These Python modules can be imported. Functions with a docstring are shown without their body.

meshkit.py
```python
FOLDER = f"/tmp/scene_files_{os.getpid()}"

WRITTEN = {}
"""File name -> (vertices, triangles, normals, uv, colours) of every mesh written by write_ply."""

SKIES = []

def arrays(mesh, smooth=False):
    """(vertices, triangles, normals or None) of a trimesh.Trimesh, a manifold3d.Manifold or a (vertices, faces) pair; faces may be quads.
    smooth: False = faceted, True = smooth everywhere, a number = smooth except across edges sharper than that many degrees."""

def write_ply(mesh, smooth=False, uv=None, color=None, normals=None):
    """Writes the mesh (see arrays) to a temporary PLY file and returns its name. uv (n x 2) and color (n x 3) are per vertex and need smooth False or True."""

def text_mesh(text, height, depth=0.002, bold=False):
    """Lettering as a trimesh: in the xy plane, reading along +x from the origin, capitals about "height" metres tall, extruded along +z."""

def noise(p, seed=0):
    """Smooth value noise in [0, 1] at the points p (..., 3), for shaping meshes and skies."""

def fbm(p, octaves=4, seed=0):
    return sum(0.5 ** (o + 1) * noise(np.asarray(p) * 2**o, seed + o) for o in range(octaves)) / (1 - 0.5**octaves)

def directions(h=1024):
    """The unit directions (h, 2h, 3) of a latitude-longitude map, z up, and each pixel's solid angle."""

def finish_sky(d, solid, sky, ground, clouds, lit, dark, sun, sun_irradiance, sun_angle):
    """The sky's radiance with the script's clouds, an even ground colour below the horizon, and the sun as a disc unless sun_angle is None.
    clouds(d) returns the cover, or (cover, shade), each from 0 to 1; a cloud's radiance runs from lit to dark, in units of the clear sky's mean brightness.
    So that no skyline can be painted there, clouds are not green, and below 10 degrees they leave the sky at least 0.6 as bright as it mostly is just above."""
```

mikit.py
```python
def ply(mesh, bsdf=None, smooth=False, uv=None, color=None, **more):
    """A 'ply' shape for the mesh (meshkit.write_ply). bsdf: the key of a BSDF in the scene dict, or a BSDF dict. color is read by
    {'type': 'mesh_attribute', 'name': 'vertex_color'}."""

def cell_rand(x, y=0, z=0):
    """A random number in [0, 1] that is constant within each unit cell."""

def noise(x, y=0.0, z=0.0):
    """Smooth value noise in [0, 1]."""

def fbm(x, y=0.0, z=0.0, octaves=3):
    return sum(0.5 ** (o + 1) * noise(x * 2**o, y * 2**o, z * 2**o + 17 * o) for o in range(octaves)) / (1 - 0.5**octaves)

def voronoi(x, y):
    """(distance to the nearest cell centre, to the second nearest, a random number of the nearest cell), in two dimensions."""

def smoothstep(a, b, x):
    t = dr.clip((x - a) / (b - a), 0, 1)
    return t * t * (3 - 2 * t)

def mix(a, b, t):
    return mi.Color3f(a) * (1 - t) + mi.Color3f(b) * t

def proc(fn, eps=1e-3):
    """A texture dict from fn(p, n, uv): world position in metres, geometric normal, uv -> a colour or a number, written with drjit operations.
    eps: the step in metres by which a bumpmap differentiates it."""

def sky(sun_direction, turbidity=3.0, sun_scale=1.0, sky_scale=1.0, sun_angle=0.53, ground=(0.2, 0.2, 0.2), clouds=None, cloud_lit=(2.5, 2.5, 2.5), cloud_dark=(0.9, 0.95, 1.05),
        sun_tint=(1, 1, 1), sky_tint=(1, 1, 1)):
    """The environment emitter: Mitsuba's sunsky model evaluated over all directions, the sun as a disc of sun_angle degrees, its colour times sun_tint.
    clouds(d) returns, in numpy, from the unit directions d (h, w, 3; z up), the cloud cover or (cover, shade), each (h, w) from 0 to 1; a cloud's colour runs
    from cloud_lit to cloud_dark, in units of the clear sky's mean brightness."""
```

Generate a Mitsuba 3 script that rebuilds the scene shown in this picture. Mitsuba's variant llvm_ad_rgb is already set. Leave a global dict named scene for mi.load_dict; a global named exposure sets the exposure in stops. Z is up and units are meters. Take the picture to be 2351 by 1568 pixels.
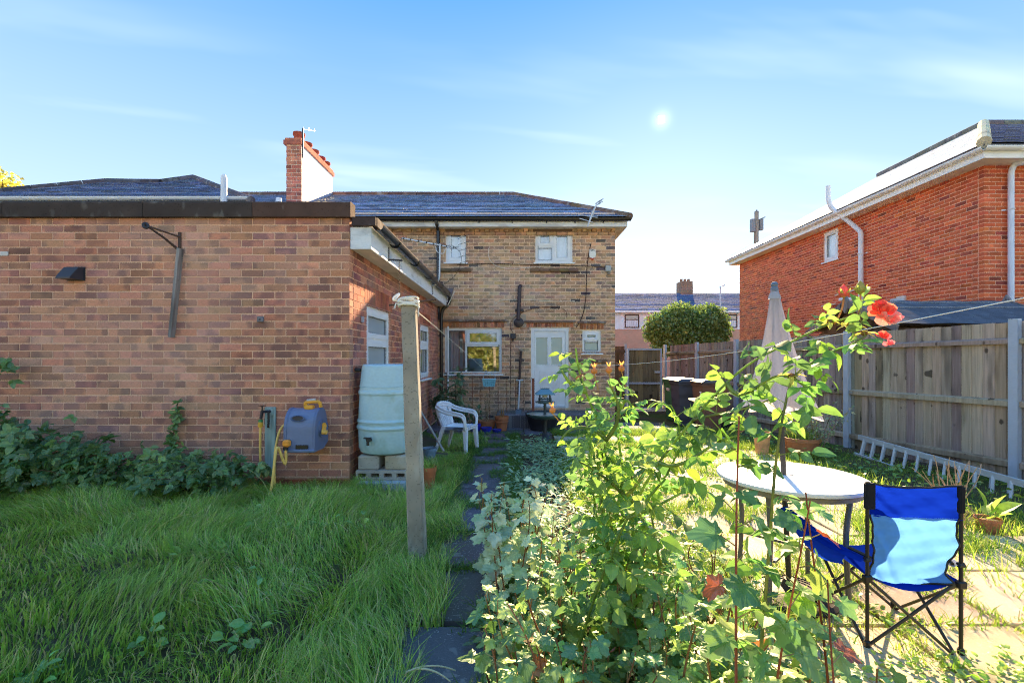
import math, random
import numpy as np
import drjit as dr
import mitsuba as mi
import trimesh, shapely
from shapely.geometry import Polygon, box as sbox
import mikit, meshkit
from mikit import noise, fbm, smoothstep, mix, proc

T = mi.ScalarTransform4f
rng = np.random.default_rng(7)
random.seed(7)
scene, labels = {}, {}

# ---------------------------------------------------------------- camera, sky, exposure
F, U0, V0, H = 1080.0, 1178.0, 818.0, 1.4      # measured on the photograph scaled to 2351 x 1568
exposure = 4.4
scene['camera'] = {'type': 'perspective', 'fov_axis': 'x', 'fov': math.degrees(2 * math.atan(1175.5 / F)),
                   'to_world': T().look_at(origin=[0, 0, H], target=[0, 1, H], up=[0, 0, 1]),
                   'near_clip': 0.05, 'far_clip': 2000.0,
                   'principal_point_offset_x': (1175.5 - U0) / 2351, 'principal_point_offset_y': (784 - V0) / 1568}
SUN_AZ, SUN_EL = math.radians(17.5), math.radians(25.6)
sun_dir = [math.sin(SUN_AZ) * math.cos(SUN_EL), math.cos(SUN_AZ) * math.cos(SUN_EL), math.sin(SUN_EL)]


def clouds(d):
    el = np.degrees(np.arcsin(np.clip(d[..., 2], -1, 1)))
    az = np.degrees(np.arctan2(d[..., 0], d[..., 1]))
    veil = 0.26 + 0.74 * np.clip(el / 38, 0, 1) ** 0.75 - 0.36 * np.exp(-((az - 17) / 20) ** 2 - np.maximum(el, 0) / 13)   # deep blue above, pale below, palest under the sun
    zz = np.maximum(d[..., 2], 0.05)
    q = np.stack([d[..., 0] / zz, d[..., 1] / zz, np.zeros_like(zz)], -1)
    c, s = math.cos(0.22), math.sin(0.22)
    qr = np.stack([q[..., 0] * c + q[..., 1] * s, -q[..., 0] * s + q[..., 1] * c, q[..., 2]], -1)
    big = meshkit.fbm(q * 0.55 + 3.3, 4, 5)
    streak = meshkit.fbm(qr * [0.6, 2.6, 1] + [5.1, 1.7, 0], 5, 11)
    wisp = np.clip((streak - 0.52) * 3.2, 0, 1) * np.clip((big - 0.38) * 3.0, 0, 1)
    ang = np.degrees(np.arccos(np.clip(d @ (np.array(sun_dir) / np.linalg.norm(sun_dir)), -1, 1)))
    cover = 0.95 - 0.11 * np.exp(-(ang / 0.8) ** 2)                  # the haze thins a little right at the sun
    pale = 0.5 - 0.5 * np.cos(np.radians(az - 60))                  # paler away from the right-hand side
    return cover, np.clip(veil - 0.36 * wisp - 0.12 * pale, 0, 1)


scene['sky'] = mikit.sky(sun_dir, turbidity=2.6, ground=(0.16, 0.17, 0.12), clouds=clouds, sun_scale=0.7,
                         cloud_lit=(0.88, 0.98, 1.03), cloud_dark=(0.036, 0.25, 0.60), sun_tint=(1.0, 0.95, 0.86))


# ---------------------------------------------------------------- names
def numbered(k):
    if k not in scene and k not in labels:
        return k
    i = 1
    while f'{k}_{i:03d}' in scene or f'{k}_{i:03d}' in labels:
        i += 1
    return f'{k}_{i:03d}'


_count = {}


def fresh(k):
    n = _count.get(k, 0)
    _count[k] = n + 1
    return k if n == 0 else f'{k}_{n:03d}'


def thing(name, label=None, cat=None, group=None, kind=None):
    k = fresh(name)
    d = {}
    if label: d['label'] = label
    if cat: d['category'] = cat
    if group: d['group'] = group
    if kind: d['kind'] = kind
    labels[k] = d
    return k


def part(parent, name, mesh, bsdf, smooth=False, label=None, kind=None, to_world=None):
    k = fresh(parent + '__' + name)
    put(k, mesh, bsdf, smooth, to_world)
    if label or kind:
        labels[k] = {a: b for a, b in (('label', label), ('kind', kind)) if b}
    return k


def put(k, mesh, bsdf, smooth=False, to_world=None):
    v, f, uv = mesh
    if smooth is True or smooth is False:
        d = mikit.ply((v, f), bsdf, smooth=smooth, uv=uv)
    else:                                                           # smooth except across sharp edges
        fn = np.cross(v[f[:, 1]] - v[f[:, 0]], v[f[:, 2]] - v[f[:, 0]])
        un = fn / np.maximum(np.linalg.norm(fn, axis=1, keepdims=True), 1e-12)
        at_v = [[] for _ in v]
        for i, t in enumerate(f):
            for a in t: at_v[a].append(i)
        cs, nn_ = math.cos(math.radians(smooth)), np.zeros((len(f) * 3, 3))
        for i, t in enumerate(f):
            for kk, a in enumerate(t):
                l = at_v[a]
                q = fn[l][un[l] @ un[i] > cs].sum(0)
                m = np.linalg.norm(q)
                nn_[3 * i + kk] = q / m if m > 1e-12 else un[i]
        name = meshkit.write_ply((v[f].reshape(-1, 3), np.arange(len(f) * 3).reshape(-1, 3)), False, uv[f].reshape(-1, 2), normals=nn_)
        d = {'type': 'ply', 'filename': name, 'face_normals': False, 'bsdf': {'type': 'ref', 'id': bsdf}}
    if to_world is not None:
        d['to_world'] = to_world
    scene[k] = d
    return d


# ---------------------------------------------------------------- meshes: (vertices, triangles, uv); uv packs a colour
def at(u, v, Y):
    return np.array([(u - U0) / F * Y, Y, H + (V0 - v) / F * Y])


def col(rgb, r=None):
    r = rng.random() if r is None else r
    a = [int(min(255, max(0, round(c)))) for c in rgb]
    return (a[0] * 256.0 + a[1], a[2] + 0.05 + 0.9 * r)


def jit(rgb, amt=10, hue=4):
    k = rng.normal() * amt
    return [c + k * c / 140 + rng.normal() * hue for c in rgb]


def mk(v, f, c):
    v = np.asarray(v, float).reshape(-1, 3)
    f = np.asarray(f, int)
    if f.shape[1] == 4:
        f = np.vstack([f[:, [0, 1, 2]], f[:, [0, 2, 3]]])
    return v, f, np.tile(np.asarray(c, float), (len(v), 1))


def cat(parts):
    vs, fs, us, n = [], [], [], 0
    for v, f, u in parts:
        vs.append(v); fs.append(f + n); us.append(u); n += len(v)
    return np.vstack(vs), np.vstack(fs), np.vstack(us)


BOXF = np.array([[0, 1, 3, 2], [4, 6, 7, 5], [0, 4, 5, 1], [2, 3, 7, 6], [0, 2, 6, 4], [1, 5, 7, 3]])


def box(x0, x1, y0, y1, z0, z1, c):
    v = [[x, y, z] for x in (x0, x1) for y in (y0, y1) for z in (z0, z1)]
    return mk(v, BOXF, c)


def bbox(x0, x1, y0, y1, z0, z1, c, b=0.006):
    """a box with chamfered edges"""
    e = np.array([x1 - x0, y1 - y0, z1 - z0]) / 2
    m = np.array([x0 + x1, y0 + y1, z0 + z1]) / 2
    b = min(b, *(e * 0.45))
    pts = []
    for s in np.ndindex(2, 2, 2):
        s = np.array(s) * 2 - 1
        for k in range(3):
            p = s * e
            q = s * (e - b)
            q[k] = p[k]
            pts.append(m + q)
    h = trimesh.convex.convex_hull(np.array(pts))
    return mk(h.vertices, h.faces, c)


def hull(pts, c):
    h = trimesh.convex.convex_hull(np.asarray(pts, float))
    return mk(h.vertices, h.faces, c)


def frame_of(d):
    d = np.asarray(d, float) / np.linalg.norm(d)
    a = np.cross(d, [0, 0, 1.0] if abs(d[2]) < 0.95 else [1.0, 0, 0])
    a /= np.linalg.norm(a)
    return d, a, np.cross(d, a)


def tube(pts, r, c, n=8, cap=True):
    p = np.asarray(pts, float)
    r = np.broadcast_to(np.asarray(r, float), (len(p),))
    t = np.gradient(p, axis=0)
    t /= np.linalg.norm(t, axis=1, keepdims=True) + 1e-12
    _, a, b = frame_of(t[0])
    A, B = [], []
    for k in range(len(p)):
        a = a - t[k] * (a @ t[k]); a /= np.linalg.norm(a) + 1e-12
        A.append(a); B.append(np.cross(t[k], a))
    A, B = np.array(A), np.array(B)
    ang = np.arange(n) * 2 * math.pi / n
    v = (p[:, None] + r[:, None, None] * (np.cos(ang)[None, :, None] * A[:, None] + np.sin(ang)[None, :, None] * B[:, None])).reshape(-1, 3)
    i, j = np.meshgrid(np.arange(len(p) - 1), np.arange(n), indexing='ij')
    f = np.stack([i * n + j, i * n + (j + 1) % n, (i + 1) * n + (j + 1) % n, (i + 1) * n + j], -1).reshape(-1, 4)
    f = np.vstack([f[:, [0, 1, 2]], f[:, [0, 2, 3]]])
    if cap:
        m = len(v)
        v = np.vstack([v, p[:1], p[-1:]])
        k = np.arange(n)
        f = np.vstack([f, np.stack([k * 0 + m, (k + 1) % n, k], 1), np.stack([k * 0 + m + 1, (len(p) - 1) * n + k, (len(p) - 1) * n + (k + 1) % n], 1)])
    return mk(v, f, c)


def bar(p, q, w, h, c):
    """a straight bar of rectangular section from p to q"""
    p, q = np.asarray(p, float), np.asarray(q, float)
    d, a, b = frame_of(q - p)
    v = [p + s * a * w / 2 + t * b * h / 2 + k * (q - p) for k in (0, 1) for s in (-1, 1) for t in (-1, 1)]
    return mk(v, BOXF, c)


def spline(pts, n=24):
    from scipy.interpolate import CubicSpline
    p = np.asarray(pts, float)
    s = np.concatenate([[0], np.cumsum(np.linalg.norm(np.diff(p, axis=0), axis=1))])
    return CubicSpline(s, p)(np.linspace(0, s[-1], n))


def bent(pts, r=0.06, k=5):
    """a polyline whose corners are rounded"""
    p = [np.asarray(x, float) for x in pts]
    out = [p[0]]
    for a, b, c in zip(p, p[1:], p[2:]):
        u, v = a - b, c - b
        lu, lv = np.linalg.norm(u), np.linalg.norm(v)
        d = min(r, lu * .45, lv * .45)
        s, e = b + u / lu * d, b + v / lv * d
        for t in np.linspace(0, 1, k):
            out.append(s * (1 - t) ** 2 + 2 * b * t * (1 - t) + e * t * t)
    return np.array(out + [p[-1]])


def lathe(prof, c, n=32, ctr=(0, 0, 0), sq=1.0):
    pr_ = np.asarray(prof, float)
    ang = np.arange(n) * 2 * math.pi / n
    v = np.stack([pr_[:, None, 0] * np.cos(ang), pr_[:, None, 0] * np.sin(ang) * sq, np.repeat(pr_[:, 1:2], n, 1)], -1).reshape(-1, 3) + np.asarray(ctr)
    i, j = np.meshgrid(np.arange(len(pr_) - 1), np.arange(n), indexing='ij')
    f = np.stack([i * n + j, i * n + (j + 1) % n, (i + 1) * n + (j + 1) % n, (i + 1) * n + j], -1).reshape(-1, 4)
    return mk(v, f, c)


def grid(fn, nu, nv, c):
    u, v = np.meshgrid(np.linspace(0, 1, nu), np.linspace(0, 1, nv), indexing='ij')
    p = np.stack(fn(u, v), -1).reshape(-1, 3)
    i, j = np.meshgrid(np.arange(nu - 1), np.arange(nv - 1), indexing='ij')
    f = np.stack([i * nv + j, (i + 1) * nv + j, (i + 1) * nv + j + 1, i * nv + j + 1], -1).reshape(-1, 4)
    return mk(p, f, c)


def extrude(poly, depth, fr, c):
    """shapely polygon (a, b) extruded by depth along fr[2]; fr = (origin, a, b, n)"""
    m = trimesh.creation.extrude_polygon(poly, depth, engine='earcut')
    o, a, b, n = (np.asarray(x, float) for x in fr)
    v = o + m.vertices[:, :1] * a + m.vertices[:, 1:2] * b + m.vertices[:, 2:] * n
    return mk(v, m.faces, c)


def rot(m, deg, axis='z', about=(0, 0, 0)):
    a = math.radians(deg)
    c, s = math.cos(a), math.sin(a)
    R = {'z': [[c, -s, 0], [s, c, 0], [0, 0, 1]], 'x': [[1, 0, 0], [0, c, -s], [0, s, c]], 'y': [[c, 0, s], [0, 1, 0], [-s, 0, c]]}[axis]
    return (m[0] - about) @ np.array(R).T + about, m[1], m[2]


def move(m, t):
    return m[0] + np.asarray(t, float), m[1], m[2]


def ground_z(x, y):
    """the garden's ground: nearly level, the lawn on the left a little higher"""
    x, y = np.asarray(x, float), np.asarray(y, float)
    s = lambda a, b, t: (lambda k: k * k * (3 - 2 * k))(np.clip((t - a) / (b - a), 0, 1))
    z = -0.012 * np.clip(y - 3, 0, 9)
    lawn = 0.13 * s(0.55, 1.7, -x) * s(0.5, 4.0, y) * (1 - s(5.5, 6.5, y) * s(-1.7, -1.5, x))
    return z + lawn + 0.02 * (meshkit.noise(np.stack([x * 1.3, y * 1.3, x * 0], -1)) - 0.5) * s(0.5, 0.8, -x)


# ---------------------------------------------------------------- materials
def pal(uv):
    r = dr.floor((uv.x + 0.25) / 256.0)
    g = uv.x - r * 256.0
    b = dr.floor(uv.y)
    return mi.Color3f(dr.power(r / 255.0, 2.2), dr.power(dr.maximum(g, 0) / 255.0, 2.2), dr.power(b / 255.0, 2.2)), uv.y - b


def f_plain(p, n, uv):
    c, r = pal(uv)
    return c * (0.86 + 0.22 * fbm(p.x * 5 + r * 9, p.y * 5, p.z * 5, 3) + 0.08 * noise(p.x * 70, p.y * 70, p.z * 70))


def f_dirty(p, n, uv):
    c, r = pal(uv)
    d = smoothstep(0.45, 0.75, fbm(p.x * 4 + r * 9, p.y * 4, p.z * 9, 4))
    return c * (0.9 + 0.14 * noise(p.x * 90, p.y * 90, p.z * 90)) * (1 - 0.28 * d)


def f_butt(p, n, uv):
    c, r = pal(uv)
    d = smoothstep(0.55, 0.8, fbm(p.x * 7, p.y * 7, p.z * 4, 4))
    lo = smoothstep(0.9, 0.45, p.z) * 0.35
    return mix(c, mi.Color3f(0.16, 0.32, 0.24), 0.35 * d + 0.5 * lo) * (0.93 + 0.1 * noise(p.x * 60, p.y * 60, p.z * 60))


def f_brick(p, n, uv):
    c, r = pal(uv)
    k = r * 61.0
    t = smoothstep(0.42, 0.72, noise(p.x * 11 + k, p.y * 11 + k, p.z * 7 + k))
    g = noise(p.x * 130, p.y * 130, p.z * 130)
    w = smoothstep(0.55, 0.8, fbm(p.x * 1.7, p.y * 1.7, p.z * 1.7, 4))
    s = smoothstep(0.35, 0.75, fbm(p.x * 0.9 + 4, p.y * 0.9, p.z * 0.7, 4))
    c = c * mix([1.1, 1.07, 1.04], [0.7, 0.71, 0.8], t) * (0.8 + 0.4 * g) * (0.88 + 0.2 * s)
    return mix(c, mi.Color3f(0.42, 0.35, 0.3), 0.2 * s + 0.25 * w * g)


def f_redbrick(p, n, uv):
    c, r = pal(uv)
    k = r * 61.0
    t = smoothstep(0.5, 0.85, noise(p.x * 9 + k, p.y * 9 + k, p.z * 7 + k))
    s = fbm(p.x * 0.8, p.y * 0.8, p.z * 0.8, 4)
    return c * mix([1.04, 1.02, 1.0], [0.78, 0.76, 0.8], t) * (0.82 + 0.2 * noise(p.x * 110, p.y * 110, p.z * 110)) * (0.85 + 0.25 * s)


def f_mortar(p, n, uv):
    c, r = pal(uv)
    return c * (0.72 + 0.3 * fbm(p.x * 3, p.y * 3, p.z * 3, 4) + 0.25 * noise(p.x * 160, p.y * 160, p.z * 160))


def f_slate(p, n, uv):
    c, r = pal(uv)
    s = smoothstep(0.45, 0.8, fbm(p.x * 3.1, p.y * 9, p.z * 9, 4))
    return mix(c * (0.8 + 0.35 * noise(p.x * 40, p.y * 40, p.z * 40)), mi.Color3f(0.33, 0.34, 0.36), 0.35 * s)


def f_wood(p, n, uv):
    c, r = pal(uv)
    k = r * 31
    g = fbm(p.x * 70 + k, p.y * 70 + k, p.z * 2.2 + k, 4)
    st = smoothstep(0.5, 0.8, fbm(p.x * 9 + k, p.y * 9, p.z * 1.6, 3))
    kn = noise(p.x * 13 + k, p.y * 13 + k, p.z * 7 + k)
    knot = smoothstep(0.83, 0.9, kn)
    return c * (0.55 + 0.8 * g) * (1 - 0.5 * st) * (1 - 0.75 * knot)


def f_stone(p, n, uv):
    c, r = pal(uv)
    b = fbm(p.x * 6 + r, p.y * 6, p.z * 6, 4)
    sp = smoothstep(0.72, 0.85, noise(p.x * 95, p.y * 95, p.z * 95))
    li = smoothstep(0.6, 0.72, fbm(p.x * 13, p.y * 13, p.z * 5, 3))
    c = c * (0.6 + 0.75 * b) * (1 - 0.45 * sp)
    return mix(c, mi.Color3f(0.5, 0.5, 0.47), 0.5 * li * r)


def f_slab(p, n, uv):
    c, r = pal(uv)
    b = fbm(p.x * 3 + r * 7, p.y * 3, p.z * 3, 5)
    sp = smoothstep(0.8, 0.9, noise(p.x * 120, p.y * 120, 3.0)) * noise(p.x * 5, p.y * 5, 2.0)
    li = smoothstep(0.66, 0.76, fbm(p.x * 14, p.y * 14, 1.0, 4)) * noise(p.x * 3, p.y * 3, 6.0)
    m = smoothstep(0.5, 0.75, fbm(p.x * 2.2 + 9, p.y * 2.2, 0.0, 4))
    c = c * (0.55 + 0.6 * b + 0.3 * noise(p.x * 210, p.y * 210, p.z * 90))
    c = mix(c, mi.Color3f(0.06, 0.07, 0.03), 0.4 * m)
    return mix(c, mi.Color3f(0.55, 0.56, 0.55), 0.55 * dr.maximum(sp, li * 0.6))


def f_soil(p, n, uv):
    a = fbm(p.x * 3, p.y * 3, p.z * 3, 5)
    b = noise(p.x * 55, p.y * 55, p.z * 55)
    g = smoothstep(0.35, 0.65, fbm(p.x * 1.1 + 7, p.y * 1.1, 0.0, 4))
    far = smoothstep(-0.5, -1.5, p.y)                                # unseen lawn behind, paled to bounce light into the shade
    c = mix([0.075, 0.055, 0.04], [0.05, 0.075, 0.02], g) * (0.5 + 0.6 * a + 0.5 * b)
    return mix(c, mi.Color3f(0.34, 0.33, 0.2) * (0.7 + 0.6 * a), far)


def f_leaf(p, n, uv):
    c, r = pal(uv)
    return c * (1.05 + 0.6 * noise(p.x * 45, p.y * 45, p.z * 45))


def f_blade(p, n, uv):
    c, r = pal(uv)
    return c * (0.95 + 0.5 * noise(p.x * 45, p.y * 45, p.z * 45))


def f_render(p, n, uv):
    c, r = pal(uv)
    return c * (0.8 + 0.25 * fbm(p.x * 2, p.y * 2, p.z * 2, 4) + 0.12 * noise(p.x * 14, p.y * 14, p.z * 38))


def pr(fn, rough, spec=0.5, **k):
    return {'type': 'twosided', 'b': {'type': 'principled', 'base_color': proc(fn) if callable(fn) else {'type': 'rgb', 'value': fn}, 'roughness': rough, 'specular': spec, **k}}


def thin(fn, rough, dt, spec=0.5, eta=1.5):
    return {'type': 'principledthin', 'base_color': proc(fn) if callable(fn) else {'type': 'rgb', 'value': fn}, 'roughness': rough, 'diff_trans': dt, 'eta': eta, 'spec_trans': 0.0}


scene['matte'] = pr(f_plain, 0.85, 0.3)
scene['dirty'] = pr(f_dirty, 0.6, 0.4)
scene['satin'] = pr(f_plain, 0.4, 0.5)
scene['gloss'] = pr(f_dirty, 0.22, 0.5)
scene['metal'] = pr(f_plain, 0.42, 0.5, metallic=0.75)
scene['brick'] = pr(f_brick, 0.88, 0.25)
scene['mortar'] = pr(f_mortar, 0.95, 0.15)
scene['slate'] = pr(f_slate, 0.3, 0.6)
scene['wood'] = pr(f_wood, 0.85, 0.25)
scene['stone'] = pr(f_stone, 0.9, 0.2)
scene['slab'] = pr(f_slab, 0.8, 0.35)
scene['soil'] = pr(f_soil, 0.95, 0.15)
scene['render_coat'] = pr(f_render, 0.9, 0.2)
def glossy(base, w, alpha):
    return {'type': 'blendbsdf', 'weight': w, 'a': base, 'b': {'type': 'twosided', 'b': {'type': 'roughconductor', 'alpha': alpha, 'distribution': 'ggx'}}}


scene['leaf'] = glossy(thin(f_leaf, 0.5, 1.15), 0.06, 0.28)
scene['leaf_thick'] = glossy(thin(f_blade, 0.5, 0.7), 0.08, 0.24)
scene['grass'] = glossy(thin(f_blade, 0.5, 1.0), 0.03, 0.35)
scene['cloth'] = thin(f_plain, 0.6, 0.9)
scene['glass'] = {'type': 'blendbsdf', 'weight': 0.25, 'a': {'type': 'thindielectric', 'int_ior': 1.52},
                  'b': {'type': 'twosided', 'b': {'type': 'conductor', 'specular_reflectance': {'type': 'rgb', 'value': [0.8, 0.86, 0.88]}}}}
scene['frosted'] = pr([0.42, 0.5, 0.46], 0.28, 0.8)
scene['obscured'] = pr([0.3, 0.38, 0.44], 0.22, 0.7)
scene['butt_plastic'] = pr(f_butt, 0.45, 0.5)
scene['red_brick'] = pr(f_redbrick, 0.88, 0.25)

# ---------------------------------------------------------------- building kit
UP = np.array([0, 0, 1.0])
BRICKF = np.array([[0, 1, 3, 2], [0, 4, 5, 1], [2, 3, 7, 6], [0, 2, 6, 4], [1, 5, 7, 3]])    # no back face


class Wall:
    """a wall face: origin O on the ground, hd along it, nd outwards"""
    def __init__(s, O, hd, nd):
        s.O, s.hd, s.nd = np.array(O, float), np.array(hd, float), np.array(nd, float)

    def p(s, h, z, n=0.0):
        return s.O + h * s.hd + z * UP + n * s.nd

    def box(s, h0, h1, z0, z1, n0, n1, c, bev=0):
        m = bbox(h0, h1, n0, n1, z0, z1, c, bev) if bev else box(h0, h1, n0, n1, z0, z1, c)
        v = s.O + m[0][:, :1] * s.hd + m[0][:, 1:2] * s.nd + m[0][:, 2:] * UP
        return v, m[1], m[2]


def bricks(w, h0, h1, z0, z1, holes, tones, course=0.075, L=0.225, joint=0.010, deep=0.03, shift=0.0, corner=0):
    """all bricks of one wall face in stretcher bond, cut at the openings: [(mesh, middle)]"""
    out, row, z = [], 0, z0
    while z + course <= z1 + 0.01:
        a, b = z + joint / 2, min(z + course - joint / 2, z1)
        zm = (a + b) / 2
        cuts = sorted((x0, x1) for x0, x1, y0, y1 in holes if y0 < zm < y1)
        spans, s = [], h0
        for x0, x1 in cuts:
            if x0 > s: spans.append((s, x0))
            s = max(s, x1)
        if s < h1: spans.append((s, h1))
        off = shift + (L / 2 if row % 2 else 0)
        for s0, s1 in spans:
            k = math.floor((s0 - off) / L)
            h = off + k * L
            while h < s1:
                x0, x1 = max(h + joint / 2, s0), min(h + L - joint / 2, s1)
                if x1 - x0 > 0.03:
                    pr_ = rng.uniform(0, 0.0025)
                    dz = rng.normal() * 0.0008
                    v = [w.p(x, zz + dz, n) for n in (pr_, -deep) for x in (x0, x1) for zz in (a, b)]
                    t = tones[0][rng.choice(len(tones[0]), p=tones[1])]
                    out.append((mk(v, np.array([[0, 2, 3, 1], [0, 1, 5, 4], [2, 6, 7, 3], [0, 4, 6, 2], [1, 3, 7, 5]]), col(jit(t, 7, 3))), w.p((x0 + x1) / 2, zm)))
                h += L
        z += course
        row += 1
    return out


def core(w, h0, h1, z0, z1, holes, c, thick=0.1, recess=0.003):
    poly = sbox(h0, z0, h1, z1)
    for x0, x1, y0, y1 in holes:
        poly = poly.difference(sbox(x0, y0, x1, y1))
    geoms = getattr(poly, 'geoms', [poly])
    return cat([extrude(g, thick, (w.O - w.nd * (recess + thick), w.hd, UP, w.nd), c) for g in geoms])


def lay(parent, allb, most=300, bsdf='brick', name='brick', rest='brickwork', seen=lambda m: True):
    """the bricks that show largest become parts, the rest one part"""
    order = sorted(range(len(allb)), key=lambda i: (not seen(allb[i][1]), np.linalg.norm(allb[i][1] - [0, 0, H])))
    for i in order[:most]:
        part(parent, name, allb[i][0], bsdf)
    if len(order) > most:
        part(parent, rest, cat([allb[i][0] for i in order[most:]]), bsdf, kind='stuff')


WHITE = (226, 230, 236)


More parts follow.
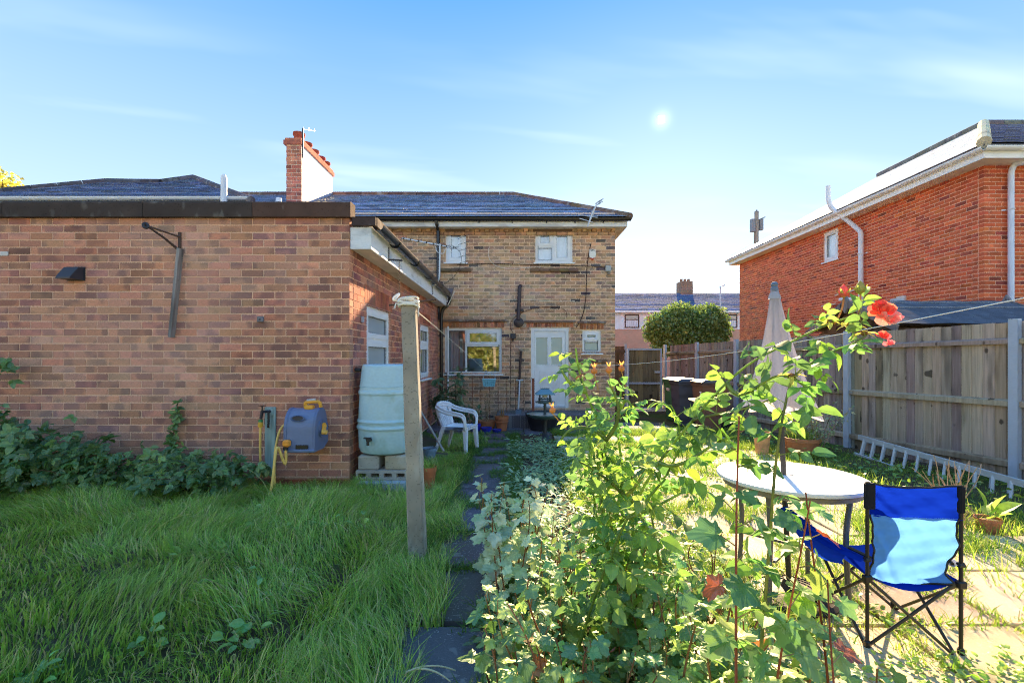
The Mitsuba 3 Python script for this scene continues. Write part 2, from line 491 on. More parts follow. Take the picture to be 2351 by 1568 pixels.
def window(parent, w, h0, h1, z0, z1, lights, n=-0.05, sill=True, back=None, glass='glass', name='window', fw=0.055, sw=0.06, c=WHITE, sillc=None):
    """a casement window; lights = [(a0, a1, b0, b1, opens)] in fractions of the frame"""
    pieces = [w.box(h0, h1, z0, z0 + fw, n - 0.06, n, col(c)), w.box(h0, h1, z1 - fw, z1, n - 0.06, n, col(c)),
              w.box(h0, h0 + fw, z0 + fw, z1 - fw, n - 0.06, n, col(c)), w.box(h1 - fw, h1, z0 + fw, z1 - fw, n - 0.06, n, col(c))]
    panes, sashes = [], []
    for a0, a1, b0, b1, opens in lights:
        x0, x1 = h0 + (h1 - h0) * a0, h0 + (h1 - h0) * a1
        y0, y1 = z0 + (z1 - z0) * b0, z0 + (z1 - z0) * b1
        x0, x1 = (h0 + fw if a0 == 0 else x0), (h1 - fw if a1 == 1 else x1)
        y0, y1 = (z0 + fw if b0 == 0 else y0), (z1 - fw if b1 == 1 else y1)
        if a1 < 1: pieces.append(w.box(x1 - 0.02, x1 + 0.02, y0 + 0.001, y1 - 0.001, n - 0.058, n - 0.002, col(c)))
        if b1 < 1: pieces.append(w.box(x0 + 0.021, x1 - 0.021, y1 - 0.02, y1 + 0.02, n - 0.056, n - 0.004, col(c)))
        x0 += 0.02 * (a0 > 0); x1 -= 0.02 * (a1 < 1); y0 += 0.02 * (b0 > 0); y1 -= 0.02 * (b1 < 1)
        g = 0.008
        if opens:
            m0, m1 = n - 0.05, n + 0.014
            sashes.append(cat([w.box(x0, x1, y0, y0 + sw, m0, m1, col(c)), w.box(x0, x1, y1 - sw, y1, m0, m1, col(c)),
                               w.box(x0, x0 + sw, y0 + sw, y1 - sw, m0, m1, col(c)), w.box(x1 - sw, x1, y0 + sw, y1 - sw, m0, m1, col(c))]))
            g = sw
        bead = cat([w.box(x0 + g - 0.001, x1 - g + 0.001, y0 + g - 0.001, y0 + g + 0.007, n - 0.03, n - 0.008, col((112, 116, 124))), w.box(x0 + g - 0.001, x1 - g + 0.001, y1 - g - 0.007, y1 - g + 0.001, n - 0.03, n - 0.008, col((112, 116, 124))),
                    w.box(x0 + g - 0.001, x0 + g + 0.006, y0 + g + 0.007, y1 - g - 0.007, n - 0.03, n - 0.008, col((112, 116, 124))), w.box(x1 - g - 0.006, x1 - g + 0.001, y0 + g + 0.007, y1 - g - 0.007, n - 0.03, n - 0.008, col((112, 116, 124)))])
        sashes.append(bead) if not opens else sashes.__setitem__(-1, cat([sashes[-1], bead]))
        v = [w.p(x0 + g, y0 + g, n - 0.025), w.p(x1 - g, y0 + g, n - 0.025), w.p(x1 - g, y1 - g, n - 0.025), w.p(x0 + g, y1 - g, n - 0.025)]
        panes.append(mk(v, [[0, 1, 2, 3]], col((200, 210, 215))))
    k = part(parent, name, cat(pieces), 'satin')
    for s in sashes: part(k, 'sash', s, 'satin')
    for s in panes: part(k, 'pane', s, glass)
    if sill:
        part(k, 'sill', w.box(h0 - 0.04, h1 + 0.04, z0 - 0.035, z0 - 0.002, n - 0.05, 0.045, col(sillc or c), 0.006), 'satin')
    if back == 'curtain':
        W_ = h1 - h0
        m = grid(lambda u, v: tuple(np.moveaxis(w.O + (h0 + u * W_)[..., None] * w.hd + (z0 + v * (z1 - z0))[..., None] * UP + (n - 0.10 + 0.004 * np.sin(u * W_ * 60))[..., None] * w.nd, -1, 0)), 60, 2, col((236, 238, 242)))
        part(k, 'curtain', m, 'matte', smooth=True)
    return k


def slate_slope(parent, P0, e, up, n, poly, expo, width, c, most=300, jitter=13, bsdf='slate', name='slate', rest='slates', gap=0.004, thick=0.010, tilt=0.02):
    """slates on a roof slope: P0 the eave's start, e along the eave, up up the slope, n outwards, poly the slope's outline in (along, up)"""
    P0, e, up, n = (np.asarray(x, float) for x in (P0, e, up, n))
    x0, y0, x1, y1 = poly.bounds
    out, r, t = [], 0, y0
    while t < y1:
        s = x0 - (width / 2 if r % 2 else 0)
        while s < x1:
            q = sbox(s + gap / 2, t, s + width - gap / 2, t + expo + 0.02)
            if not poly.contains(q): q = poly.intersection(q)
            if not q.is_empty and q.geom_type == 'Polygon' and q.area > 0.1 * width * expo:
                ring = np.array(q.exterior.coords)[:-1]
                if not q.exterior.is_ccw: ring = ring[::-1]
                k = len(ring)
                hgt = lambda y: 0.002 + tilt * (1 - (y - t) / expo) + rr
                rr = rng.uniform(0, 0.003)
                top = [P0 + a * e + b * up + (hgt(b) + thick) * n for a, b in ring]
                bot = [P0 + a * e + b * up + (hgt(b)) * n for a, b in ring]
                f = [[0, i, i + 1] for i in range(1, k - 1)] + [[i, (i + 1) % k + k, (i + 1) % k] for i in range(k)] + [[i, i + k, (i + 1) % k + k] for i in range(k)]
                out.append((mk(top + bot, f, col(jit(c, jitter, 3))), P0 + (s + width / 2) * e + (t + expo / 2) * up))
            s += width
        t += expo
        r += 1
    lay(parent, out, most, bsdf, name, rest)


def slope_sheet(P0, e, up, n, poly, c, thick=0.04):
    P0, e, up, n = (np.asarray(x, float) for x in (P0, e, up, n))
    return extrude(poly, thick, (P0 - n * thick, e, up, n), c)


def ridge_tiles(parent, A, B, r, seg, c, name='ridge_tile', bsdf='stone'):
    A, B = np.asarray(A, float), np.asarray(B, float)
    L = np.linalg.norm(B - A)
    n = max(1, round(L / seg))
    for i in range(n):
        p, q = A + (B - A) * (i / n), A + (B - A) * ((i + 1) / n - 0.01 / L)
        part(parent, name, tube([p, q], r * rng.uniform(0.97, 1.04), col(jit(c, 8, 3)), 10), bsdf)


def half_gutter(p, q, r, c, n=9):
    """a half-round gutter from p to q, open above"""
    p, q = np.asarray(p, float), np.asarray(q, float)
    d = (q - p) / np.linalg.norm(q - p)
    a = np.cross(d, UP); a /= np.linalg.norm(a)
    ang = np.linspace(0, math.pi, n)
    prof = [math.cos(t) * r * a - math.sin(t) * r * UP for t in ang] + [math.cos(t) * (r - 0.005) * a - math.sin(t) * (r - 0.005) * UP for t in ang[::-1]]
    k = len(prof)
    v = [p + x for x in prof] + [q + x for x in prof]
    f = [[i, (i + 1) % k, (i + 1) % k + k, i + k] for i in range(k)]
    f = np.array(f)
    f = np.vstack([f[:, [0, 1, 2]], f[:, [0, 2, 3]]])
    caps = [[i, k - 1 - i, i + 1] for i in range(n - 1)] + [[i + 1, k - 1 - i, k - 2 - i] for i in range(n - 1)]
    caps = np.array(caps)
    return mk(v, np.vstack([f, caps, caps + k]), c)


# ---------------------------------------------------------------- the flat-roofed extension on the left
D1, D2 = 4.776, 10.45
XC = -1.66                                       # the extension's corner
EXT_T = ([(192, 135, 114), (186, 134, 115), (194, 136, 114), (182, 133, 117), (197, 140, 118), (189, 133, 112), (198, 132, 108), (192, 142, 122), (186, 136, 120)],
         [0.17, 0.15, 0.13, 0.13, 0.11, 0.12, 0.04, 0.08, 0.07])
ext = thing('brick_extension', 'single storey brick extension with dark flat roof edge and white fascia, on the left', 'building')
wf = Wall((0, D1, 0), (1, 0, 0), (0, -1, 0))
ws = Wall((XC, 0, 0), (0, 1, 0), (1, 0, 0))
MORT = (224, 188, 162)
Z0 = 2.806 - 37 * 0.0751
fw_ = part(ext, 'wall', core(wf, -5.75, XC - 0.007, -0.1, 2.8, [], col(MORT)), 'mortar')
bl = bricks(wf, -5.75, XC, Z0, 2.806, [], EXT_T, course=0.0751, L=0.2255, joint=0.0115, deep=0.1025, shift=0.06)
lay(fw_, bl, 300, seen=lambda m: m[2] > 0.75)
win1 = (5.33, 6.38, 1.05, 1.99)
win2 = (8.42, 9.35, 0.98, 1.99)
sw_ = part(ext, 'side_wall', core(ws, D1 + 0.1, D2 - 0.002, -0.1, 2.6, [win1, win2], col((220, 178, 150))), 'mortar')
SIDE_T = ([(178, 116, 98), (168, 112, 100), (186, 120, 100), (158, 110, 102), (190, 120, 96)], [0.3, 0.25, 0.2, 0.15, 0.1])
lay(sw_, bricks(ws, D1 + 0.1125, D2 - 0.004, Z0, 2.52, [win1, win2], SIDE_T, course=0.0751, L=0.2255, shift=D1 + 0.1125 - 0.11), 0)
# solid roof, back and far side so that the rooms are dark
part(ext, 'roof_deck', box(-5.75, XC + 0.16, D1 + 0.11, D2 - 0.004, 2.745, 2.79, col((60, 58, 60))), 'matte')
part(ext, 'room', cat([box(-4.6, -4.55, D1 + 0.12, D2 - 0.01, 0.02, 2.74, col((150, 146, 140))), box(-4.54, XC - 0.12, D1 + 0.12, D1 + 0.16, 0.02, 2.74, col((170, 165, 158))),
                       box(-4.54, XC - 0.12, 7.2, 7.25, 0.02, 2.74, col((170, 165, 158))), box(-4.54, XC - 0.12, D2 - 0.06, D2 - 0.012, 0.02, 2.74, col((170, 165, 158))), box(-4.54, XC - 0.12, D1 + 0.17, D2 - 0.07, 0.0, 0.018, col((96, 84, 72)))]), 'matte')
part(ext, 'end_wall', box(-5.75, -5.65, D1 + .102, D2 - .01, -.1, 2.742, col((180, 132, 112))), 'brick')
# parapet panels along the top of the front
edges = [-5.75, -5.13, -3.72, -2.62, XC + 0.03]
for a, b in zip(edges, edges[1:]):
    c = col((74, 66, 64) if b < -2 else (88, 70, 64))
    prof = Polygon([(-0.055, 2.80), (0.09, 2.80), (0.09, 2.955), (-0.045, 2.955), (-0.058, 2.94)])
    part(ext, 'parapet_panel', extrude(prof, b - a - 0.006, ((a + 0.003, D1, 0), (0, 1, 0), (0, 0, 1), (1, 0, 0)), c), 'stone')
part(ext, 'damp_course', wf.box(-5.75, XC + 0.004, 0.10, 0.155, -0.05, 0.012, col((158, 92, 66))), 'brick')
# eaves along the side: box end, fascia, soffit, roof edge, gutter
part(ext, 'box_end', box(XC + 0.004, XC + 0.215, D1 + 0.01, D1 + 0.03, 2.49, 2.712, col((222, 228, 236))), 'dirty')
part(ext, 'fascia', box(XC + 0.195, XC + 0.215, D1 + 0.032, D2 - 0.01, 2.49, 2.712, col((222, 228, 236))), 'dirty')
part(ext, 'soffit', box(XC + 0.004, XC + 0.193, D1 + 0.032, D2 - 0.01, 2.496, 2.51, col((206, 204, 196))), 'dirty')
part(ext, 'roof_edge', cat([bar((XC + 0.03, D1 + 0.0, 2.765), (XC + 0.27, D1 + 0.0, 2.765), 0.05, 0.085, col((72, 62, 62))),
                           box(XC + 0.235, XC + 0.275, D1 + 0.026, D2 - 0.006, 2.722, 2.815, col((92, 80, 76)))]), 'stone')
gt = part(ext, 'gutter', half_gutter((XC + 0.285, D1 + 0.02, 2.735), (XC + 0.285, D2 - 0.14, 2.715), 0.058, col((38, 42, 48))), 'gloss')
for y in (5.5, 6.6, 7.7, 8.8, 9.8):
    part(gt, 'bracket', tube([(XC + 0.285 + 0.062 * math.cos(t), y, 2.73 - 0.062 * math.sin(t)) for t in np.linspace(0, math.pi, 8)], 0.012, col((30, 32, 36)), 5), 'gloss')
dpx = XC + 0.10
part(ext, 'downpipe', tube(bent([(XC + 0.285, D2 - 0.22, 2.69), (XC + 0.285, D2 - 0.22, 2.58), (dpx + 0.02, D2 - 0.23, 2.40), (dpx, D2 - 0.23, 2.28), (dpx, D2 - 0.23, 1.5), (dpx, D2 - 0.23, 0.08)]), 0.036, col((34, 32, 36)), 10), 'gloss', smooth=35)
part(ext, 'white_pipe', tube([(dpx + 0.12, D2 - 0.06, 2.06), (dpx + 0.12, D2 - 0.06, 0.3)], 0.024, col((220, 222, 226)), 8), 'satin', smooth=35)
window(ext, ws, *win1, [(0, 1, 0, 0.58, True), (0, 1, 0.58, 1, True)], n=-0.03, sill=True, glass='obscured')
window(ext, ws, *win2, [(0, 1, 0, 0.62, True), (0, 1, 0.62, 1, True)], n=-0.03, sill=True)
for (y0, y1, _, z1) in (win1, win2):             # upright bricks over the openings
    n = int((y1 - y0 + 0.15) / 0.075)
    for i in range(n):
        a = y0 - 0.07 + i * (y1 - y0 + 0.14) / n
        part(sw_, 'lintel_brick', ws.box(a + 0.005, a + (y1 - y0 + 0.14) / n - 0.005, z1 + 0.012, z1 + 0.215, -0.03, 0.0035, col(jit((172, 96, 72), 9, 4))), 'brick')
part(ext, 'blind', box(XC - 0.13, XC - 0.12, 5.38, 6.3, 1.08, 1.95, col((150, 165, 180))), 'matte')

# ---------------------------------------------------------------- the house behind
S2 = D2 / F
HX = (1412 - U0) * S2
hz = lambda v: H + (V0 - v) * S2
hx = lambda u: (u - U0) * S2
HOUSE_T = ([(200, 160, 124), (192, 150, 120), (208, 170, 134), (184, 146, 120), (194, 164, 136), (176, 146, 126), (202, 150, 116), (152, 128, 114), (88, 80, 84)],
           [0.2, 0.16, 0.14, 0.13, 0.12, 0.09, 0.07, 0.05, 0.04])
house = thing('brick_house', 'two storey brown brick house with slate hip roof, white windows and white back door', 'house')
wh = Wall((0, D2, 0), (1, 0, 0), (0, -1, 0))
WU1 = (hx(1023), hx(1070), hz(603), hz(527))
WU2 = (hx(1229), hx(1315), hz(603), hz(529))
WG = (hx(1021), hx(1152), hz(859), hz(753))
DR = (hx(1219), hx(1306), hz(937), hz(752))
WS = (hx(1337), hx(1380), hz(811), hz(757))
holes = [WU1, WU2, WG, DR, WS]
ZT = hz(520)
CO = 8.06 * S2
part(house, 'wall', core(wh, -9.4, HX, -0.2, ZT + 0.3, holes, col((226, 198, 170))), 'mortar')
hw = house + '__wall'
zb = hz(541) - 60 * CO
lint = [(WG[0] - .06, WG[1] + .06, WG[3] + .01, WG[3] + .13), (DR[0] - .1, DR[1] + .1, DR[3] + .01, DR[3] + .10), (WS[0] - .06, WS[1] + .06, WS[3] + .01, WS[3] + .13)]
allh = bricks(wh, -4.6, HX, zb, hz(541), holes + lint, HOUSE_T, course=CO, L=0.226, joint=0.014, deep=0.1, shift=0.03)
lay(hw, allh, 300, seen=lambda m: (m[0] > -1.5 and m[2] > 1.2) or m[2] > 3.2 and m[0] > -2.6)
# eaves course with projecting headers
zc = hz(541)
part(hw, 'eaves_shade_strip', wh.box(-2.95, HX - .004, zc + .004, ZT + .02, -.03, -.002, col((112, 90, 76))), 'mortar')  # dark strip paints the shade in the open joints between headers
for i, x in enumerate(np.arange(-2.9, HX - 0.05, 0.228)):
    part(hw, 'band_brick', wh.box(x + .005, min(x + .218, HX), zc + .006, zc + .072, -.03, 0.022, col(jit((196, 152, 116), 9, 3))), 'brick')
for i, x in enumerate(np.arange(-2.9, HX - 0.05, 0.108)):
    if any(a - .05 < x < b - .02 for a, b in (WU1[:2], WU2[:2])): continue
    part(hw, 'dentil_brick', wh.box(x + .006, min(x + .098, HX), zc + .079, zc + .145, -.03, 0.062 if i % 2 else 0.002, col(jit((200, 160, 122), 10, 3))), 'brick')
for i, x in enumerate(np.arange(-2.9, HX - 0.05, 0.114)):
    part(hw, 'header_brick', wh.box(x + .004, min(x + .109, HX), zc + .152, ZT + .01, -.03, 0.066, col(jit((194, 152, 116), 10, 3))), 'brick')
for a, b, z0, z1 in lint:
    n = round((b - a) / 0.078)
    for i in range(n):
        x = a + (b - a) * i / n
        part(hw, 'lintel_brick', wh.box(x + .004, x + (b - a) / n - .004, z0, z1 - .004, -.03, 0.006, col(jit((186, 120, 84), 14, 5))), 'brick')
    part(hw, 'drip_moulding', wh.box(a - .05, b + .05, z1 + .004, z1 + .05, -.02, 0.05, col((128, 104, 92)), 0.012), 'stone')
for w_ in (WU1, WU2, WS):
    a, b, z0 = w_[0] - .12, w_[1] + .12, w_[2] - .21
    n = round((b - a) / 0.2)
    for i in range(n):
        x = a + (b - a) * i / n
        part(hw, 'sill_tile', wh.box(x + .003, x + (b - a) / n - .003, z0, z0 + .075, -.02, 0.06 + rng.uniform(0, .01), col(jit((120, 98, 82), 8, 3)), .012), 'stone')
# window and door
window(house, wh, *WU1, [(0, 1, 0, 1, True)], back='curtain')
window(house, wh, *WU2, [(0, .48, 0, .5, False), (0, .48, .5, 1, True), (.48, 1, 0, 1, True)], back='curtain')
gk = window(house, wh, *WG, [(0, .37, 0, 1, False), (.37, 1, 0, .62, False), (.37, 1, .62, 1, True)])
part(gk, 'curtain', grid(lambda u, v: (WG[0] + 0.06 + u * 0.22, D2 + 0.3 + 0.02 * np.sin(u * 22), WG[2] + v * (WG[3] - WG[2])), 30, 2, col((150, 165, 180))), 'matte', smooth=True)
window(house, wh, *WS, [(0, 1, 0, .52, False), (0, 1, .52, 1, True)], back='curtain', glass='frosted')
d0, d1, dz0, dz1 = DR
dk = part(house, 'door_frame', cat([wh.box(d0, d0 + .07, dz0, dz1, -.11, -.03, col(WHITE)), wh.box(d1 - .07, d1, dz0, dz1, -.11, -.03, col(WHITE)), wh.box(d0 + .07, d1 - .07, dz1 - .08, dz1, -.11, -.03, col(WHITE)), wh.box(d0 + .07, d1 - .07, dz0, dz0 + .035, -.12, -.01, col((190, 192, 196)))]), 'satin')
dm = (d0 + d1) / 2 - 0.01
zp = hz(838)
pz = hz(775)
lf = [wh.box(d0 + .075, d1 - .075, dz0 + .04, zp, -.10, -.055, col(WHITE)), wh.box(d0 + .075, d1 - .075, pz, dz1 - .085, -.10, -.055, col(WHITE)),
      wh.box(d0 + .075, hx(1231), zp, pz, -.10, -.055, col(WHITE)), wh.box(hx(1291), d1 - .075, zp, pz, -.10, -.055, col(WHITE)), wh.box(hx(1257), hx(1266), zp, pz, -.10, -.055, col(WHITE))]
dk = part(house, 'door', cat(lf), 'satin', label='white back door with two tall frosted panes')
part(dk, 'panel', wh.box(d0 + .19, d1 - .19, dz0 + .12, hz(852), -.06, -.047, col((218, 222, 230)), .006), 'satin')
for a, b in ((hx(1231), hx(1257)), (hx(1266), hx(1291))):
    part(dk, 'pane', mk([wh.p(a, zp, -.075), wh.p(b, zp, -.075), wh.p(b, pz, -.075), wh.p(a, pz, -.075)], [[0, 1, 2, 3]], col((190, 200, 180))), 'frosted')
part(dk, 'handle', cat([wh.box(d1 - .15, d1 - .12, hz(848), hz(832), -.055, -.04, col((200, 202, 206)), .004), wh.box(d1 - .24, d1 - .122, hz(841), hz(839), -.04, -.02, col((200, 202, 206)), .004)]), 'metal')
# shell of the house: the other walls, floors, rooms
HB = 17.6
part(house, 'gable_wall', box(HX - .12, HX - 0.004, D2 + .11, HB, -.2, ZT + .28, col((160, 112, 82))), 'render_coat')
part(house, 'rear_wall', box(-4.6, HX - .13, HB - .1, HB, -.2, ZT + .28, col((160, 112, 82))), 'render_coat')
part(house, 'room', cat([box(-4.6, HX - .14, 13.0, 13.05, -.1, 4.3, col((120, 112, 102))), box(-4.6, HX - .14, D2 + .12, 12.98, 2.3, 2.35, col((200, 196, 190))), box(-4.6, HX - .14, D2 + .12, 12.98, .1, .14, col((90, 76, 64))), box(0.1, .16, D2 + .12, 12.98, .15, 2.29, col((150, 140, 126))), box(0.1, .16, D2 + .12, 12.98, 2.36, 4.3, col((150, 140, 126))), box(-4.6, -4.55, D2 + .12, 12.98, .15, 4.3, col((150, 140, 126)))]), 'matte')
# eaves, gutter
ov = 0.22
ey = D2 - ov
ez = 1.4 + (V0 - 509) / F * ey
fz0 = 1.4 + (V0 - 520.5) / F * ey
EX = HX + 0.22
part(house, 'fascia', box(-9.4, EX - .02, ey, ey + .02, fz0, ez - .004, col((226, 228, 230))), 'dirty')
part(house, 'soffit', cat([box(-9.4, EX - .02, ey + .022, D2 + .05, fz0 + .004, fz0 + .018, col((214, 214, 212))), box(HX + .002, EX - .02, D2 + .052, HB + .2, fz0 + .004, fz0 + .018, col((214, 214, 212)))]), 'dirty')
part(house, 'side_fascia', box(EX - .018, EX + .002, ey + .001, HB + .2, fz0, ez - .004, col((226, 228, 230))), 'dirty')
g = part(house, 'gutter', half_gutter((EX + .06, ey - .055, ez + .055), (-9.4, ey - .055, ez + .055), .06, col((44, 44, 50))), 'gloss')
for u in (1100, 1176, 1255, 1320, 1385):
    x = (u - U0) / F * ey
    part(g, 'bracket', box(x - .012, x + .012, ey - .03, ey - .002, ez - .035, ez + .03, col((40, 40, 44))), 'gloss')
x = (1006 - U0) / F * (D2 - .06)
part(house, 'downpipe', tube([(x, ey - .06, ez), (x, ey - .06, ez - .05), (x, D2 - .06, ez - .16), (x, D2 - .06, 2.2)], .04, col((40, 44, 52)), 10), 'gloss', smooth=35)
# roof
RY = 14.05
zr = H + (V0 - 449) / F * RY
rz0 = ez + .075
SL = np.array([0, RY - ey + .05, zr - rz0]); sl = np.linalg.norm(SL); SL = SL / sl
NN = np.array([0, -SL[2], SL[1]])
XR = hx(1180) * RY / D2
rx0 = -9.5
poly = Polygon([(0, 0), (EX + .06 - rx0, 0), (XR - rx0, sl), (0, sl)])
P0 = (rx0, ey - .05, rz0)
SLC = (122, 138, 174)
part(house, 'roof', slope_sheet(P0, (1, 0, 0), SL, NN, poly, col((70, 74, 84))), 'slate')
hr = house + '__roof'
slate_slope(hr, P0, (1, 0, 0), SL, NN, poly, sl / 17.0, 0.28, SLC, 300)
ridge_tiles(hr, (rx0, RY, zr + .02), (XR, RY, zr + .02), .085, .42, (120, 96, 88))
ridge_tiles(hr, (XR, RY, zr + .02), (EX + .06, ey - .05, rz0 + .02), .08, .42, (128, 104, 94))
# the other slopes
bk = np.array([rx0, 2 * RY - ey + .05, rz0])
part(house, 'side_slope', mk([(EX + .06, ey - .05, rz0 - .01), (EX + .06, 2 * RY - ey, rz0 - .01), (XR, RY, zr - .01)], [[0, 1, 2]], col(SLC)), 'slate')
part(house, 'back_slope', mk([(rx0, 2 * RY - ey, rz0 - .01), (EX + .06, 2 * RY - ey, rz0 - .01), (XR, RY, zr - .012), (rx0, RY, zr - .012)], [[0, 1, 2, 3]], col(SLC)), 'slate')

# chimney stack of the house: brick end towards us, sunward flank coloured pale for the light on it
cx0, cx1 = (657 - U0) / F * 12.0, (692 - U0) / F * 12.0
czt = H + (V0 - 333) / F * 12.0
ck = part(house, 'chimney', box(cx0 + .008, cx1, 12.008, 14.1, 4.6, czt, col((236, 228, 214))), 'render_coat')
wc = Wall((0, 12.0, 0), (1, 0, 0), (0, -1, 0))
CH_T = ([(208, 132, 112), (198, 120, 102), (216, 144, 122)], [0.4, 0.3, 0.3])
for m, _ in bricks(wc, cx0, cx1, 4.9, czt, [], CH_T, course=.0985, L=.26, joint=.014, shift=cx0):
    part(ck, 'brick', m, 'brick')
part(ck, 'cap', cat([box(cx0 - .05, cx1 + .03, 11.95, 14.15, czt + .001, czt + .11, col((184, 104, 84))), box(cx0 - .02, cx1 + .005, 11.98, 14.12, czt + .112, czt + .17, col((196, 120, 98)))]), 'brick')
for y in (12.3, 12.75, 13.2, 13.65, 14.0):
    h = .26 if y < 12.5 else .2
    part(ck, 'chimney_pot', lathe([(.0, 0), (.14, 0), (.125, h * .6), (.15, h * .75), (.15, h), (.11, h), (.11, h - .05), (0, h - .05)], col(jit((182, 96, 74), 8, 3)), 16, ((cx0 + cx1) / 2, y, czt + .171)), 'stone', smooth=40)
part(ck, 'flashing', cat([bar((cx0 - .06, 11.985, 5.2), (cx1 + .03, 11.985, 5.2), .03, .12, col((120, 126, 150))), bar((cx1 + .02, 12.0, 5.25), (cx1 + .02, 14.0, 6.28), .03, .1, col((150, 156, 176)))]), 'satin')
# aerial lashed to the chimney
ca = thing('chimney_aerial', 'thin black television aerial lashed to the corner of the tall chimney', 'aerial')
p0 = at(695, 345, 11.93)
part(ca, 'mast', tube([p0 - [0, 0, .2], at(695, 296, 11.93)], .016, col((50, 48, 50)), 6), 'satin')
part(ca, 'boom', bar(at(694, 297, 11.93), at(723, 301, 12.9), .012, .012, col((70, 68, 70))), 'satin')
for t in (0.05, .5, .97):
    q = at(694, 297, 11.93) * (1 - t) + at(723, 301, 12.9) * t
    part(ca, 'element', bar(q - [.0, 0, .035], q + [0, 0, .05], .01, .01, col((60, 58, 60))), 'satin')
# small white vent on the main roof beside the chimney
vt = thing('roof_vent', 'short white vent pipe on the slate roof just left of the chimney', 'vent')
q = at(640, 466, 10.9)
part(vt, 'pipe', lathe([(0, .0), (.07, 0), (.06, .12), (.055, .13), (0, .14)], col((222, 226, 232)), 14, q - [0, 0, .02]), 'satin', smooth=40)
part(vt, 'collar', lathe([(0.0, 0), (.09, 0), (.09, .05), (0, .05)], col((150, 156, 170)), 14, q - [0, 0, .06]), 'satin')

# ---------------------------------------------------------------- neighbouring rear wing with its hipped roof, behind the extension
nb = thing('neighbouring_house', 'neighbouring house of which only the hipped slate roof and white gutter show above the extension', 'house')
NY, NZ, NM = 9.1, 4.41, 0.586
def onplane(u, v):
    y = (NZ - NY * NM - H) / ((V0 - v) / F - NM)
    return at(u, v, y)
xr = (575 - U0) / F * NY
part(nb, 'wall', box(-20, xr - .25, NY + .28, 16, -.1, 4.3, col((150, 110, 84))), 'render_coat')
upn = np.array([0, 1, NM]) / math.hypot(1, NM)
nn = np.array([0, -upn[2], upn[1]])
P0 = np.array([-14.0, NY - .02, NZ - .005])
pts = [onplane(*q) for q in ((577, 463), (445, 411), (370, 422), (245, 420), (-200, 462.5))]
poly = Polygon([((p - P0) @ [1, 0, 0], (p - P0) @ upn) for p in pts])
part(nb, 'roof', slope_sheet(P0, (1, 0, 0), upn, nn, poly, col((66, 72, 86))), 'slate')
slate_slope(nb + '__roof', P0, (1, 0, 0), upn, nn, poly, .125, .28, (112, 130, 172), 300)
for a, b in zip(pts, pts[1:]):
    ridge_tiles(nb + '__roof', a + [0, 0, .02], b + [0, 0, .02], .075, .42, (92, 88, 96))
a, r_, l_, m_ = pts[1], pts[0], pts[4], pts[3]
part(nb, 'side_slope', mk([r_, [r_[0], 16, r_[2]], [a[0], 16, a[2]], a], [[0, 1, 2, 3]], col(SLC)), 'slate')
part(nb, 'back_slope', mk([a, [a[0], 16, a[2]], [-20, 16, 4.4], l_, m_, pts[2]], [[0, 1, 5], [1, 2, 5], [2, 4, 5], [2, 3, 4]], col(SLC)), 'slate')
part(nb, 'fascia', box(-14, xr, NY + .03, NY + .05, NZ - .26, NZ - .03, col((222, 228, 236))), 'satin')
gk = part(nb, 'gutter', half_gutter((xr, NY - .05, NZ + .045), (-14, NY - .05, NZ + .045), .065, col((214, 224, 240))), 'satin')
for u in (-20, 60, 170, 280, 380, 480, 560):
    x = (u - U0) / F * NY
    part(gk, 'bracket', tube([(x, NY - .05 + .069 * math.cos(t), NZ + .045 - .069 * math.sin(t)) for t in np.linspace(0, math.pi, 8)], .008, col((228, 232, 240)), 5), 'satin')
fl = thing('flue_pipe', 'tall white flue pipe standing at the end of the neighbouring white gutter', 'flue')
q = at(514, 466, 8.95)
part(fl, 'pipe', lathe([(0, 0), (.055, 0), (.055, .48), (0, .48)], col((222, 228, 240)), 16, q), 'satin', smooth=40)
part(fl, 'cowl', lathe([(.0, .481), (.045, .481), (.05, .5), (.03, .535), (0, .54)], col((232, 236, 244)), 16, q), 'satin', smooth=40)

# ---------------------------------------------------------------- red brick house on the right
red = thing('red_brick_house', 'bright red brick house with white gutters and hipped roof, on the right beyond the fence', 'house')
RX, RY0, RY1 = 8.57, 8.56, 17.8
wl = Wall((RX, 0, 0), (0, 1, 0), (-1, 0, 0))
wr = Wall((0, RY0, 0), (1, 0, 0), (0, -1, 0))
RT = H + (V0 - 372) / F * RY0
ry = lambda u: RX * F / (u - U0)
RW = (ry(1924), ry(1890), H + 214 / F * ry(1890), 4.79)
RED_T = ([(218, 112, 78), (212, 106, 74), (224, 118, 82), (206, 104, 76), (186, 94, 76), (156, 84, 74), (226, 124, 78)], [.32, .27, .19, .11, .06, .03, .02])
part(red, 'wall', core(wl, RY0 + .1, RY1, 0.0, RT, [RW], col((240, 190, 160))), 'mortar')
part(red, 'front_wall', core(wr, RX + .007, 17, 0, RT, [], col((240, 190, 160))), 'mortar')
part(red, 'shell', cat([box(16.9, 17, RY0 + .11, RY1 - .01, 0, RT, col((190, 90, 60))), box(RX + .11, 16.89, RY1 - .1, RY1 - .002, 0, RT, col((190, 90, 60))), box(RX + .8, RX + .85, RY0 + .12, RY1 - .12, 2.5, RT, col((120, 112, 104)))]), 'render_coat')
ft = bricks(wr, RX, 11.2, 1.2, RT, [], RED_T, deep=.1025, joint=.013)
sd = bricks(wl, RY0 + .1125, RY1, 1.2, RT, [RW], RED_T, joint=.013, shift=RY0 + .1125 - .1125)
lay(red + '__wall', sd, 210, 'red_brick', seen=lambda m: m[2] > 1.9)
lay(red + '__front_wall', ft, 90, 'red_brick', seen=lambda m: m[2] > 2.2 and m[0] < 9.35)
window(red, wl, *RW, [(0, 1, 0, 1, True)], n=-.03, back='curtain')
OV = .35
gx, gy = RX - OV, RY0 - OV
fz = H + (V0 - 363) / F * gy
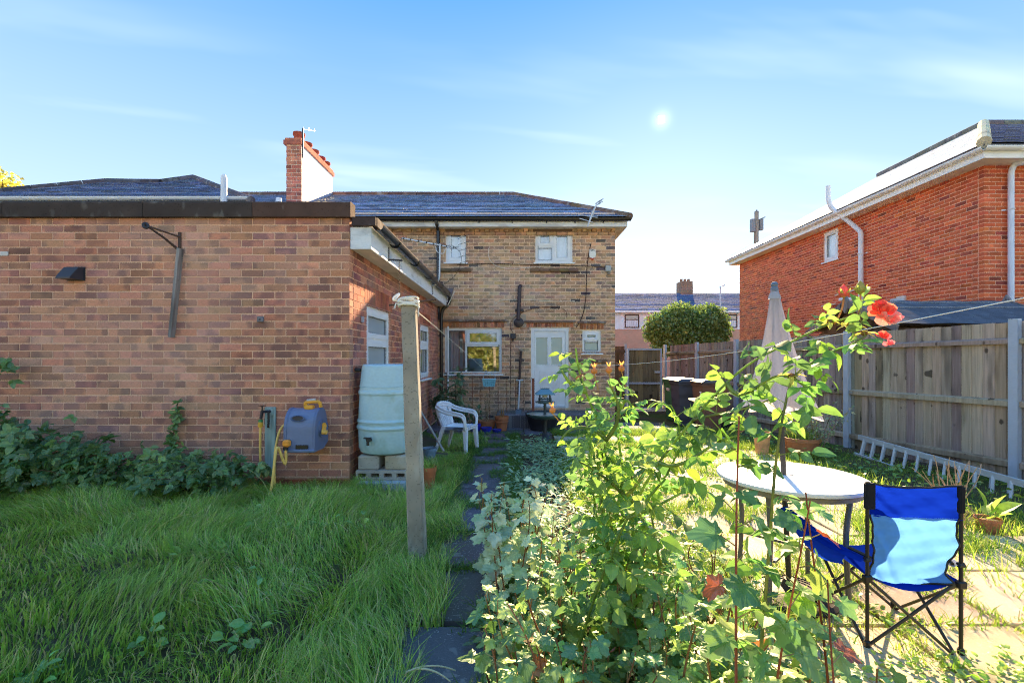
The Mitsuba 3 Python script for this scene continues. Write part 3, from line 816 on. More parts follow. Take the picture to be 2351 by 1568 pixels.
gz = fz + .17
part(red, 'fascia', cat([box(gx, gx + .02, gy, RY1 + .15, fz, gz, col((236, 238, 240))), box(gx + .021, 14, gy, gy + .02, fz, gz, col((236, 238, 240)))]), 'satin')
part(red, 'soffit', cat([box(gx + .021, RX + .05, gy + .021, RY1 + .15, fz + .006, fz + .02, col((216, 214, 210))), box(RX + .051, 14, gy + .021, RY0 + .05, fz + .006, fz + .02, col((216, 214, 210)))]), 'satin')
gk = part(red, 'gutter', cat([half_gutter((gx - .062, RY1 + .2, gz), (gx - .062, gy - .062, gz), .06, col((232, 236, 242))), half_gutter((gx - .062, gy - .064, gz), (14, gy - .064, gz), .0605, col((232, 236, 242)))]), 'satin')
for y in np.arange(gy + .55, RY1, .85):
    part(gk, 'bracket', tube([(gx - .062 + .064 * math.cos(t), y, gz - .064 * math.sin(t)) for t in np.linspace(0, math.pi, 8)], .009, col((238, 240, 244)), 5), 'satin')
rx_, zr_ = 11.5, 7.05
ez_ = gz + .045
e0 = np.array([gx - .08, gy - .08, ez_])
ap = np.array([rx_, 11.5, zr_])
run = rx_ - e0[0]
upl = np.array([run, 0, zr_ - ez_]); ln = np.linalg.norm(upl); upl /= ln
nl = np.array([-upl[2], 0, upl[0]])
Ly = RY1 + .25 - e0[1]
poly = Polygon([(0, 0), (Ly, 0), (Ly - (ap[1] - e0[1]), ln), (ap[1] - e0[1], ln)])
GLARE_SLATE = (226, 222, 214)  # slate colour bleached to carry the sun glare on the left slope
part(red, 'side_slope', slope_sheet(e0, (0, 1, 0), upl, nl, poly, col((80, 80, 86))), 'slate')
slate_slope(red + '__side_slope', e0, (0, 1, 0), upl, nl, poly, .2, .3, GLARE_SLATE, 150, jitter=3, thick=.004, tilt=.003)
upf = np.array([0, ap[1] - e0[1], zr_ - ez_]); lf_ = np.linalg.norm(upf); upf /= lf_
nf = np.array([0, -upf[2], upf[1]])
poly = Polygon([(0, 0), (run, lf_), (run + 3, lf_), (run + 3 + 3, 0)])
part(red, 'front_slope', slope_sheet(e0, (1, 0, 0), upf, nf, poly, col((70, 76, 92))), 'slate')
slate_slope(red + '__front_slope', e0, (1, 0, 0), upf, nf, poly, .16, .3, (98, 114, 156), 150)
part(red, 'far_slope', mk([(rx_, ap[1], zr_ - .02), (rx_ + 3, ap[1], zr_ - .02), (17.3, e0[1], ez_ - .02), (17.3, RY1 + .2, ez_ - .02), (rx_, RY1 - 3, zr_ - .02), (e0[0], RY1 + .2, ez_ - .02)], [[0, 1, 3], [1, 2, 3], [0, 3, 4], [4, 3, 5]], col(GLARE_SLATE)), 'slate')
ridge_tiles(red, e0 + [0, 0, .02], ap + [0, 0, .03], .1, .45, (196, 188, 160), name='hip_tile')
ridge_tiles(red, ap + [0, 0, .03], (rx_, RY1 - 3, zr_ + .03), .09, .45, (120, 118, 116))
ridge_tiles(red, ap + [0, 0, .03], (rx_ + 3, ap[1], zr_ + .03), .09, .45, (120, 118, 116))
# soil pipe with its swan neck through the eaves
yp = ry(1985)
pk = part(red, 'soil_pipe', tube(bent([(RX - .09, yp, 1.0), (RX - .09, yp, 3.2), (RX - .09, yp, H + 285 / F * yp), (RX - .16, yp + .16, H + 305 / F * yp), (gx - .12, yp + .5, H + 340 / F * (yp + .5)), (gx - .17, yp + .55, H + 360 / F * (yp + .5)), (gx - .17, yp + .55, H + 392 / F * (yp + .5))]), .055, col((224, 228, 238)), 14), 'satin', smooth=40)
for z in (1.95, 2.75, 3.9):
    part(pk, 'clip', cat([tube([(RX - .09 + .062 * math.cos(t), yp + .062 * math.sin(t), z) for t in np.linspace(0, 2 * math.pi, 13)], .012, col((230, 232, 240)), 5), box(RX - .03, RX - .001, yp - .12, yp - .07, z - .015, z + .015, col((230, 232, 240)))]), 'satin')
part(pk, 'branch', tube([(RX - .09, yp + .05, H + 132 / F * yp), (RX - .09, yp + .72, H + 138 / F * yp)], .05, col((226, 230, 238)), 12), 'satin', smooth=40)
part(red, 'overflow_pipe', tube([(RX - .03, yp + 1.0, H + 152 / F * yp), (RX - .06, yp + .1, H + 156 / F * yp)], .018, col((224, 210, 196)), 8), 'satin')
part(red, 'waste_pipe', tube([(RX - .03, yp + 1.55, H + 118 / F * (yp + 1.2)), (RX - .06, yp + .95, H + 118 / F * (yp + 1.2))], .018, col((216, 200, 180)), 8), 'satin')
x = (2324 - U0) / F * (RY0 - .09)
pk = part(red, 'downpipe', tube(bent([(x, RY0 - .07, .8), (x, RY0 - .07, 3.0), (x, RY0 - .07, H + 420 / F * RY0), (x + .03, RY0 - .1, H + 436 / F * RY0), (x + .16, gy - .03, fz - .06), (x + .19, gy - .06, fz + .02), (x + .19, gy - .064, gz - .04)]), .045, col((214, 222, 240)), 14), 'satin', smooth=40)
for z in (2.05, 4.05):
    part(pk, 'clip', cat([tube([(x + .05 * math.cos(t), RY0 - .07 + .05 * math.sin(t), z) for t in np.linspace(0, 2 * math.pi, 13)], .01, col((228, 232, 240)), 5), box(x - .11, x - .055, RY0 - .03, RY0 - .001, z - .012, z + .012, col((228, 232, 240)))]), 'satin')
part(red, 'vent_grille', box(RX - .04, RX - .002, ry(2070) - .12, ry(2070) + .1, H + 118 / F * ry(2070), H + 138 / F * ry(2070), col((210, 206, 204))), 'satin')

# ---------------------------------------------------------------- terrace across the street
ter = thing('terraced_house', 'distant row of houses with white upper walls and grey slate roof, seen through the gap', 'house')
TY = 35.0
tz = lambda v: H + (V0 - v) * TY / F
tx = lambda u: (u - U0) * TY / F
part(ter, 'brick_wall', box(tx(1330), tx(1780), TY, TY + 7, -1.0, tz(756), col((206, 164, 142))), 'render_coat')
part(ter, 'rendered_wall', box(tx(1330), tx(1780), TY - .03, TY + 7, tz(756) + .001, tz(718), col((244, 244, 250))), 'render_coat')
part(ter, 'gutter', box(tx(1330), tx(1780), TY - .4, TY - .3, tz(719), tz(715), col((232, 234, 238))), 'satin')
TS = np.array([0, 4.2, H + (V0 - 674) * (TY + 3.9) / F - tz(716)]); tl = np.linalg.norm(TS); TS /= tl
tn = np.array([0, -TS[2], TS[1]])
P0 = (tx(1330), TY - .3, tz(716))
rk = part(ter, 'roof', slope_sheet(P0, (1, 0, 0), TS, tn, Polygon([(0, 0), (14.6, 0), (14.6, tl), (0, tl)]), col((84, 90, 108)), .06), 'matte')
slate_slope(rk, P0, (1, 0, 0), TS, tn, Polygon([(0, 0), (14.6, 0), (14.6, tl), (0, tl)]), .3, .6, (92, 108, 142), 0, thick=.012, tilt=.03, bsdf='matte')
part(ter, 'back_slope', mk([(tx(1330), TY + 3.9, P0[2] + TS[2] * tl), (tx(1780), TY + 3.9, P0[2] + TS[2] * tl), (tx(1780), TY + 8, P0[2]), (tx(1330), TY + 8, P0[2])], [[0, 1, 2, 3]], col((80, 88, 110))), 'slate')
wt = Wall((0, TY - .03, 0), (1, 0, 0), (0, -1, 0))
def farwin(u0, u1, v0, v1):
    a, b, z0, z1 = tx(u0), tx(u1), tz(v1), tz(v0)
    k = part(ter, 'window', cat([wt.box(a, b, z0, z0 + .08, 0, .04, col((60, 44, 40))), wt.box(a, b, z1 - .08, z1, 0, .04, col((60, 44, 40))), wt.box(a, a + .08, z0 + .08, z1 - .08, 0, .04, col((60, 44, 40))), wt.box(b - .08, b, z0 + .08, z1 - .08, 0, .04, col((60, 44, 40))), wt.box(a + .08, b - .08, z1 - .42, z1 - .36, 0, .035, col((60, 44, 40)))]), 'satin')
    part(k, 'pane', wt.box(a + .08, b - .08, z0 + .08, z1 - .43, 0, .015, col((216, 222, 232))), 'satin')
    part(k, 'pane', wt.box(a + .08, b - .08, z1 - .355, z1 - .08, 0, .015, col((190, 196, 190))), 'satin')
    for x in np.arange(a + .2, b - .1, .16):
        part(k, 'glazing_bar', wt.box(x, x + .012, z0 + .08, z1 - .43, .016, .022, col((150, 154, 160))), 'satin')
farwin(1434, 1467, 722, 753)
farwin(1672, 1692, 722, 753)
part(ter, 'alarm_plate', wt.box(tx(1484), tx(1492), tz(739), tz(727), 0, .08, col((196, 92, 78))), 'satin')
c0, c1 = tx(1560) * 1.11, tx(1587) * 1.11
ck = part(ter, 'chimney', box(c0, c1, TY + 3.5, TY + 4.6, 5.6, H + (V0 - 646) * (TY + 3.5) / F, col((150, 122, 104))), 'render_coat')
for i in range(3):
    part(ck, 'chimney_pot', lathe([(0, 0), (.13, 0), (.11, .22), (.13, .26), (0, .26)], col((150, 118, 98)), 10, (c0 + .2 + .3 * i, TY + 4, H + (V0 - 646) * (TY + 3.5) / F)), 'stone')
for i in range(9):
    z = 6.0 + i * .12
    part(ck, 'brick_course', box(c0 - .006, c1 + .006, TY + 3.494, TY + 4.606, z + (.06 if i % 2 else 0), z + .085 + (.03 if i % 2 else 0), col(jit((156, 126, 106), 10, 3))), 'brick')
part(ter, 'downpipe', tube([(tx(1668), TY - .1, tz(716)), (tx(1668), TY - .1, -.5)], .06, col((60, 52, 54)), 8), 'satin')

# ---------------------------------------------------------------- ground
gx_ = np.unique(np.concatenate([-np.geomspace(8, 400, 14), np.arange(-8, 8.01, .2), np.geomspace(8, 400, 14)]))
gy_ = np.unique(np.concatenate([-np.geomspace(2, 400, 18), np.arange(-2, 14.01, .2), np.geomspace(14, 600, 16)]))
X, Y = np.meshgrid(gx_, gy_, indexing='ij')
Z = ground_z(X, Y) - 0.008
i, j = np.meshgrid(np.arange(len(gx_) - 1), np.arange(len(gy_) - 1), indexing='ij')
n = len(gy_)
gf = np.stack([i * n + j, (i + 1) * n + j, (i + 1) * n + j + 1, i * n + j + 1], -1).reshape(-1, 4)
thing('ground', 'uneven garden soil and grass', 'ground', kind='structure')
put('ground', mk(np.stack([X, Y, Z], -1).reshape(-1, 3), gf, col((90, 80, 60))), 'soil', smooth=True)

# dark slabs of the garden path
path = thing('garden_path', 'dark concrete slab path running from the lawn to the back door', 'path', kind='structure')
y = 1.15
while y < 8.5:
    L = .62
    w0, w1 = -.58 + rng.normal() * .02, -.05 + rng.normal() * .015
    m = bbox(w0, w1, y + .012, y + L - .012, -.05, .022, col(jit((92, 86, 94), 7, 3)), .006)
    m = rot(m, rng.normal() * .9, 'z', ((w0 + w1) / 2, y, 0))
    m = rot(m, rng.normal() * .8, 'x', (0, y + .3, 0))
    part(path, 'slab', move(m, (0, 0, float(ground_z(-.3, y)))), 'slab')
    y += L + rng.uniform(.0, .03)
yard = thing('house_yard', 'dark paved strip along the back of the house', 'pavement', kind='structure')
for x in np.arange(-1.62, 3.0, .61):
    for y in (8.75, 9.36, 9.97):
        m = bbox(x + .008, x + .602, y + .008, min(y + .602, D2 - .01), -.2, .0, col(jit((96, 90, 98), 8, 3)), .005)
        part(yard, 'slab', move(rot(m, rng.normal() * .5, 'x', (0, y + .3, 0)), (0, 0, float(ground_z(x, y)) + .02)), 'slab')
step = thing('door_step', 'dark concrete step in front of the white back door', 'step')
put(step, bbox(-.35, 1.62, 9.55, D2 - .012, -.15, hz(941), col((98, 92, 98)), .015), 'slab')
# pale sunlit slabs on the right
patio = thing('patio', 'pale sunlit paving slabs with weeds in the joints', 'pavement', kind='structure')
for y in np.arange(1.2, 8.5, .615):
    for x in np.arange(.72, 5.2, .615):
        if x > 5.5 - .2 * (y - 4): continue
        if y > 3.6 and x > 3.3: continue
        m = bbox(x + .011, x + .604, y + .011, y + .604, -.05, .014, col(jit((184, 166, 142), 8, 3)), .006)
        m = rot(m, rng.normal() * .5, 'z', (x + .3, y + .3, 0))
        m = rot(m, rng.normal() * .6, 'x', (0, y + .3, 0))
        part(patio, 'slab', move(m, (0, 0, float(ground_z(x + .3, y + .3)))), 'slab')

# ---------------------------------------------------------------- fence, gate, shed
FA, FB = np.array([5.76, 5.4]), np.array([4.34, 13.2])              # near post, gate post
FD = (FB - FA) / np.linalg.norm(FB - FA)
FN = np.array([-FD[1], FD[0]])                                      # towards the garden
fence = thing('garden_fence', 'weathered grey timber fence with galvanised steel posts along the right side', 'fence')
ftop = lambda s: 1.80 - 0.012 * s
fbot = lambda s: float(ground_z(*(FA + FD * s))) - .02
wfn = Wall((*FA, 0), (*FD, 0), (*FN, 0))
SG = np.linalg.norm(FB - FA)
s = -1.9
WOODC = [(166, 152, 142), (156, 145, 137), (174, 159, 146), (143, 134, 130), (163, 143, 126)]
while s < SG - .06:
    wdt = rng.uniform(.108, .125)
    h = ftop(s) - rng.uniform(0, .012)
    lean = rng.normal() * .002
    k_ = min(1, max(0, (s - 3) / 4))  # farther boards tinted grey-blue to offset bounce light from the red house
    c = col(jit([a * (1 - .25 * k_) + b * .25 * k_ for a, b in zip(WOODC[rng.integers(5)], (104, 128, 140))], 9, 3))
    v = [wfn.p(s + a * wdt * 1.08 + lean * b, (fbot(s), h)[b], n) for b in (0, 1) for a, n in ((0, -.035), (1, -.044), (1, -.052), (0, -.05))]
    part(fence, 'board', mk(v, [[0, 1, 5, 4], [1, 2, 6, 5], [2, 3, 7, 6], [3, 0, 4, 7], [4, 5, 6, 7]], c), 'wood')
    s += wdt
ps = []
for u, hh in ((2330, 0), (2132, 1), (1945, 0), (1820, 1), (1690, 0), (1600, 0), (1527, 0)):
    D = (FA[0] - FA[1] * FD[0] / FD[1]) * F / ((u - U0) - FD[0] / FD[1] * F)
    if hh: continue
    ps.append((D - FA[1]) / FD[1])
ps = [-1.85] + ps
for s in ps:
    z1 = ftop(s) + .03
    part(fence, 'post', cat([wfn.box(s - .045, s + .045, fbot(s) - .2, z1, .026, .032, col((168, 182, 204))), wfn.box(s - .045, s - .039, fbot(s) - .2, z1, -.03, .025, col((168, 182, 204))), wfn.box(s + .039, s + .045, fbot(s) - .2, z1, -.03, .025, col((172, 186, 206)))]), 'satin')
for a, b in zip(ps, ps[1:]):
    for zr, hgt in ((1.58, .07), (.86, .08), (.16, .08)):
        za, zb_ = zr - .012 * a, zr - .012 * b
        c = col(jit((160, 148, 132), 8, 3))
        v = [wfn.p(x, z + k, n) for x, z in ((a + .047, za), (b - .047, zb_)) for k, n in ((-hgt / 2, -.034), (-hgt / 2, .012), (hgt / 2 - .02, .012), (hgt / 2, -.034))]
        part(fence, 'rail', mk(v, [[0, 1, 5, 4], [1, 2, 6, 5], [2, 3, 7, 6], [3, 0, 4, 7], [0, 3, 2, 1], [4, 5, 6, 7]], c), 'wood')
for s in ps[2:4]:
    part(fence, 'cleat', wfn.box(s - .1, s - .05, .80, .84, .013, .022, col((160, 170, 184))), 'metal')
fy = float(FB[1])
sf = thing('side_fence', 'short bit of dark timber fence between the house corner and the gate', 'fence')
wg = Wall((0, fy, 0), (1, 0, 0), (0, -1, 0))
gxl, gxr = (1439 - U0) * fy / F, (1520 - U0) * fy / F
x = HX - .1
while x < gxl - .06:
    part(sf, 'board', wg.box(x, min(x + .112, gxl - .05), -.12, 1.68, -.02, 0, col(jit((112, 96, 80), 8, 3))), 'wood')
    x += .118
for z in (.3, 1.5): part(sf, 'rail', wg.box(HX - .1, gxl - .05, z, z + .08, .001, .04, col((104, 90, 76))), 'wood')
part(sf, 'post', wg.box(gxl - .07, gxl - .005, -.2, 1.75, -.03, .03, col((166, 178, 196))), 'satin')
gate = thing('side_gate', 'timber gate in a galvanised steel frame between house and fence', 'gate')
x = gxl + .06
while x < gxr - .1:
    part(gate, 'board', wg.box(x, min(x + .128, gxr - .06), -.06, 1.60, -.03, -.012, col(jit((128, 118, 92), 9, 3))), 'wood')
    x += .133
for nm, b in (('frame_bar', (gxl + .01, gxl + .058, -.08, 1.62)), ('frame_bar', (gxr - .058, gxr - .01, -.08, 1.62)), ('frame_bar', (gxl + .06, gxr - .06, 1.57, 1.62)), ('frame_bar', (gxl + .06, gxr - .06, .62, .67)), ('frame_bar', (gxl + .06, gxr - .06, -.08, -.03))):
    part(gate, nm, wg.box(*b, -.011, .03, col((168, 180, 198))), 'satin')
part(gate, 'latch', wg.box(gxr - .22, gxr - .07, .93, .99, .031, .05, col((176, 184, 196))), 'satin')
part(gate, 'threshold', wg.box(gxl - .3, gxr + .1, -.3, -.09, -.05, .3, col((196, 186, 164)), .01), 'slab')

shed = thing('garden_shed', 'garden shed with dark felt roof and finials standing behind the fence', 'shed')
sx0, sx1, sy0, sy1 = 5.66, 8.32, 6.92, 9.0
sm = (sy0 + sy1) / 2
zr_s = H + (V0 - 693) / F * sm
ze_s = 1.87
part(shed, 'wall', cat([box(sx0 + .12, sx1 - .12, sy0 + .12, sy1 - .12, -.1, ze_s - .05, col((110, 92, 74))),
                        hull([(x, y, z) for x in (sx0 + .12, sx1 - .12) for y, z in ((sy0 + .12, ze_s - .06), (sy1 - .12, ze_s - .06), (sm, zr_s - .1))], col((104, 86, 70)))]), 'wood')
FELT = (86, 92, 104)
for nm, ya in (('roof_felt', sy0), ('roof_felt', sy1)):
    d = np.array([0, sm - ya, zr_s - ze_s]); L = np.linalg.norm(d); d /= L
    nrm = np.cross((1, 0, 0), d); nrm *= np.sign(nrm[2])
    P = lambda s, t, k: np.array([s, ya, ze_s]) + d * t * L + nrm * (k + .006 * math.sin(s * 9 + t * 5))
    m = grid(lambda u, v: tuple(np.moveaxis(np.array([[P(sx0 - .03 + a * (sx1 - sx0 + .06), b, .015) for a, b in zip(r1, r2)] for r1, r2 in zip(u, v)]), -1, 0)), 40, 10, col(FELT))
    part(shed, nm, m, 'stone', smooth=True)
    part(shed, 'roof_board', mk([P(sx0, 0, -.01), P(sx1, 0, -.01), P(sx1, 1, -.01), P(sx0, 1, -.01)], [[0, 1, 2, 3]], col((90, 80, 70))), 'wood')
part(shed, 'felt_lap', cat([bar((sx0 + .02, sy0 + (sm - sy0) * t, ze_s + (zr_s - ze_s) * t + .022), (sx1 - .02, sy0 + (sm - sy0) * t, ze_s + (zr_s - ze_s) * t + .022), .012, .008, col((170, 172, 176))) for t in (.66, .9)]), 'matte')
for x in (sx0 - .035, sx1 + .035):
    for ya in (sy0, sy1):
        part(shed, 'barge_board', cat([bar((x, ya - .04 * np.sign(sm - ya), ze_s - .06), (x, sm - .0 * ya, zr_s - .02), .022, .11, col((128, 122, 124)))]), 'wood')
    part(shed, 'finial', hull([(x + a, sm + b, z) for a in (-.018, .018) for b, z in ((-.06, zr_s - .12), (.06, zr_s - .12), (-.07, zr_s + .02), (.07, zr_s + .02), (0, zr_s + .12), (0, zr_s - .2))], col((134, 130, 132))), 'wood')
part(shed, 'box_vent', box(6.86, 7.02, sm + .5, sm + .6, zr_s - .2, zr_s + .12, col((190, 192, 200))), 'matte')

# ---------------------------------------------------------------- trees
def leaf_cloud(n, centres, radii, size, tones, shell=.55, droop=.3):
    """n small bent leaves spread through ellipsoids, thicker towards their surface"""
    w = np.array([r[0] * r[1] * r[2] for r in radii]); w = w / w.sum()
    vs, us = [], []
    for c, r, k in zip(centres, radii, w):
        m = int(n * k)
        d = rng.normal(size=(m, 3)); d /= np.linalg.norm(d, axis=1, keepdims=True)
        rad = (shell + (1 - shell) * rng.random(m)) * (0.78 + .5 * meshkit.fbm(d * 2.2 + c, 3, 3))
        p = np.asarray(c) + d * rad[:, None] * np.asarray(r)
        a = rng.normal(size=(m, 3)); a /= np.linalg.norm(a, axis=1, keepdims=True)
        a[:, 2] -= droop
        b = np.cross(a, rng.normal(size=(m, 3))); b /= np.linalg.norm(b, axis=1, keepdims=True) + 1e-9
        L = size * rng.uniform(.6, 1.3, m)[:, None]
        q = np.cross(a, b)
        tip = p + a * L
        mid = p + a * L * .45 + q * L * .08
        vs.append(np.stack([p, mid + b * L * .34, tip, mid - b * L * .34], 1).reshape(-1, 3))
        t = np.array([col(jit(tones[i], 10, 4)) for i in rng.integers(len(tones), size=m)])
        us.append(np.repeat(t, 4, 0))
    v, u = np.vstack(vs), np.vstack(us)
    k = np.arange(len(v) // 4) * 4
    f = np.vstack([np.stack([k, k + 1, k + 2], 1), np.stack([k, k + 2, k + 3], 1)])
    return v, f, u


def tree(name, label, base, h, crowns, n, size, tones, group=None, limb=(104, 86, 70)):
    t = thing(name, label, 'tree', group)
    base = np.asarray(base, float)
    top = base + [0, 0, h]
    tr = [tube(spline([base, base + [.05 * h, .02 * h, h * .4], top], 10), np.linspace(.035 * h, .012 * h, 10), col(limb), 8)]
    for c, r in crowns:
        c = np.asarray(c)
        for _ in range(3):
            e = c + rng.normal(size=3) * np.asarray(r) * .45
            s0 = base + (top - base) * rng.uniform(.35, .8)
            tr.append(tube(spline([s0, (s0 + e) / 2 + [0, 0, -.05 * h], e], 7), np.linspace(.014 * h, .004 * h, 7), col(limb), 5))
    part(t, 'trunk', cat(tr), 'stone')
    part(t, 'crown', leaf_cloud(n, [c for c, _ in crowns], [r for _, r in crowns], size, tones), 'leaf_thick' if name == 'round_tree' else 'leaf', kind='stuff')
    return t

GREEN = [(116, 144, 74), (102, 130, 64), (130, 156, 82), (92, 118, 58), (146, 164, 92)]
q = lambda u, v: at(u, v, 16.5)
tree('round_tree', 'dense rounded green tree between the gate and the distant houses', q(1575, 900), 2.4,
     [(q(1548, 748), (0.95, 0.91, 0.58)), (q(1608, 742), (0.91, 0.91, 0.59)), (q(1630, 724), (0.49, 0.66, 0.41)), (q(1515, 758), (0.62, 0.74, 0.51)), (q(1560, 722), (0.62, 0.74, 0.41)), (q(1580, 775), (1.24, 0.91, 0.45)), (q(1648, 762), (0.45, 0.66, 0.49)), (q(1545, 790), (0.82, 0.74, 0.41)), (q(1625, 788), (0.66, 0.74, 0.41))], 26000, .1, GREEN)
YEL = [(196, 192, 84), (206, 204, 96), (180, 180, 80), (204, 180, 84)]
q = lambda u, v: at(u, v, 26.0)
tree('yellow_tree', 'yellow autumn tree peeping over the neighbouring roof at the far left', at(-20, 830, 26), 9.5,
     [(q(8, 412), (.75, .8, .55)), (q(-40, 430), (1.3, 1.2, .8)), (q(26, 432), (.35, .5, .25)), (q(-90, 400), (1.4, 1.2, 1.0))], 1900, .22, YEL)
# the bottom of the garden behind us, mirrored in the panes and lighting the shade
BACK = [(134, 146, 78), (152, 154, 88), (112, 130, 66), (168, 164, 104)]
for i, x in enumerate((-11.5, -7.5, -3.6, .4, 4.2, 8.3)):
    hh = 3.1 + .5 * math.sin(i * 2.1)
    tree('hedge_tree', 'tall yellowing tree at the bottom of the garden', (x, -9.5 - .6 * (i % 2), -.1), hh,
         [((x, -9.5, hh * .55), (2.2, 1.3, 1.6)), ((x + .8, -9.3, hh * .85), (1.5, 1.1, 1.2)), ((x - .9, -9.4, hh * .35), (1.5, 1.0, 1.0))], 5000, .24, BACK, 'trees behind the viewer')

# utility pole and street lamp far away
up = thing('utility_pole', 'grey utility pole with boxes on top rising behind the red house', 'pole')
b, t_ = at(1735, 700, 30), at(1737, 486, 30)
part(up, 'pole', tube([b * [1, 1, 0] + [0, 0, -1], t_], [.17, .13], col((150, 148, 142)), 10), 'matte', smooth=40)
part(up, 'transformer', box(t_[0] - .38, t_[0] - .15, 29.85, 30.1, t_[2] - 1.3, t_[2] - .5, col((128, 134, 144))), 'satin')
part(up, 'transformer', box(t_[0] + .15, t_[0] + .36, 29.85, 30.1, t_[2] - 1.2, t_[2] - .5, col((118, 124, 134))), 'satin')
part(up, 'insulator', cat([tube([(t_[0] + .2, 30, t_[2] - .5), (t_[0] + .55, 30, t_[2] - .35)], .03, col((90, 94, 100)), 6), tube([(t_[0], 30, t_[2] - .7), (t_[0], 30, t_[2] + .1)], .05, col((110, 112, 116)), 6)]), 'satin')
part(up, 'cable', tube([(t_[0] - .2, 29.9, t_[2] - 1.2), (t_[0] - .22, 29.9, 2)], .03, col((120, 116, 110)), 5), 'satin')
sl_ = thing('street_lamp', 'slim pale street lamp in front of the distant roof', 'street lamp')
b, t_ = at(1654, 735, 33), at(1654, 660, 33)
part(sl_, 'column', tube([b * [1, 1, 0] + [0, 0, -1], t_], [.07, .05], col((196, 206, 222)), 8), 'satin', smooth=40)
part(sl_, 'lantern', hull([t_ + np.array(x) for x in ((-.05, -.1, -.02), (-.05, .1, -.02), (.3, -.12, .1), (.3, .12, .1), (.28, -.1, .22), (.28, .1, .22), (-.05, 0, .08))], col((206, 210, 216))), 'satin')

# ---------------------------------------------------------------- on the extension's front wall
fy_ = D1 - .004
fp = lambda u, v, n=0.0: at(u, v, D1) + [0, -n, 0]                  # a point on the front wall
br = thing('wall_bracket', 'rusty iron wall bracket high on the extension wall', 'bracket')
part(br, 'plate', wf.box(fp(414, 0)[0] - .014, fp(414, 0)[0] + .014, fp(0, 574)[2], fp(0, 534)[2], .004, .014, col((86, 66, 60))), 'dirty')
part(br, 'arm', tube([fp(414, 545, .012), fp(371, 531, .2)], .009, col((92, 70, 62)), 6), 'dirty')
part(br, 'stay', tube([fp(411, 574, .012), fp(392, 551, .1), fp(371, 531, .2)], [.013, .011, .009], col((74, 58, 54)), 6), 'dirty')
part(br, 'pulley', cat([lathe([(0, -.012), (.032, -.012), (.024, 0), (.032, .012), (0, .012)], col((60, 56, 58)), 14), box(-.004, .004, -.01, .01, -.055, .055, col((56, 50, 50)))]), 'satin', to_world=T().translate((fp(370, 531, .2)).tolist()).rotate([0, 0, 1], 30).rotate([1, 0, 0], 75))
st = thing('timber_batten', 'long grey weathered batten hanging down the extension wall below the bracket', 'batten')
a, b = fp(419, 573, .03), fp(399, 775, .03)
part(st, 'batten', bar(a, b, .07, .028, col((150, 146, 146))), 'wood')
part(st, 'screw', cat([tube([a * .9 + b * .1 - [0, .012, 0], a * .9 + b * .1 - [0, .018, 0]], .01, col((90, 84, 80)), 8), tube([a * .3 + b * .7 - [0, .012, 0], a * .3 + b * .7 - [0, .018, 0]], .01, col((90, 84, 80)), 8)]), 'metal')
vc = thing('vent_cowl', 'small black plastic vent cowl on the left of the extension wall', 'vent')
x0, x1, z0, z1 = fp(154, 0)[0], fp(194, 0)[0], fp(0, 646)[2], fp(0, 615)[2]
part(vc, 'cowl', hull([(x0 + .01, fy_ - .004, z1), (x1, fy_ - .004, z1), (x0 + .01, fy_ - .004, z0 + .01), (x1, fy_ - .004, z0 + .01), (x0 + .018, fy_ - .05, z1 - .004), (x1 - .01, fy_ - .05, z1 - .004), (x0, fy_ - .12, z0 + .025), (x1 - .035, fy_ - .12, z0 + .025), (x0, fy_ - .12, z0 + .01), (x1 - .035, fy_ - .12, z0 + .01)], col((52, 52, 62))), 'satin')
part(vc, 'flange', wf.box(x0 + .004, x1 + .012, z0 + .002, z1 + .008, .004, .01, col((44, 44, 52))), 'satin')
wp = thing('wall_plate', 'small white plate at the left edge of the extension wall', 'sign')
part(wp, 'plate', wf.box(fp(-30, 0)[0], fp(21, 0)[0], fp(0, 588)[2], fp(0, 578)[2], .005, .012, col((226, 226, 226)), .003), 'dirty')
plug = thing('wall_plug', 'tiny grey cable plug on the right of the extension wall', 'wall plug')
part(plug, 'plug', wf.box(fp(593, 0)[0], fp(607, 0)[0], fp(0, 740)[2], fp(0, 727)[2], .004, .03, col((112, 112, 122)), .006), 'satin')
part(plug, 'screw', tube([fp(600, 734, .03), fp(600, 734, .04)], .008, col((70, 70, 80)), 8), 'metal')
sp = thing('side_plug', 'small white fitting on the side wall left of the first side window', 'wall plug')
part(sp, 'fitting', ws.box(5.11, 5.16, H + 78 / F * 5.1, H + 92 / F * 5.1, .004, .03, col((160, 164, 176)), .006), 'satin')

# tap on its pale board, hose reel
tb = thing('tap_board', 'pale green painted board with the garden tap on the extension wall', 'board')
x0, x1 = fp(611, 0)[0], fp(635, 0)[0]
part(tb, 'board', wf.box(x0, x1, .2, fp(0, 934)[2], .006, .03, col((156, 182, 182)), .004), 'wood')
part(tb, 'plate', wf.box(x0 + .045, x1 - .012, fp(0, 952)[2], fp(0, 938)[2], .031, .042, col((170, 192, 190)), .003), 'wood')
tp = thing('garden_tap', 'dark garden tap with yellow and green hose connector', 'tap')
c = fp(613, 943, .0)
part(tp, 'body', cat([tube([c + [.06, -.031, .0], c + [.0, -.09, .0]], .013, col((60, 60, 66)), 10), tube([c + [0, -.09, .012], c + [-.01, -.1, -.07]], .014, col((64, 62, 66)), 10), tube([c + [0, -.09, 0], c + [0, -.09, .06]], .009, col((80, 76, 74)), 8)]), 'metal')
part(tp, 'handle', cat([tube([c + [-.035, -.09, .06], c + [.035, -.09, .06]], .006, col((110, 70, 60)), 8), tube([c + [0, -.125, .06], c + [0, -.055, .06]], .006, col((110, 70, 60)), 8)]), 'satin')
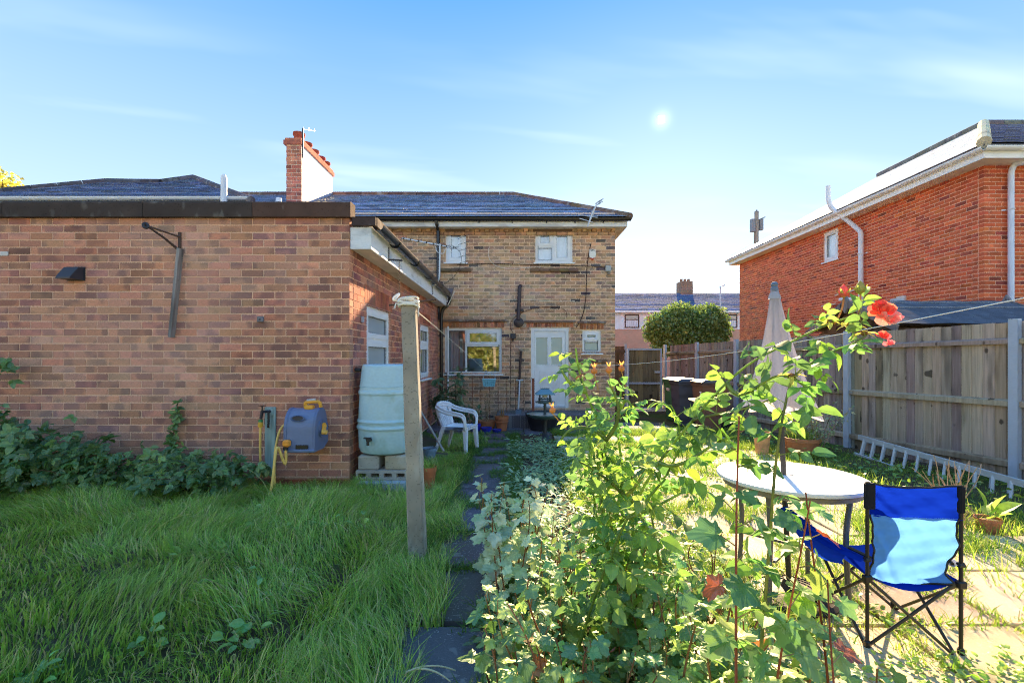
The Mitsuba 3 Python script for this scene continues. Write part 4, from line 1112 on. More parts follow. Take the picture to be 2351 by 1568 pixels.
part(tp, 'connector', cat([lathe([(0, 0), (.022, 0), (.024, .03), (.02, .05), (0, .05)], col((222, 170, 60)), 14, c + [-.012, -.1, -.15]), lathe([(0, 0), (.02, 0), (.02, .024), (0, .024)], col((60, 140, 90)), 14, c + [-.012, -.1, -.1])]), 'satin', smooth=40)
part(tp, 'drain_arm', tube([c + [.05, -.07, .0], c + [.055, -.075, -.1], c + [.05, -.075, -.16]], .011, col((44, 46, 52)), 8), 'satin')
YH = (236, 196, 108)
h1 = thing('tap_hose', 'short yellow hose hanging straight down from the tap', 'hose')
put(h1, tube(bent([c + [-.012, -.1, -.15], c + [-.016, -.1, -.35], c + [-.014, -.1, -.52], c + [0.0, -.11, -.64]], .1), .0115, col(YH), 10), 'satin', smooth=True)
rl = thing('hose_reel', 'grey-blue hose reel with yellow handle and crank fixed to the extension wall', 'hose reel')
x0, x1, zb_, zt_ = (668 - U0) / F * 4.6, (738 - U0) / F * 4.6, .50, .895
cx, RB = (x0 + x1) / 2, (106, 122, 158)
zc_, yc_ = (zb_ + zt_) / 2 + .0, D1 - .17
prof = [(math.cos(t) * .15 * (1 if math.cos(t) < 0 else .9), math.sin(t) * (zt_ - zb_) / 2) for t in np.linspace(0, 2 * math.pi, 36, endpoint=False)]
prof = [(max(-.16, min(.13, a)), b) for a, b in prof] 
prof = [(a if b > -.1 else min(a, -.06) if a < 0 else a, b) for a, b in prof]
pl = shapely.convex_hull(shapely.MultiPoint([(a, b) for a, b in prof] + [(.155, .0), (.155, -.15), (-.155, -.195), (.05, -.2)]))
part(rl, 'drum', extrude(pl.buffer(-.012).buffer(.012), x1 - x0 - .05, ((x0 + .025, yc_, zc_), (0, 1, 0), (0, 0, 1), (1, 0, 0)), col(RB)), 'satin', smooth=30)
for xx in (x0, x1 - .026):
    part(rl, 'side_cover', extrude(pl.buffer(.006), .026, ((xx, yc_, zc_), (0, 1, 0), (0, 0, 1), (1, 0, 0)), col((98, 114, 150))), 'satin', smooth=30)
part(rl, 'hub', lathe([(0, 0), (.09, 0), (.085, .012), (.03, .016), (0, .016)], col((92, 106, 140)), 24), 'satin', smooth=30, to_world=T().translate([x1, yc_, zc_]).rotate([0, 1, 0], 90))
ov_ = lathe([(.062, 0), (.07, .004), (.062, .008), (.052, .004), (.062, 0)], col((84, 98, 132)), 24, sq=.42)
part(rl, 'grip_opening', cat([ov_, lathe([(0, .001), (.056, .001)], col((60, 48, 36)), 24, sq=.42)]), 'satin', to_world=T().translate([cx - .02, yc_ - .142, zt_ - .085]).rotate([1, 0, 0], 68))
part(rl, 'slot', cat([box(cx - .03, cx + .085, yc_ - .168, yc_ - .15, zb_ + .025, zb_ + .062, col((42, 42, 40))), bbox(x0 - .0, x1 + .0, yc_ - .175, yc_ - .12, zb_ - .008, zb_ + .022, col((104, 120, 156)), .01)]), 'satin')
OR = (236, 168, 62)
part(rl, 'hose_guide', cat([bbox(x0 + .01, x0 + .075, yc_ - .21, yc_ - .15, zb_ + .05, zb_ + .115, col((240, 156, 60)), .018), tube([(x0 + .043, yc_ - .2, zb_ + .05), (x0 + .043, yc_ - .2, zb_ + .025)], .024, col((36, 36, 40)), 12)]), 'satin')
part(rl, 'handle', cat([tube(bent([(cx + .0, yc_ - .02, zt_ + .0), (cx + .0, yc_ - .03, zt_ + .06), (cx + .14, yc_ - .03, zt_ + .065), (cx + .15, yc_ - .02, zt_ + .01)], .02), .016, col(OR), 10), bbox(cx, cx + .08, yc_ - .05, yc_ + .01, zt_ - .012, zt_ + .03, col(OR), .008), tube([(cx + .02, yc_ - .03, zt_ + .075), (cx + .1, yc_ - .03, zt_ + .085)], .012, col((200, 190, 190)), 8)]), 'satin')
part(rl, 'crank', cat([tube([(x1 + .016, yc_, zc_ + .02), (x1 + .03, yc_, zc_ + .02)], .034, col(OR), 14), bar((x1 + .03, yc_, zc_ + .03), (x1 + .04, yc_ - .06, zc_ - .03), .035, .02, col(OR)), tube([(x1 + .03, yc_ - .06, zc_ - .03), (x1 + .075, yc_ - .062, zc_ - .03)], .022, col((240, 186, 90)), 12)]), 'satin')
part(rl, 'wall_mount', wf.box(cx - .07, cx + .09, zb_ + .08, zt_ - .06, .004, .03, col((70, 80, 104))), 'satin')
h2 = thing('reel_hose', 'long yellow hose hanging from the front of the hose reel into the grass', 'hose')
g0 = float(ground_z(-2.3, 4.4))
put(h2, tube(spline([(x0 + .043, yc_ - .2, zb_ + .03), (x0 + .035, yc_ - .21, zb_ - .1), (x0 + .0, yc_ - .25, .55), (x0 - .02, yc_ - .33, g0 + .12), (x0 - .06, yc_ - .38, g0 - .03)], 24), .0125, col(YH), 10), 'satin', smooth=True)
h3 = thing('supply_hose', 'yellow hose looping from the side of the hose reel down to the ground', 'hose')
put(h3, tube(spline([(x0 - .004, yc_, zc_ + .05), (x0 - .06, yc_ - .03, zc_ + .03), (x0 - .105, yc_ - .06, zc_ - .09), (x0 - .115, yc_ - .08, .5), (x0 - .11, yc_ - .1, g0 + .0)], 24), .0115, col(YH), 10), 'satin', smooth=True)

# ---------------------------------------------------------------- water butt on blocks
bt = thing('water_butt', 'pale blue-green plastic water butt standing on concrete blocks at the corner of the extension', 'water butt')
bx, by = -1.325, 4.98
bz = .40
BU = (176, 208, 220)
hz_ = H + (V0 - 836) / F * (by - .1) - bz
R_ = .298
pf = [(0, 0), (R_ * .8, 0), (R_ * .93, .02), (R_ * .985, .06), (R_, .14), (R_ + .002, hz_ * .27), (R_ + .012, hz_ * .275), (R_ + .02, hz_ * .295), (R_ + .012, hz_ * .315), (R_ + .002, hz_ * .32), (R_ + .006, hz_ * .345), (R_ + .016, hz_ * .365), (R_ + .006, hz_ * .385), (R_, hz_ * .39), (R_ * .97, hz_ * .655), (R_ * .985, hz_ * .66), (R_ * 1.01, hz_ * .68), (R_ * .985, hz_ * .705), (R_ * .96, hz_ * .71), (R_ * .955, hz_ * .745), (R_ * .975, hz_ * .752), (R_ * .95, hz_ * .76), (R_ * .885, hz_ * .965), (R_ * .865, hz_ * .985), (R_ * .82, hz_ * .997), (0, hz_)]
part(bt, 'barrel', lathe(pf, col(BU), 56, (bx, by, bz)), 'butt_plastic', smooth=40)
part(bt, 'tap', cat([tube([(bx - .1, by - .27, bz + .17), (bx - .11, by - .34, bz + .17)], .02, col((40, 44, 44)), 10), tube([(bx - .11, by - .33, bz + .185), (bx - .11, by - .335, bz + .12)], .014, col((38, 42, 42)), 10), bbox(bx - .15, bx - .075, by - .345, by - .325, bz + .185, bz + .2, col((44, 46, 46)), .005)]), 'satin')
part(bt, 'inlet', tube([(bx - .27, by - .06, bz + hz_ * .93), (XC + .01, by - .06, bz + hz_ * .935)], .02, col((50, 54, 58)), 10), 'satin')
def block(x0, x1, y0, y1, z0, z1, label, hollow=False, c=(164, 160, 152), grp=None):
    k = thing('concrete_block', label, 'block', grp)
    if not hollow:
        put(k, bbox(x0, x1, y0, y1, z0, z1, col(c), .012), 'stone')
        return
    pl_ = sbox(x0, z0, x1, z1)
    w_ = (x1 - x0) / 4
    for i in range(4):
        pl_ = pl_.difference(sbox(x0 + w_ * i + .022, z0 + .026, x0 + w_ * (i + 1) - .022, z1 - .026).buffer(-.008).buffer(.008))
    part(k, 'block', extrude(pl_, y1 - y0, ((0, y1, 0), (1, 0, 0), (0, 0, 1), (0, -1, 0)), col(c)), 'stone')
    part(k, 'core', box(x0 + .01, x1 - .01, y0 + .06, y1 - .02, z0 + .02, z1 - .02, col((90, 84, 78))), 'stone')
block(bx - .24, bx - .03, by - .24, by + .2, .257, .395, 'smooth grey block under the left of the water butt', c=(170, 168, 160))
block(bx + .03, bx + .25, by - .24, by + .2, .256, .396, 'buff textured block under the right of the water butt', c=(168, 158, 138))
block(bx - .25, bx + .26, by - .27, by + .25, .16, .254, 'hollow grey block with four holes at the bottom of the water butt stand', True)
block(bx - .22, bx + .26, by - .34, by + .3, -.05, .158, 'pale blue-grey slab block half hidden in grass under the stand', c=(160, 174, 182))

# ---------------------------------------------------------------- concrete washing-line post
py = 3.226
post = thing('concrete_post', 'lichen-spotted concrete washing line post on the lawn edge', 'post')
pb, pt = at(963, 1285, py), at(939, 694, py)
def ring(cn, w, d, b=.012):
    return [cn + [a, c_, 0] for a, c_ in ((-w + b, -d), (w - b, -d), (w, -d + b), (w, d - b), (w - b, d), (-w + b, d), (-w, d - b), (-w, -d + b))]
v = ring(pb - [0, 0, .3], .058, .056) + ring(pt, .047, .047)
f = [[i, (i + 1) % 8, (i + 1) % 8 + 8, i + 8] for i in range(8)]
vv, ff = np.array(v), np.array(f)
tt = []
for k in np.linspace(0, 1, 24): tt.append(vv[:8] * (1 - k) + vv[8:] * k)
tt = np.vstack(tt + [np.array(ring(pt + [0, 0, .03], .035, .035))])
f = [[r * 8 + i, r * 8 + (i + 1) % 8, (r + 1) * 8 + (i + 1) % 8, (r + 1) * 8 + i] for r in range(24) for i in range(8)]
m = mk(tt, f, col((162, 154, 142), .9))
top8 = np.array([[24 * 8, 24 * 8 + i, 24 * 8 + i + 1] for i in range(1, 7)])
part(post, 'shaft', (m[0] + rng.normal(size=m[0].shape) * .0012, np.vstack([m[1], top8]), m[2]), 'stone')
part(post, 'moss_cap', hull(np.array([pt + [math.cos(t) * r, math.sin(t) * r, z] for r, z in ((.045, .0), (.04, .03), (.02, .042)) for t in np.linspace(0, 6.28, 9)]) + rng.normal(size=(27, 3)) * .003, col((120, 110, 92))), 'stone')
rp = thing('rope_wrap', 'frayed white rope wound round the top of the concrete post', 'rope')
turn = np.linspace(0, 5 * 2 * math.pi, 120)
part(rp, 'coil', tube(np.stack([pt[0] + .064 * np.sign(np.cos(turn)) * np.abs(np.cos(turn)) ** .5, pt[1] + .064 * np.sign(np.sin(turn)) * np.abs(np.sin(turn)) ** .5, pt[2] - .035 + .012 * turn / 6.28 + .006 * np.sin(turn * 1.7)], 1), .0065, col((232, 230, 224)), 6), 'matte', smooth=True)
part(rp, 'knot', cat([tube(spline([pt + np.array([-.062, -.03, .0]) + rng.normal(size=3) * .018 for _ in range(9)], 40), .006, col((236, 234, 228)), 6), tube([pt + [-.075, -.05, -.01], pt + [-.085, -.06, -.05]], .005, col((228, 226, 222)), 5), tube([pt + [.066, -.01, -.02], pt + [.07, -.02, -.1]], .004, col((228, 226, 222)), 5)]), 'matte')
part(post, 'iron_rod', tube([at(893, 701, py - .01), at(934, 697, py), at(1000, 688, py + .06)], .0065, col((92, 70, 62)), 7), 'dirty')
wl1 = thing('washing_line', 'taut white washing line running from the concrete post to the house wall', 'washing line')
put(wl1, tube(spline([at(958, 716, py), at(1040, 785, 6.2) , at(1128, 862, 10.38)], 16), .0035, col((230, 228, 220)), 5), 'matte', smooth=True)
wl2 = thing('washing_line', 'long pale washing line sagging across the garden in front of the rose and shed', 'washing line')
put(wl2, tube(spline([at(1334, 832, 10.38), at(1500, 832, 7.6), at(1744, 800, 5.6), at(2070, 740, 3.9), at(2420, 671, 3.1)], 40), .0042, col((226, 226, 222)), 5), 'matte', smooth=True)

# hanging lamp holder, chains and aerial on the side of the extension
ch = thing('hanging_chain', 'rusty chain hanging from a bracket under the black gutter', 'chain')
cp = np.array([XC + .30, 5.62, 2.52])
def link(p, ax, r=.014):
    a = np.linspace(0, 2 * math.pi, 9)
    d = np.array([1, 0, 0]) if ax else np.array([0, 1, 0])
    return tube([p + d * math.cos(t) * r * .6 + UP * math.sin(t) * r for t in a], .0028, col((96, 82, 72)), 5, False)
part(ch, 'bracket', cat([bar((XC + .217, 5.45, 2.52), (XC + .33, 5.64, 2.545), .01, .02, col((44, 44, 48))), bar((XC + .22, 5.45, 2.5), (XC + .22, 5.45, 2.66), .012, .012, col((44, 44, 48)))]), 'satin')
for i in range(17): part(ch, 'link', link(cp - UP * (.0 + i * .022), i % 2), 'metal')
hl = thing('outdoor_lamp', 'small glass bulb lamp on the side wall between the two side windows', 'lamp')
q = np.array([XC + .07, 7.05, H + 98 / F * 7.05])
part(hl, 'holder', cat([lathe([(0, 0), (.035, 0), (.04, .03), (.03, .06), (0, .06)], col((176, 160, 130)), 12, q), tube([q + [-.065, 0, .05], q + [0, 0, .05], q + [0, 0, .09]], .006, col((80, 76, 70)), 6)]), 'satin')
part(hl, 'bulb', lathe([(0, -.09), (.03, -.085), (.047, -.05), (.045, -.02), (.03, -.001), (0, -.001)], col((196, 208, 200)), 16, q), 'gloss', smooth=50)
ae = thing('yagi_aerial', 'silver rooftop television aerial with many elements on a bent mast above the extension gutter', 'aerial')
AY = 8.3
part(ae, 'mast', tube(bent([at(982, 658, AY), at(1000, 655, AY), at(1009, 640, AY), at(1010, 560, AY)], .12), .016, col((196, 200, 206)), 10), 'metal', smooth=40)
b0, b1 = at(923, 547, AY - .3), at(1068, 574, AY + .5)
part(ae, 'boom', bar(b0, b1, .018, .018, col((206, 208, 212))), 'metal')
dv = np.cross((b1 - b0) / np.linalg.norm(b1 - b0), UP); dv /= np.linalg.norm(dv)
for t in (.02, .12, .24, .36, .47, .6, .68, .74, .80, .83):
    p = b0 + (b1 - b0) * t
    part(ae, 'element', cat([bar(p - dv * .13, p + dv * .13, .007, .007, col((120, 122, 128))), bbox(p[0] - .012, p[0] + .012, p[1] - .012, p[1] + .012, p[2] - .014, p[2] + .022, col((34, 34, 38)), .004)]), 'satin')
for k in range(6):
    t = .86 + .025 * k
    p = b0 + (b1 - b0) * (.93 + .012 * k)
    h_ = .26 - .09 * k
    part(ae, 'reflector', bar(p + UP * h_ * .5 - dv * .2 + [.05 - .012 * k, 0, .1 - .07 * k], p + UP * h_ * .5 + dv * .2 + [.05 - .012 * k, 0, .1 - .07 * k], .006, .006, col((90, 92, 98))), 'satin')
part(ae, 'reflector_frame', cat([bar(b1 + [.02, 0, .16], b1 + [.0, 0, -.26], .01, .01, col((110, 112, 118))), tube(bent([at(1000, 566, AY), at(1003, 580, AY), at(1018, 584, AY), at(1022, 572, AY)], .05), .008, col((214, 216, 220)), 6)]), 'satin')
part(ae, 'cable', tube(spline([b0 + (b1 - b0) * .82, at(1058, 585, AY + .3), at(1050, 625, 8.6), at(1030, 646, 8.6), at(1005, 655, AY)], 24), .004, col((46, 40, 40)), 5), 'matte', smooth=True)
part(ae, 'arm', cat([tube([at(982, 658, AY), (XC + .22, AY + .1, H + 160 / F * AY)], .014, col((140, 144, 150)), 8), bar((XC + .216, AY + .1, 2.5), (XC + .216, AY + .1, 2.7), .03, .008, col((60, 60, 64)))]), 'metal')
ra = thing('roof_aerial', 'skewed silver television aerial leaning at the right end of the house eaves', 'aerial')
AY2 = D2 - .42
part(ra, 'mast', tube([at(1349, 522, AY2), at(1357, 497, AY2), at(1370, 470, AY2)], .016, col((206, 208, 212)), 8), 'metal')
part(ra, 'boom', bar(at(1331, 502, AY2), at(1384, 518, AY2 + .3), .014, .014, col((214, 216, 220))), 'metal')
for a, b in (((1330, 494), (1372, 500)), ((1352, 513), (1366, 486)), ((1366, 475), (1383, 459)), ((1368, 470), (1376, 461)), ((1358, 488), (1366, 474))):
    part(ra, 'element', bar(at(*a, AY2), at(*b, AY2), .012, .012, col((176, 180, 186))), 'metal')
for u, v in ((1372, 466), (1376, 463), (1380, 460), (1374, 470), (1379, 466)):
    p = at(u, v, AY2)
    part(ra, 'dipole', bar(p - [.05, 0, .02], p + [.05, 0, .03], .014, .014, col((150, 154, 160))), 'metal')

# ---------------------------------------------------------------- on the house wall
hp = lambda u, v, n=0.0: at(u, v, D2) * [1, 1, 1] + [0, -n, 0]
al = thing('alarm_box', 'white burglar alarm box with orange base on the house wall right of the upper window', 'alarm box')
a, b = hp(1352, 598), hp(1367, 574)
pl_ = Polygon([(a[0] + .02, a[2] + .05), (a[0], a[2] + .1), (a[0] + .004, b[2]), (b[0] - .004, b[2]), (b[0], a[2] + .1), (b[0] - .02, a[2] + .05), ((a[0] + b[0]) / 2, a[2] + .035)])
part(al, 'case', extrude(pl_, .06, ((0, D2 - .004, 0), (1, 0, 0), (0, 0, 1), (0, -1, 0)), col((226, 224, 218))), 'satin')
part(al, 'strobe', hull([(x, y, z) for x, z in ((a[0] + .02, a[2] + .055), (b[0] - .02, a[2] + .055), ((a[0] + b[0]) / 2 - .02, a[2]), ((a[0] + b[0]) / 2 + .02, a[2])) for y in (D2 - .005, D2 - .055)], col((206, 84, 40))), 'gloss')
part(al, 'slot', box(a[0] + .03, b[0] - .03, D2 - .067, D2 - .0645, b[2] - .035, b[2] - .015, col((40, 60, 60))), 'satin')
fd = thing('flood_light', 'small grey security light on the house wall near its right corner', 'light')
a = hp(1395, 620)
part(fd, 'housing', bbox(a[0] - .06, a[0] + .06, D2 - .1, D2 - .02, a[2] - .05, a[2] + .08, col((168, 172, 172)), .01), 'satin')
part(fd, 'sensor', cat([lathe([(0, -.04), (.03, -.03), (.035, 0), (0, 0)], col((130, 128, 126)), 12, a + [.02, -.05, -.07]), box(a[0] - .02, a[0] + .02, D2 - .03, D2 - .003, a[2] - .08, a[2] - .02, col((140, 138, 134)))]), 'satin')
sv = thing('soil_vent', 'dark brown cast pipe on the house wall between the window and the door', 'pipe')
a, b = hp(1193, 660, .06), hp(1190, 735, .06)
part(sv, 'pipe', tube(bent([a + [.02, .05, .03], a + [.0, 0, 0], b], .05), .042, col((66, 54, 60)), 12), 'satin', smooth=40)
part(sv, 'plate', lathe([(0, .0), (.1, 0), (.11, -.03), (.06, -.05), (0, -.05)], col((60, 50, 54)), 20), 'satin', smooth=40, to_world=T().translate((hp(1191, 741) + [0, -.02, 0]).tolist()).rotate([1, 0, 0], -90))
part(sv, 'collar', bbox(hp(1187, 0)[0] - .04, hp(1198, 0)[0] + .04, D2 - .03, D2 - .003, hp(0, 716)[2], hp(0, 710)[2], col((62, 54, 58)), .004), 'satin')
part(sv, 'mortar_patch', wh.box(hp(1178, 0)[0], hp(1208, 0)[0], hp(0, 752)[2], hp(0, 722)[2], -.02, .005, col((186, 166, 146)), .01), 'mortar')
bl_ = thing('bulkhead_lamp', 'small black wall lamp between window and door', 'lamp')
a = hp(1178, 772)
part(bl_, 'body', hull([a + np.array(x) for x in ((-.06, -.005, .06), (.06, -.005, .06), (-.06, -.005, -.06), (.06, -.005, -.06), (-.045, -.11, .05), (.045, -.11, .05), (-.04, -.11, -.05), (.04, -.11, -.05))], col((44, 48, 60))), 'satin')
part(bl_, 'bracket', tube([a + [0, -.03, -.06], a + [0, -.03, -.12]], .014, col((50, 52, 58)), 8), 'satin')
dp_ = thing('short_pipe', 'thin dark brown pipe running down the wall left of the door', 'pipe')
put(dp_, tube([hp(1196, 806, .05), hp(1191, 905, .05)], .028, col((70, 56, 58)), 10), 'satin', smooth=40)
part(dp_, 'spout', lathe([(0, 0), (.045, 0), (.05, .04), (0, .04)], col((150, 140, 132)), 12, hp(1196, 806, .06)), 'satin')
for i, (nm, lb, pts, cc, r) in enumerate((
        ('wall_cable', 'dark cable running level across the house wall under the upper windows', [(1050, 609), (1120, 606), (1215, 608), (1315, 611), (1388, 613)], (66, 52, 48), .008),
        ('wall_cable', 'white cable running level across the house wall above the ground floor', [(1135, 692), (1138, 698), (1145, 692), (1152, 690), (1230, 690), (1320, 691)], (226, 218, 206), .006),
        ('wall_cable', 'dark cable dropping down the house wall from the eaves past the alarm box', [(1357, 560), (1349, 600), (1346, 650), (1343, 700), (1333, 735), (1322, 752)], (60, 46, 46), .008),
        ('wall_cable', 'white looped cable beside the smaller upper window', [(1124, 568), (1122, 590), (1130, 604), (1150, 615), (1240, 615)], (222, 214, 204), .006),
        ('wall_cable', 'thin brown cable framing the wall above the bulkhead lamp', [(1178, 765), (1173, 740), (1180, 730), (1300, 729)], (120, 84, 70), .006),
        ('wall_cable', 'dark vertical cable below the bulkhead lamp', [(1173, 780), (1172, 850), (1171, 935)], (92, 66, 58), .007))):
    k = thing(nm, lb, 'cable')
    put(k, tube(spline([hp(*p, .012) for p in pts], 30) if len(pts) > 3 else [hp(*p, .012) for p in pts], r, col(cc), 5), 'matte', smooth=True)
fb = thing('flashing_strip', 'small dark lead flashing where the extension roof meets the house wall', 'flashing')
put(fb, hull([hp(u, v, n) for u, v in ((1012, 662), (1042, 662), (1034, 680), (1030, 705), (1012, 705)) for n in (.004, .03)], col((98, 90, 100))), 'satin')
rod = thing('white_rod', 'thin white rod sticking up from the end of the extension gutter', 'rod')
put(rod, tube([at(1028, 702, 10.1), at(1044, 668, 10.1)], .01, col((226, 222, 214)), 6), 'satin')

# odds and ends in the grass
tw = thing('teal_twine', 'loose coil of teal twine lying in the grass under the bramble', 'twine')
q = at(378, 1112, 4.35)
put(tw, cat([tube(spline([q + rng.normal(size=3) * [.11, .05, .03] + [0, 0, .03] for _ in range(14)], 80), .005, col((60, 132, 140)), 5)]), 'matte', smooth=True)
for lb, a, b in (('longer pale dry stem lying across the near end of the dark path', at(925, 1540, 2.0), at(1046, 1528, 2.03)), ('shorter pale dry stem lying on the near end of the dark path', at(940, 1531, 2.02), at(1035, 1560, 1.96))):
    k = thing('dry_stem', lb, 'stem')
    put(k, tube(spline([a * [1, 1, 0] + UP * .05, (a + b) / 2 * [1, 1, 0] + UP * .075, b * [1, 1, 0] + UP * .045], 12), np.linspace(.005, .003, 12), col((206, 196, 160)), 6), 'matte', smooth=True)

# ---------------------------------------------------------------- table and closed parasol
TYc, TXc, TR = 2.72, 1.60, .39
tab = thing('garden_table', 'round white garden table with a parasol through its middle', 'table')
tz_ = .715
part(tab, 'top', lathe([(.02, tz_ - .028), (TR - .02, tz_ - .03), (TR - .004, tz_ - .022), (TR, tz_ - .01), (TR - .003, tz_ - .002), (TR - .012, tz_), (.022, tz_ + .001), (.02, tz_ - .028)], col((226, 228, 232)), 72, (TXc, TYc, 0)), 'satin', smooth=40)
part(tab, 'rim', lathe([(TR - .05, tz_ - .06), (TR - .035, tz_ - .06), (TR - .035, tz_ - .031), (TR - .05, tz_ - .031)], col((120, 112, 104)), 48, (TXc, TYc, 0)), 'satin', smooth=40)
for a in (40, 130, 220, 310):
    c, s_ = math.cos(math.radians(a)), math.sin(math.radians(a))
    g_ = float(ground_z(TXc + .3 * c, TYc + .3 * s_))
    part(tab, 'leg', tube(bent([(TXc + .30 * c, TYc + .30 * s_, tz_ - .035), (TXc + .27 * c, TYc + .27 * s_, .45), (TXc + .29 * c, TYc + .29 * s_, g_ + .01)], .1), .014, col((92, 92, 96)), 8), 'satin', smooth=40)
part(tab, 'brace', cat([bar((TXc - .2, TYc - .2, .3), (TXc + .2, TYc + .2, .3), .014, .014, col((92, 92, 96))), bar((TXc - .2, TYc + .2, .317), (TXc + .2, TYc - .2, .317), .014, .014, col((92, 92, 96)))]), 'satin')
um = thing('parasol', 'closed pale lilac-grey parasol standing in the white table', 'parasol')
ub, ut = np.array([TXc, TYc, 0.0]), at(1778, 662, TYc)
part(um, 'pole', tube([ub, ub + (ut - ub) * .98], .0145, col((46, 46, 50)), 12), 'satin', smooth=40)
part(um, 'base', lathe([(0, .02), (.24, .02), (.245, .035), (.22, .05), (.215, .044), (.18, .055), (.175, .05), (.13, .065), (.125, .06), (.05, .075), (.03, .12), (.0, .12)], col((64, 54, 50)), 40, ub + [0, 0, float(ground_z(TXc, TYc)) - .004]), 'dirty', smooth=35)
part(um, 'finial', lathe([(0, -.02), (.02, -.02), (.021, .0), (.016, .008), (.02, .022), (.012, .036), (0, .04)], col((104, 116, 138)), 14, ut), 'satin', smooth=40)
L_ = 0.70
def skirt(u, v):
    a = u * 2 * math.pi
    t = v
    fold = np.cos(a * 6 + .7 * np.sin(a * 1.0 + 1) + .25 * np.sin(t * 5))
    flare = .02 + t * .098 + .03 * t ** 3
    r = flare * (1 + (.08 + .3 * t) * fold * np.minimum(t * 3, 1) + .10 * t * np.sin(a * 2 + 1)) + .003 * np.sin(a * 17 + t * 4) * t
    low = .03 * np.maximum(fold, 0) * t ** 3 + .05 * np.cos(a - .6) * t ** 4
    ax = ut + (ub - ut) / np.linalg.norm(ub - ut) * 0
    d = (ub - ut) / np.linalg.norm(ub - ut)
    q = ut[None, None, :] + d * (t * L_ + low)[..., None]
    return q[..., 0] + np.cos(a) * r * (1.0 + .12 * t), q[..., 1] + np.sin(a) * r * .85, q[..., 2]
part(um, 'canopy', grid(skirt, 193, 30, col((196, 192, 202), .5)), 'cloth', smooth=True)
part(um, 'cap', lathe([(.016, .0), (.03, -.03), (.034, -.05)], col((204, 204, 214)), 20, ut - [0, 0, .012]), 'cloth', smooth=True)

# ---------------------------------------------------------------- folding camping chair, its back to us
cc_ = thing('camping_chair', 'blue folding camping chair with black frame standing on the sunny paving', 'chair')
g = float(ground_z(2, 2.3)) + .016
BL, BR_ = np.array([1.694, 2.25, g]), np.array([2.085, 2.19, g])
FL, FR = np.array([1.66, 2.66, g]), np.array([2.10, 2.60, g])
zs_ = .34
top = lambda p, z: np.array([p[0], p[1], z])
BK = (34, 34, 38)
for nm, p in (('back_post', BL), ('back_post', BR_)):
    part(cc_, nm, tube([p, top(p, .80)], .0085, col(BK), 10), 'satin', smooth=40)
    part(cc_, 'foot', lathe([(0, 0), (.014, 0), (.015, .025), (.01, .03)], col((28, 28, 30)), 10, p - [0, 0, .003]), 'satin')
sBL, sBR, sFL, sFR = top(BL, zs_), top(BR_, zs_), np.array([1.69, 2.62, .37]), np.array([2.06, 2.58, .38])
for a, b in ((BL, sBR - [.03, 0, 0]), (BR_ - [.04, 0, 0], sBL), (FL, sFR), (FR, sFL), (BL + [.0, .02, 0], sFL), (FL + [0, -.02, 0], sBL), (BR_ + [-.02, .02, 0], sFR), (FR + [0, -.02, 0], sBR)):
    part(cc_, 'strut', tube([a, b], .0075, col((52, 48, 46)), 8), 'satin', smooth=40)
for p in (FL, FR): part(cc_, 'foot', lathe([(0, 0), (.013, 0), (.014, .025), (.01, .03)], col((28, 28, 30)), 10, p - [0, 0, .003]), 'satin')
for p in (sBL, sBR): part(cc_, 'joint', bbox(p[0] - .02, p[0] + .02, p[1] - .014, p[1] + .014, p[2] - .02, p[2] + .015, col((26, 26, 30)), .005), 'satin')
def backcloth(z_top, z_bot, inset, sag, k0, k1, bow=.035):
    def fn(u, v):
        zt = z_top - sag * np.sin(math.pi * u)
        zb__ = z_bot(u)
        z = zt * (1 - v) + zb__ * v
        w = inset(v)
        uu = w[0] + u * (1 - w[0] - w[1])
        x = BL[0] + (BR_[0] - BL[0]) * uu
        y = BL[1] + (BR_[1] - BL[1]) * uu + bow * np.sin(math.pi * u) + .016 * (np.abs(np.sin(u * 4.2 + v * 5.5)) - .5) * v + .010 * np.abs(np.sin(u * 7 - v * 4 + 1)) * np.sin(math.pi * v) + .006 * np.sin(u * 9 + v * 7) * v + .004 * np.sin(u * 23 - v * 11) + .003 * np.sin(u * 5 + v * 31)
        return x, y, z
    return fn
zsplit = lambda u: .645 - .02 * np.sin(math.pi * u)
part(cc_, 'head_band', grid(backcloth(.798, lambda u: zsplit(u) - .006, lambda v: (.0 * v, .0 * v), .03, 0, 1, .05), 40, 14, col((20, 48, 168), .5)), 'cloth', smooth=True, label='dark royal blue top band of the chair back')
zlow = lambda u: .345 - .055 * np.sin(math.pi * u) ** 1.2
bl_in = lambda v: (.03 + .05 * np.sin(math.pi * v) - .0 * v, .03 + .16 * np.clip(v - .45, 0, 1) ** 1.3 * 2.2 * np.clip((1.05 - v) * 6, .35, 1))
part(cc_, 'back_cloth', grid(lambda u, v: backcloth(.645, zlow, bl_in, .02, 0, 1, .05)(u, v), 48, 40, col((104, 168, 244), .5)), 'cloth', smooth=True, label='light blue translucent lower back')
for i in range(1):
    fnb = lambda u, v: backcloth(.645, zlow, bl_in, .02, 0, 1, .05)(np.asarray(u), np.asarray(v))
    tt_ = np.linspace(0, 1, 30)
    ed = lambda U, V: np.stack(fnb(U, V), -1)
    part(cc_, 'piping', cat([tube(ed(tt_ * 0, tt_), .0045, col(BK), 6), tube(ed(tt_ * 0 + 1, tt_), .0045, col(BK), 6), tube(ed(tt_, tt_ * 0 + 1), .0045, col(BK), 6),
                             tube(np.stack(backcloth(.798, zsplit, lambda v: (0 * v, 0 * v), .03, 0, 1, .05)(tt_, tt_ * 0), -1), .005, col(BK), 6)]), 'satin', smooth=True)
part(cc_, 'corner_patch', bbox(BL[0] - .012, BL[0] + .035, BL[1] - .012, BL[1] + .012, .67, .795, col((30, 32, 40)), .006), 'matte')
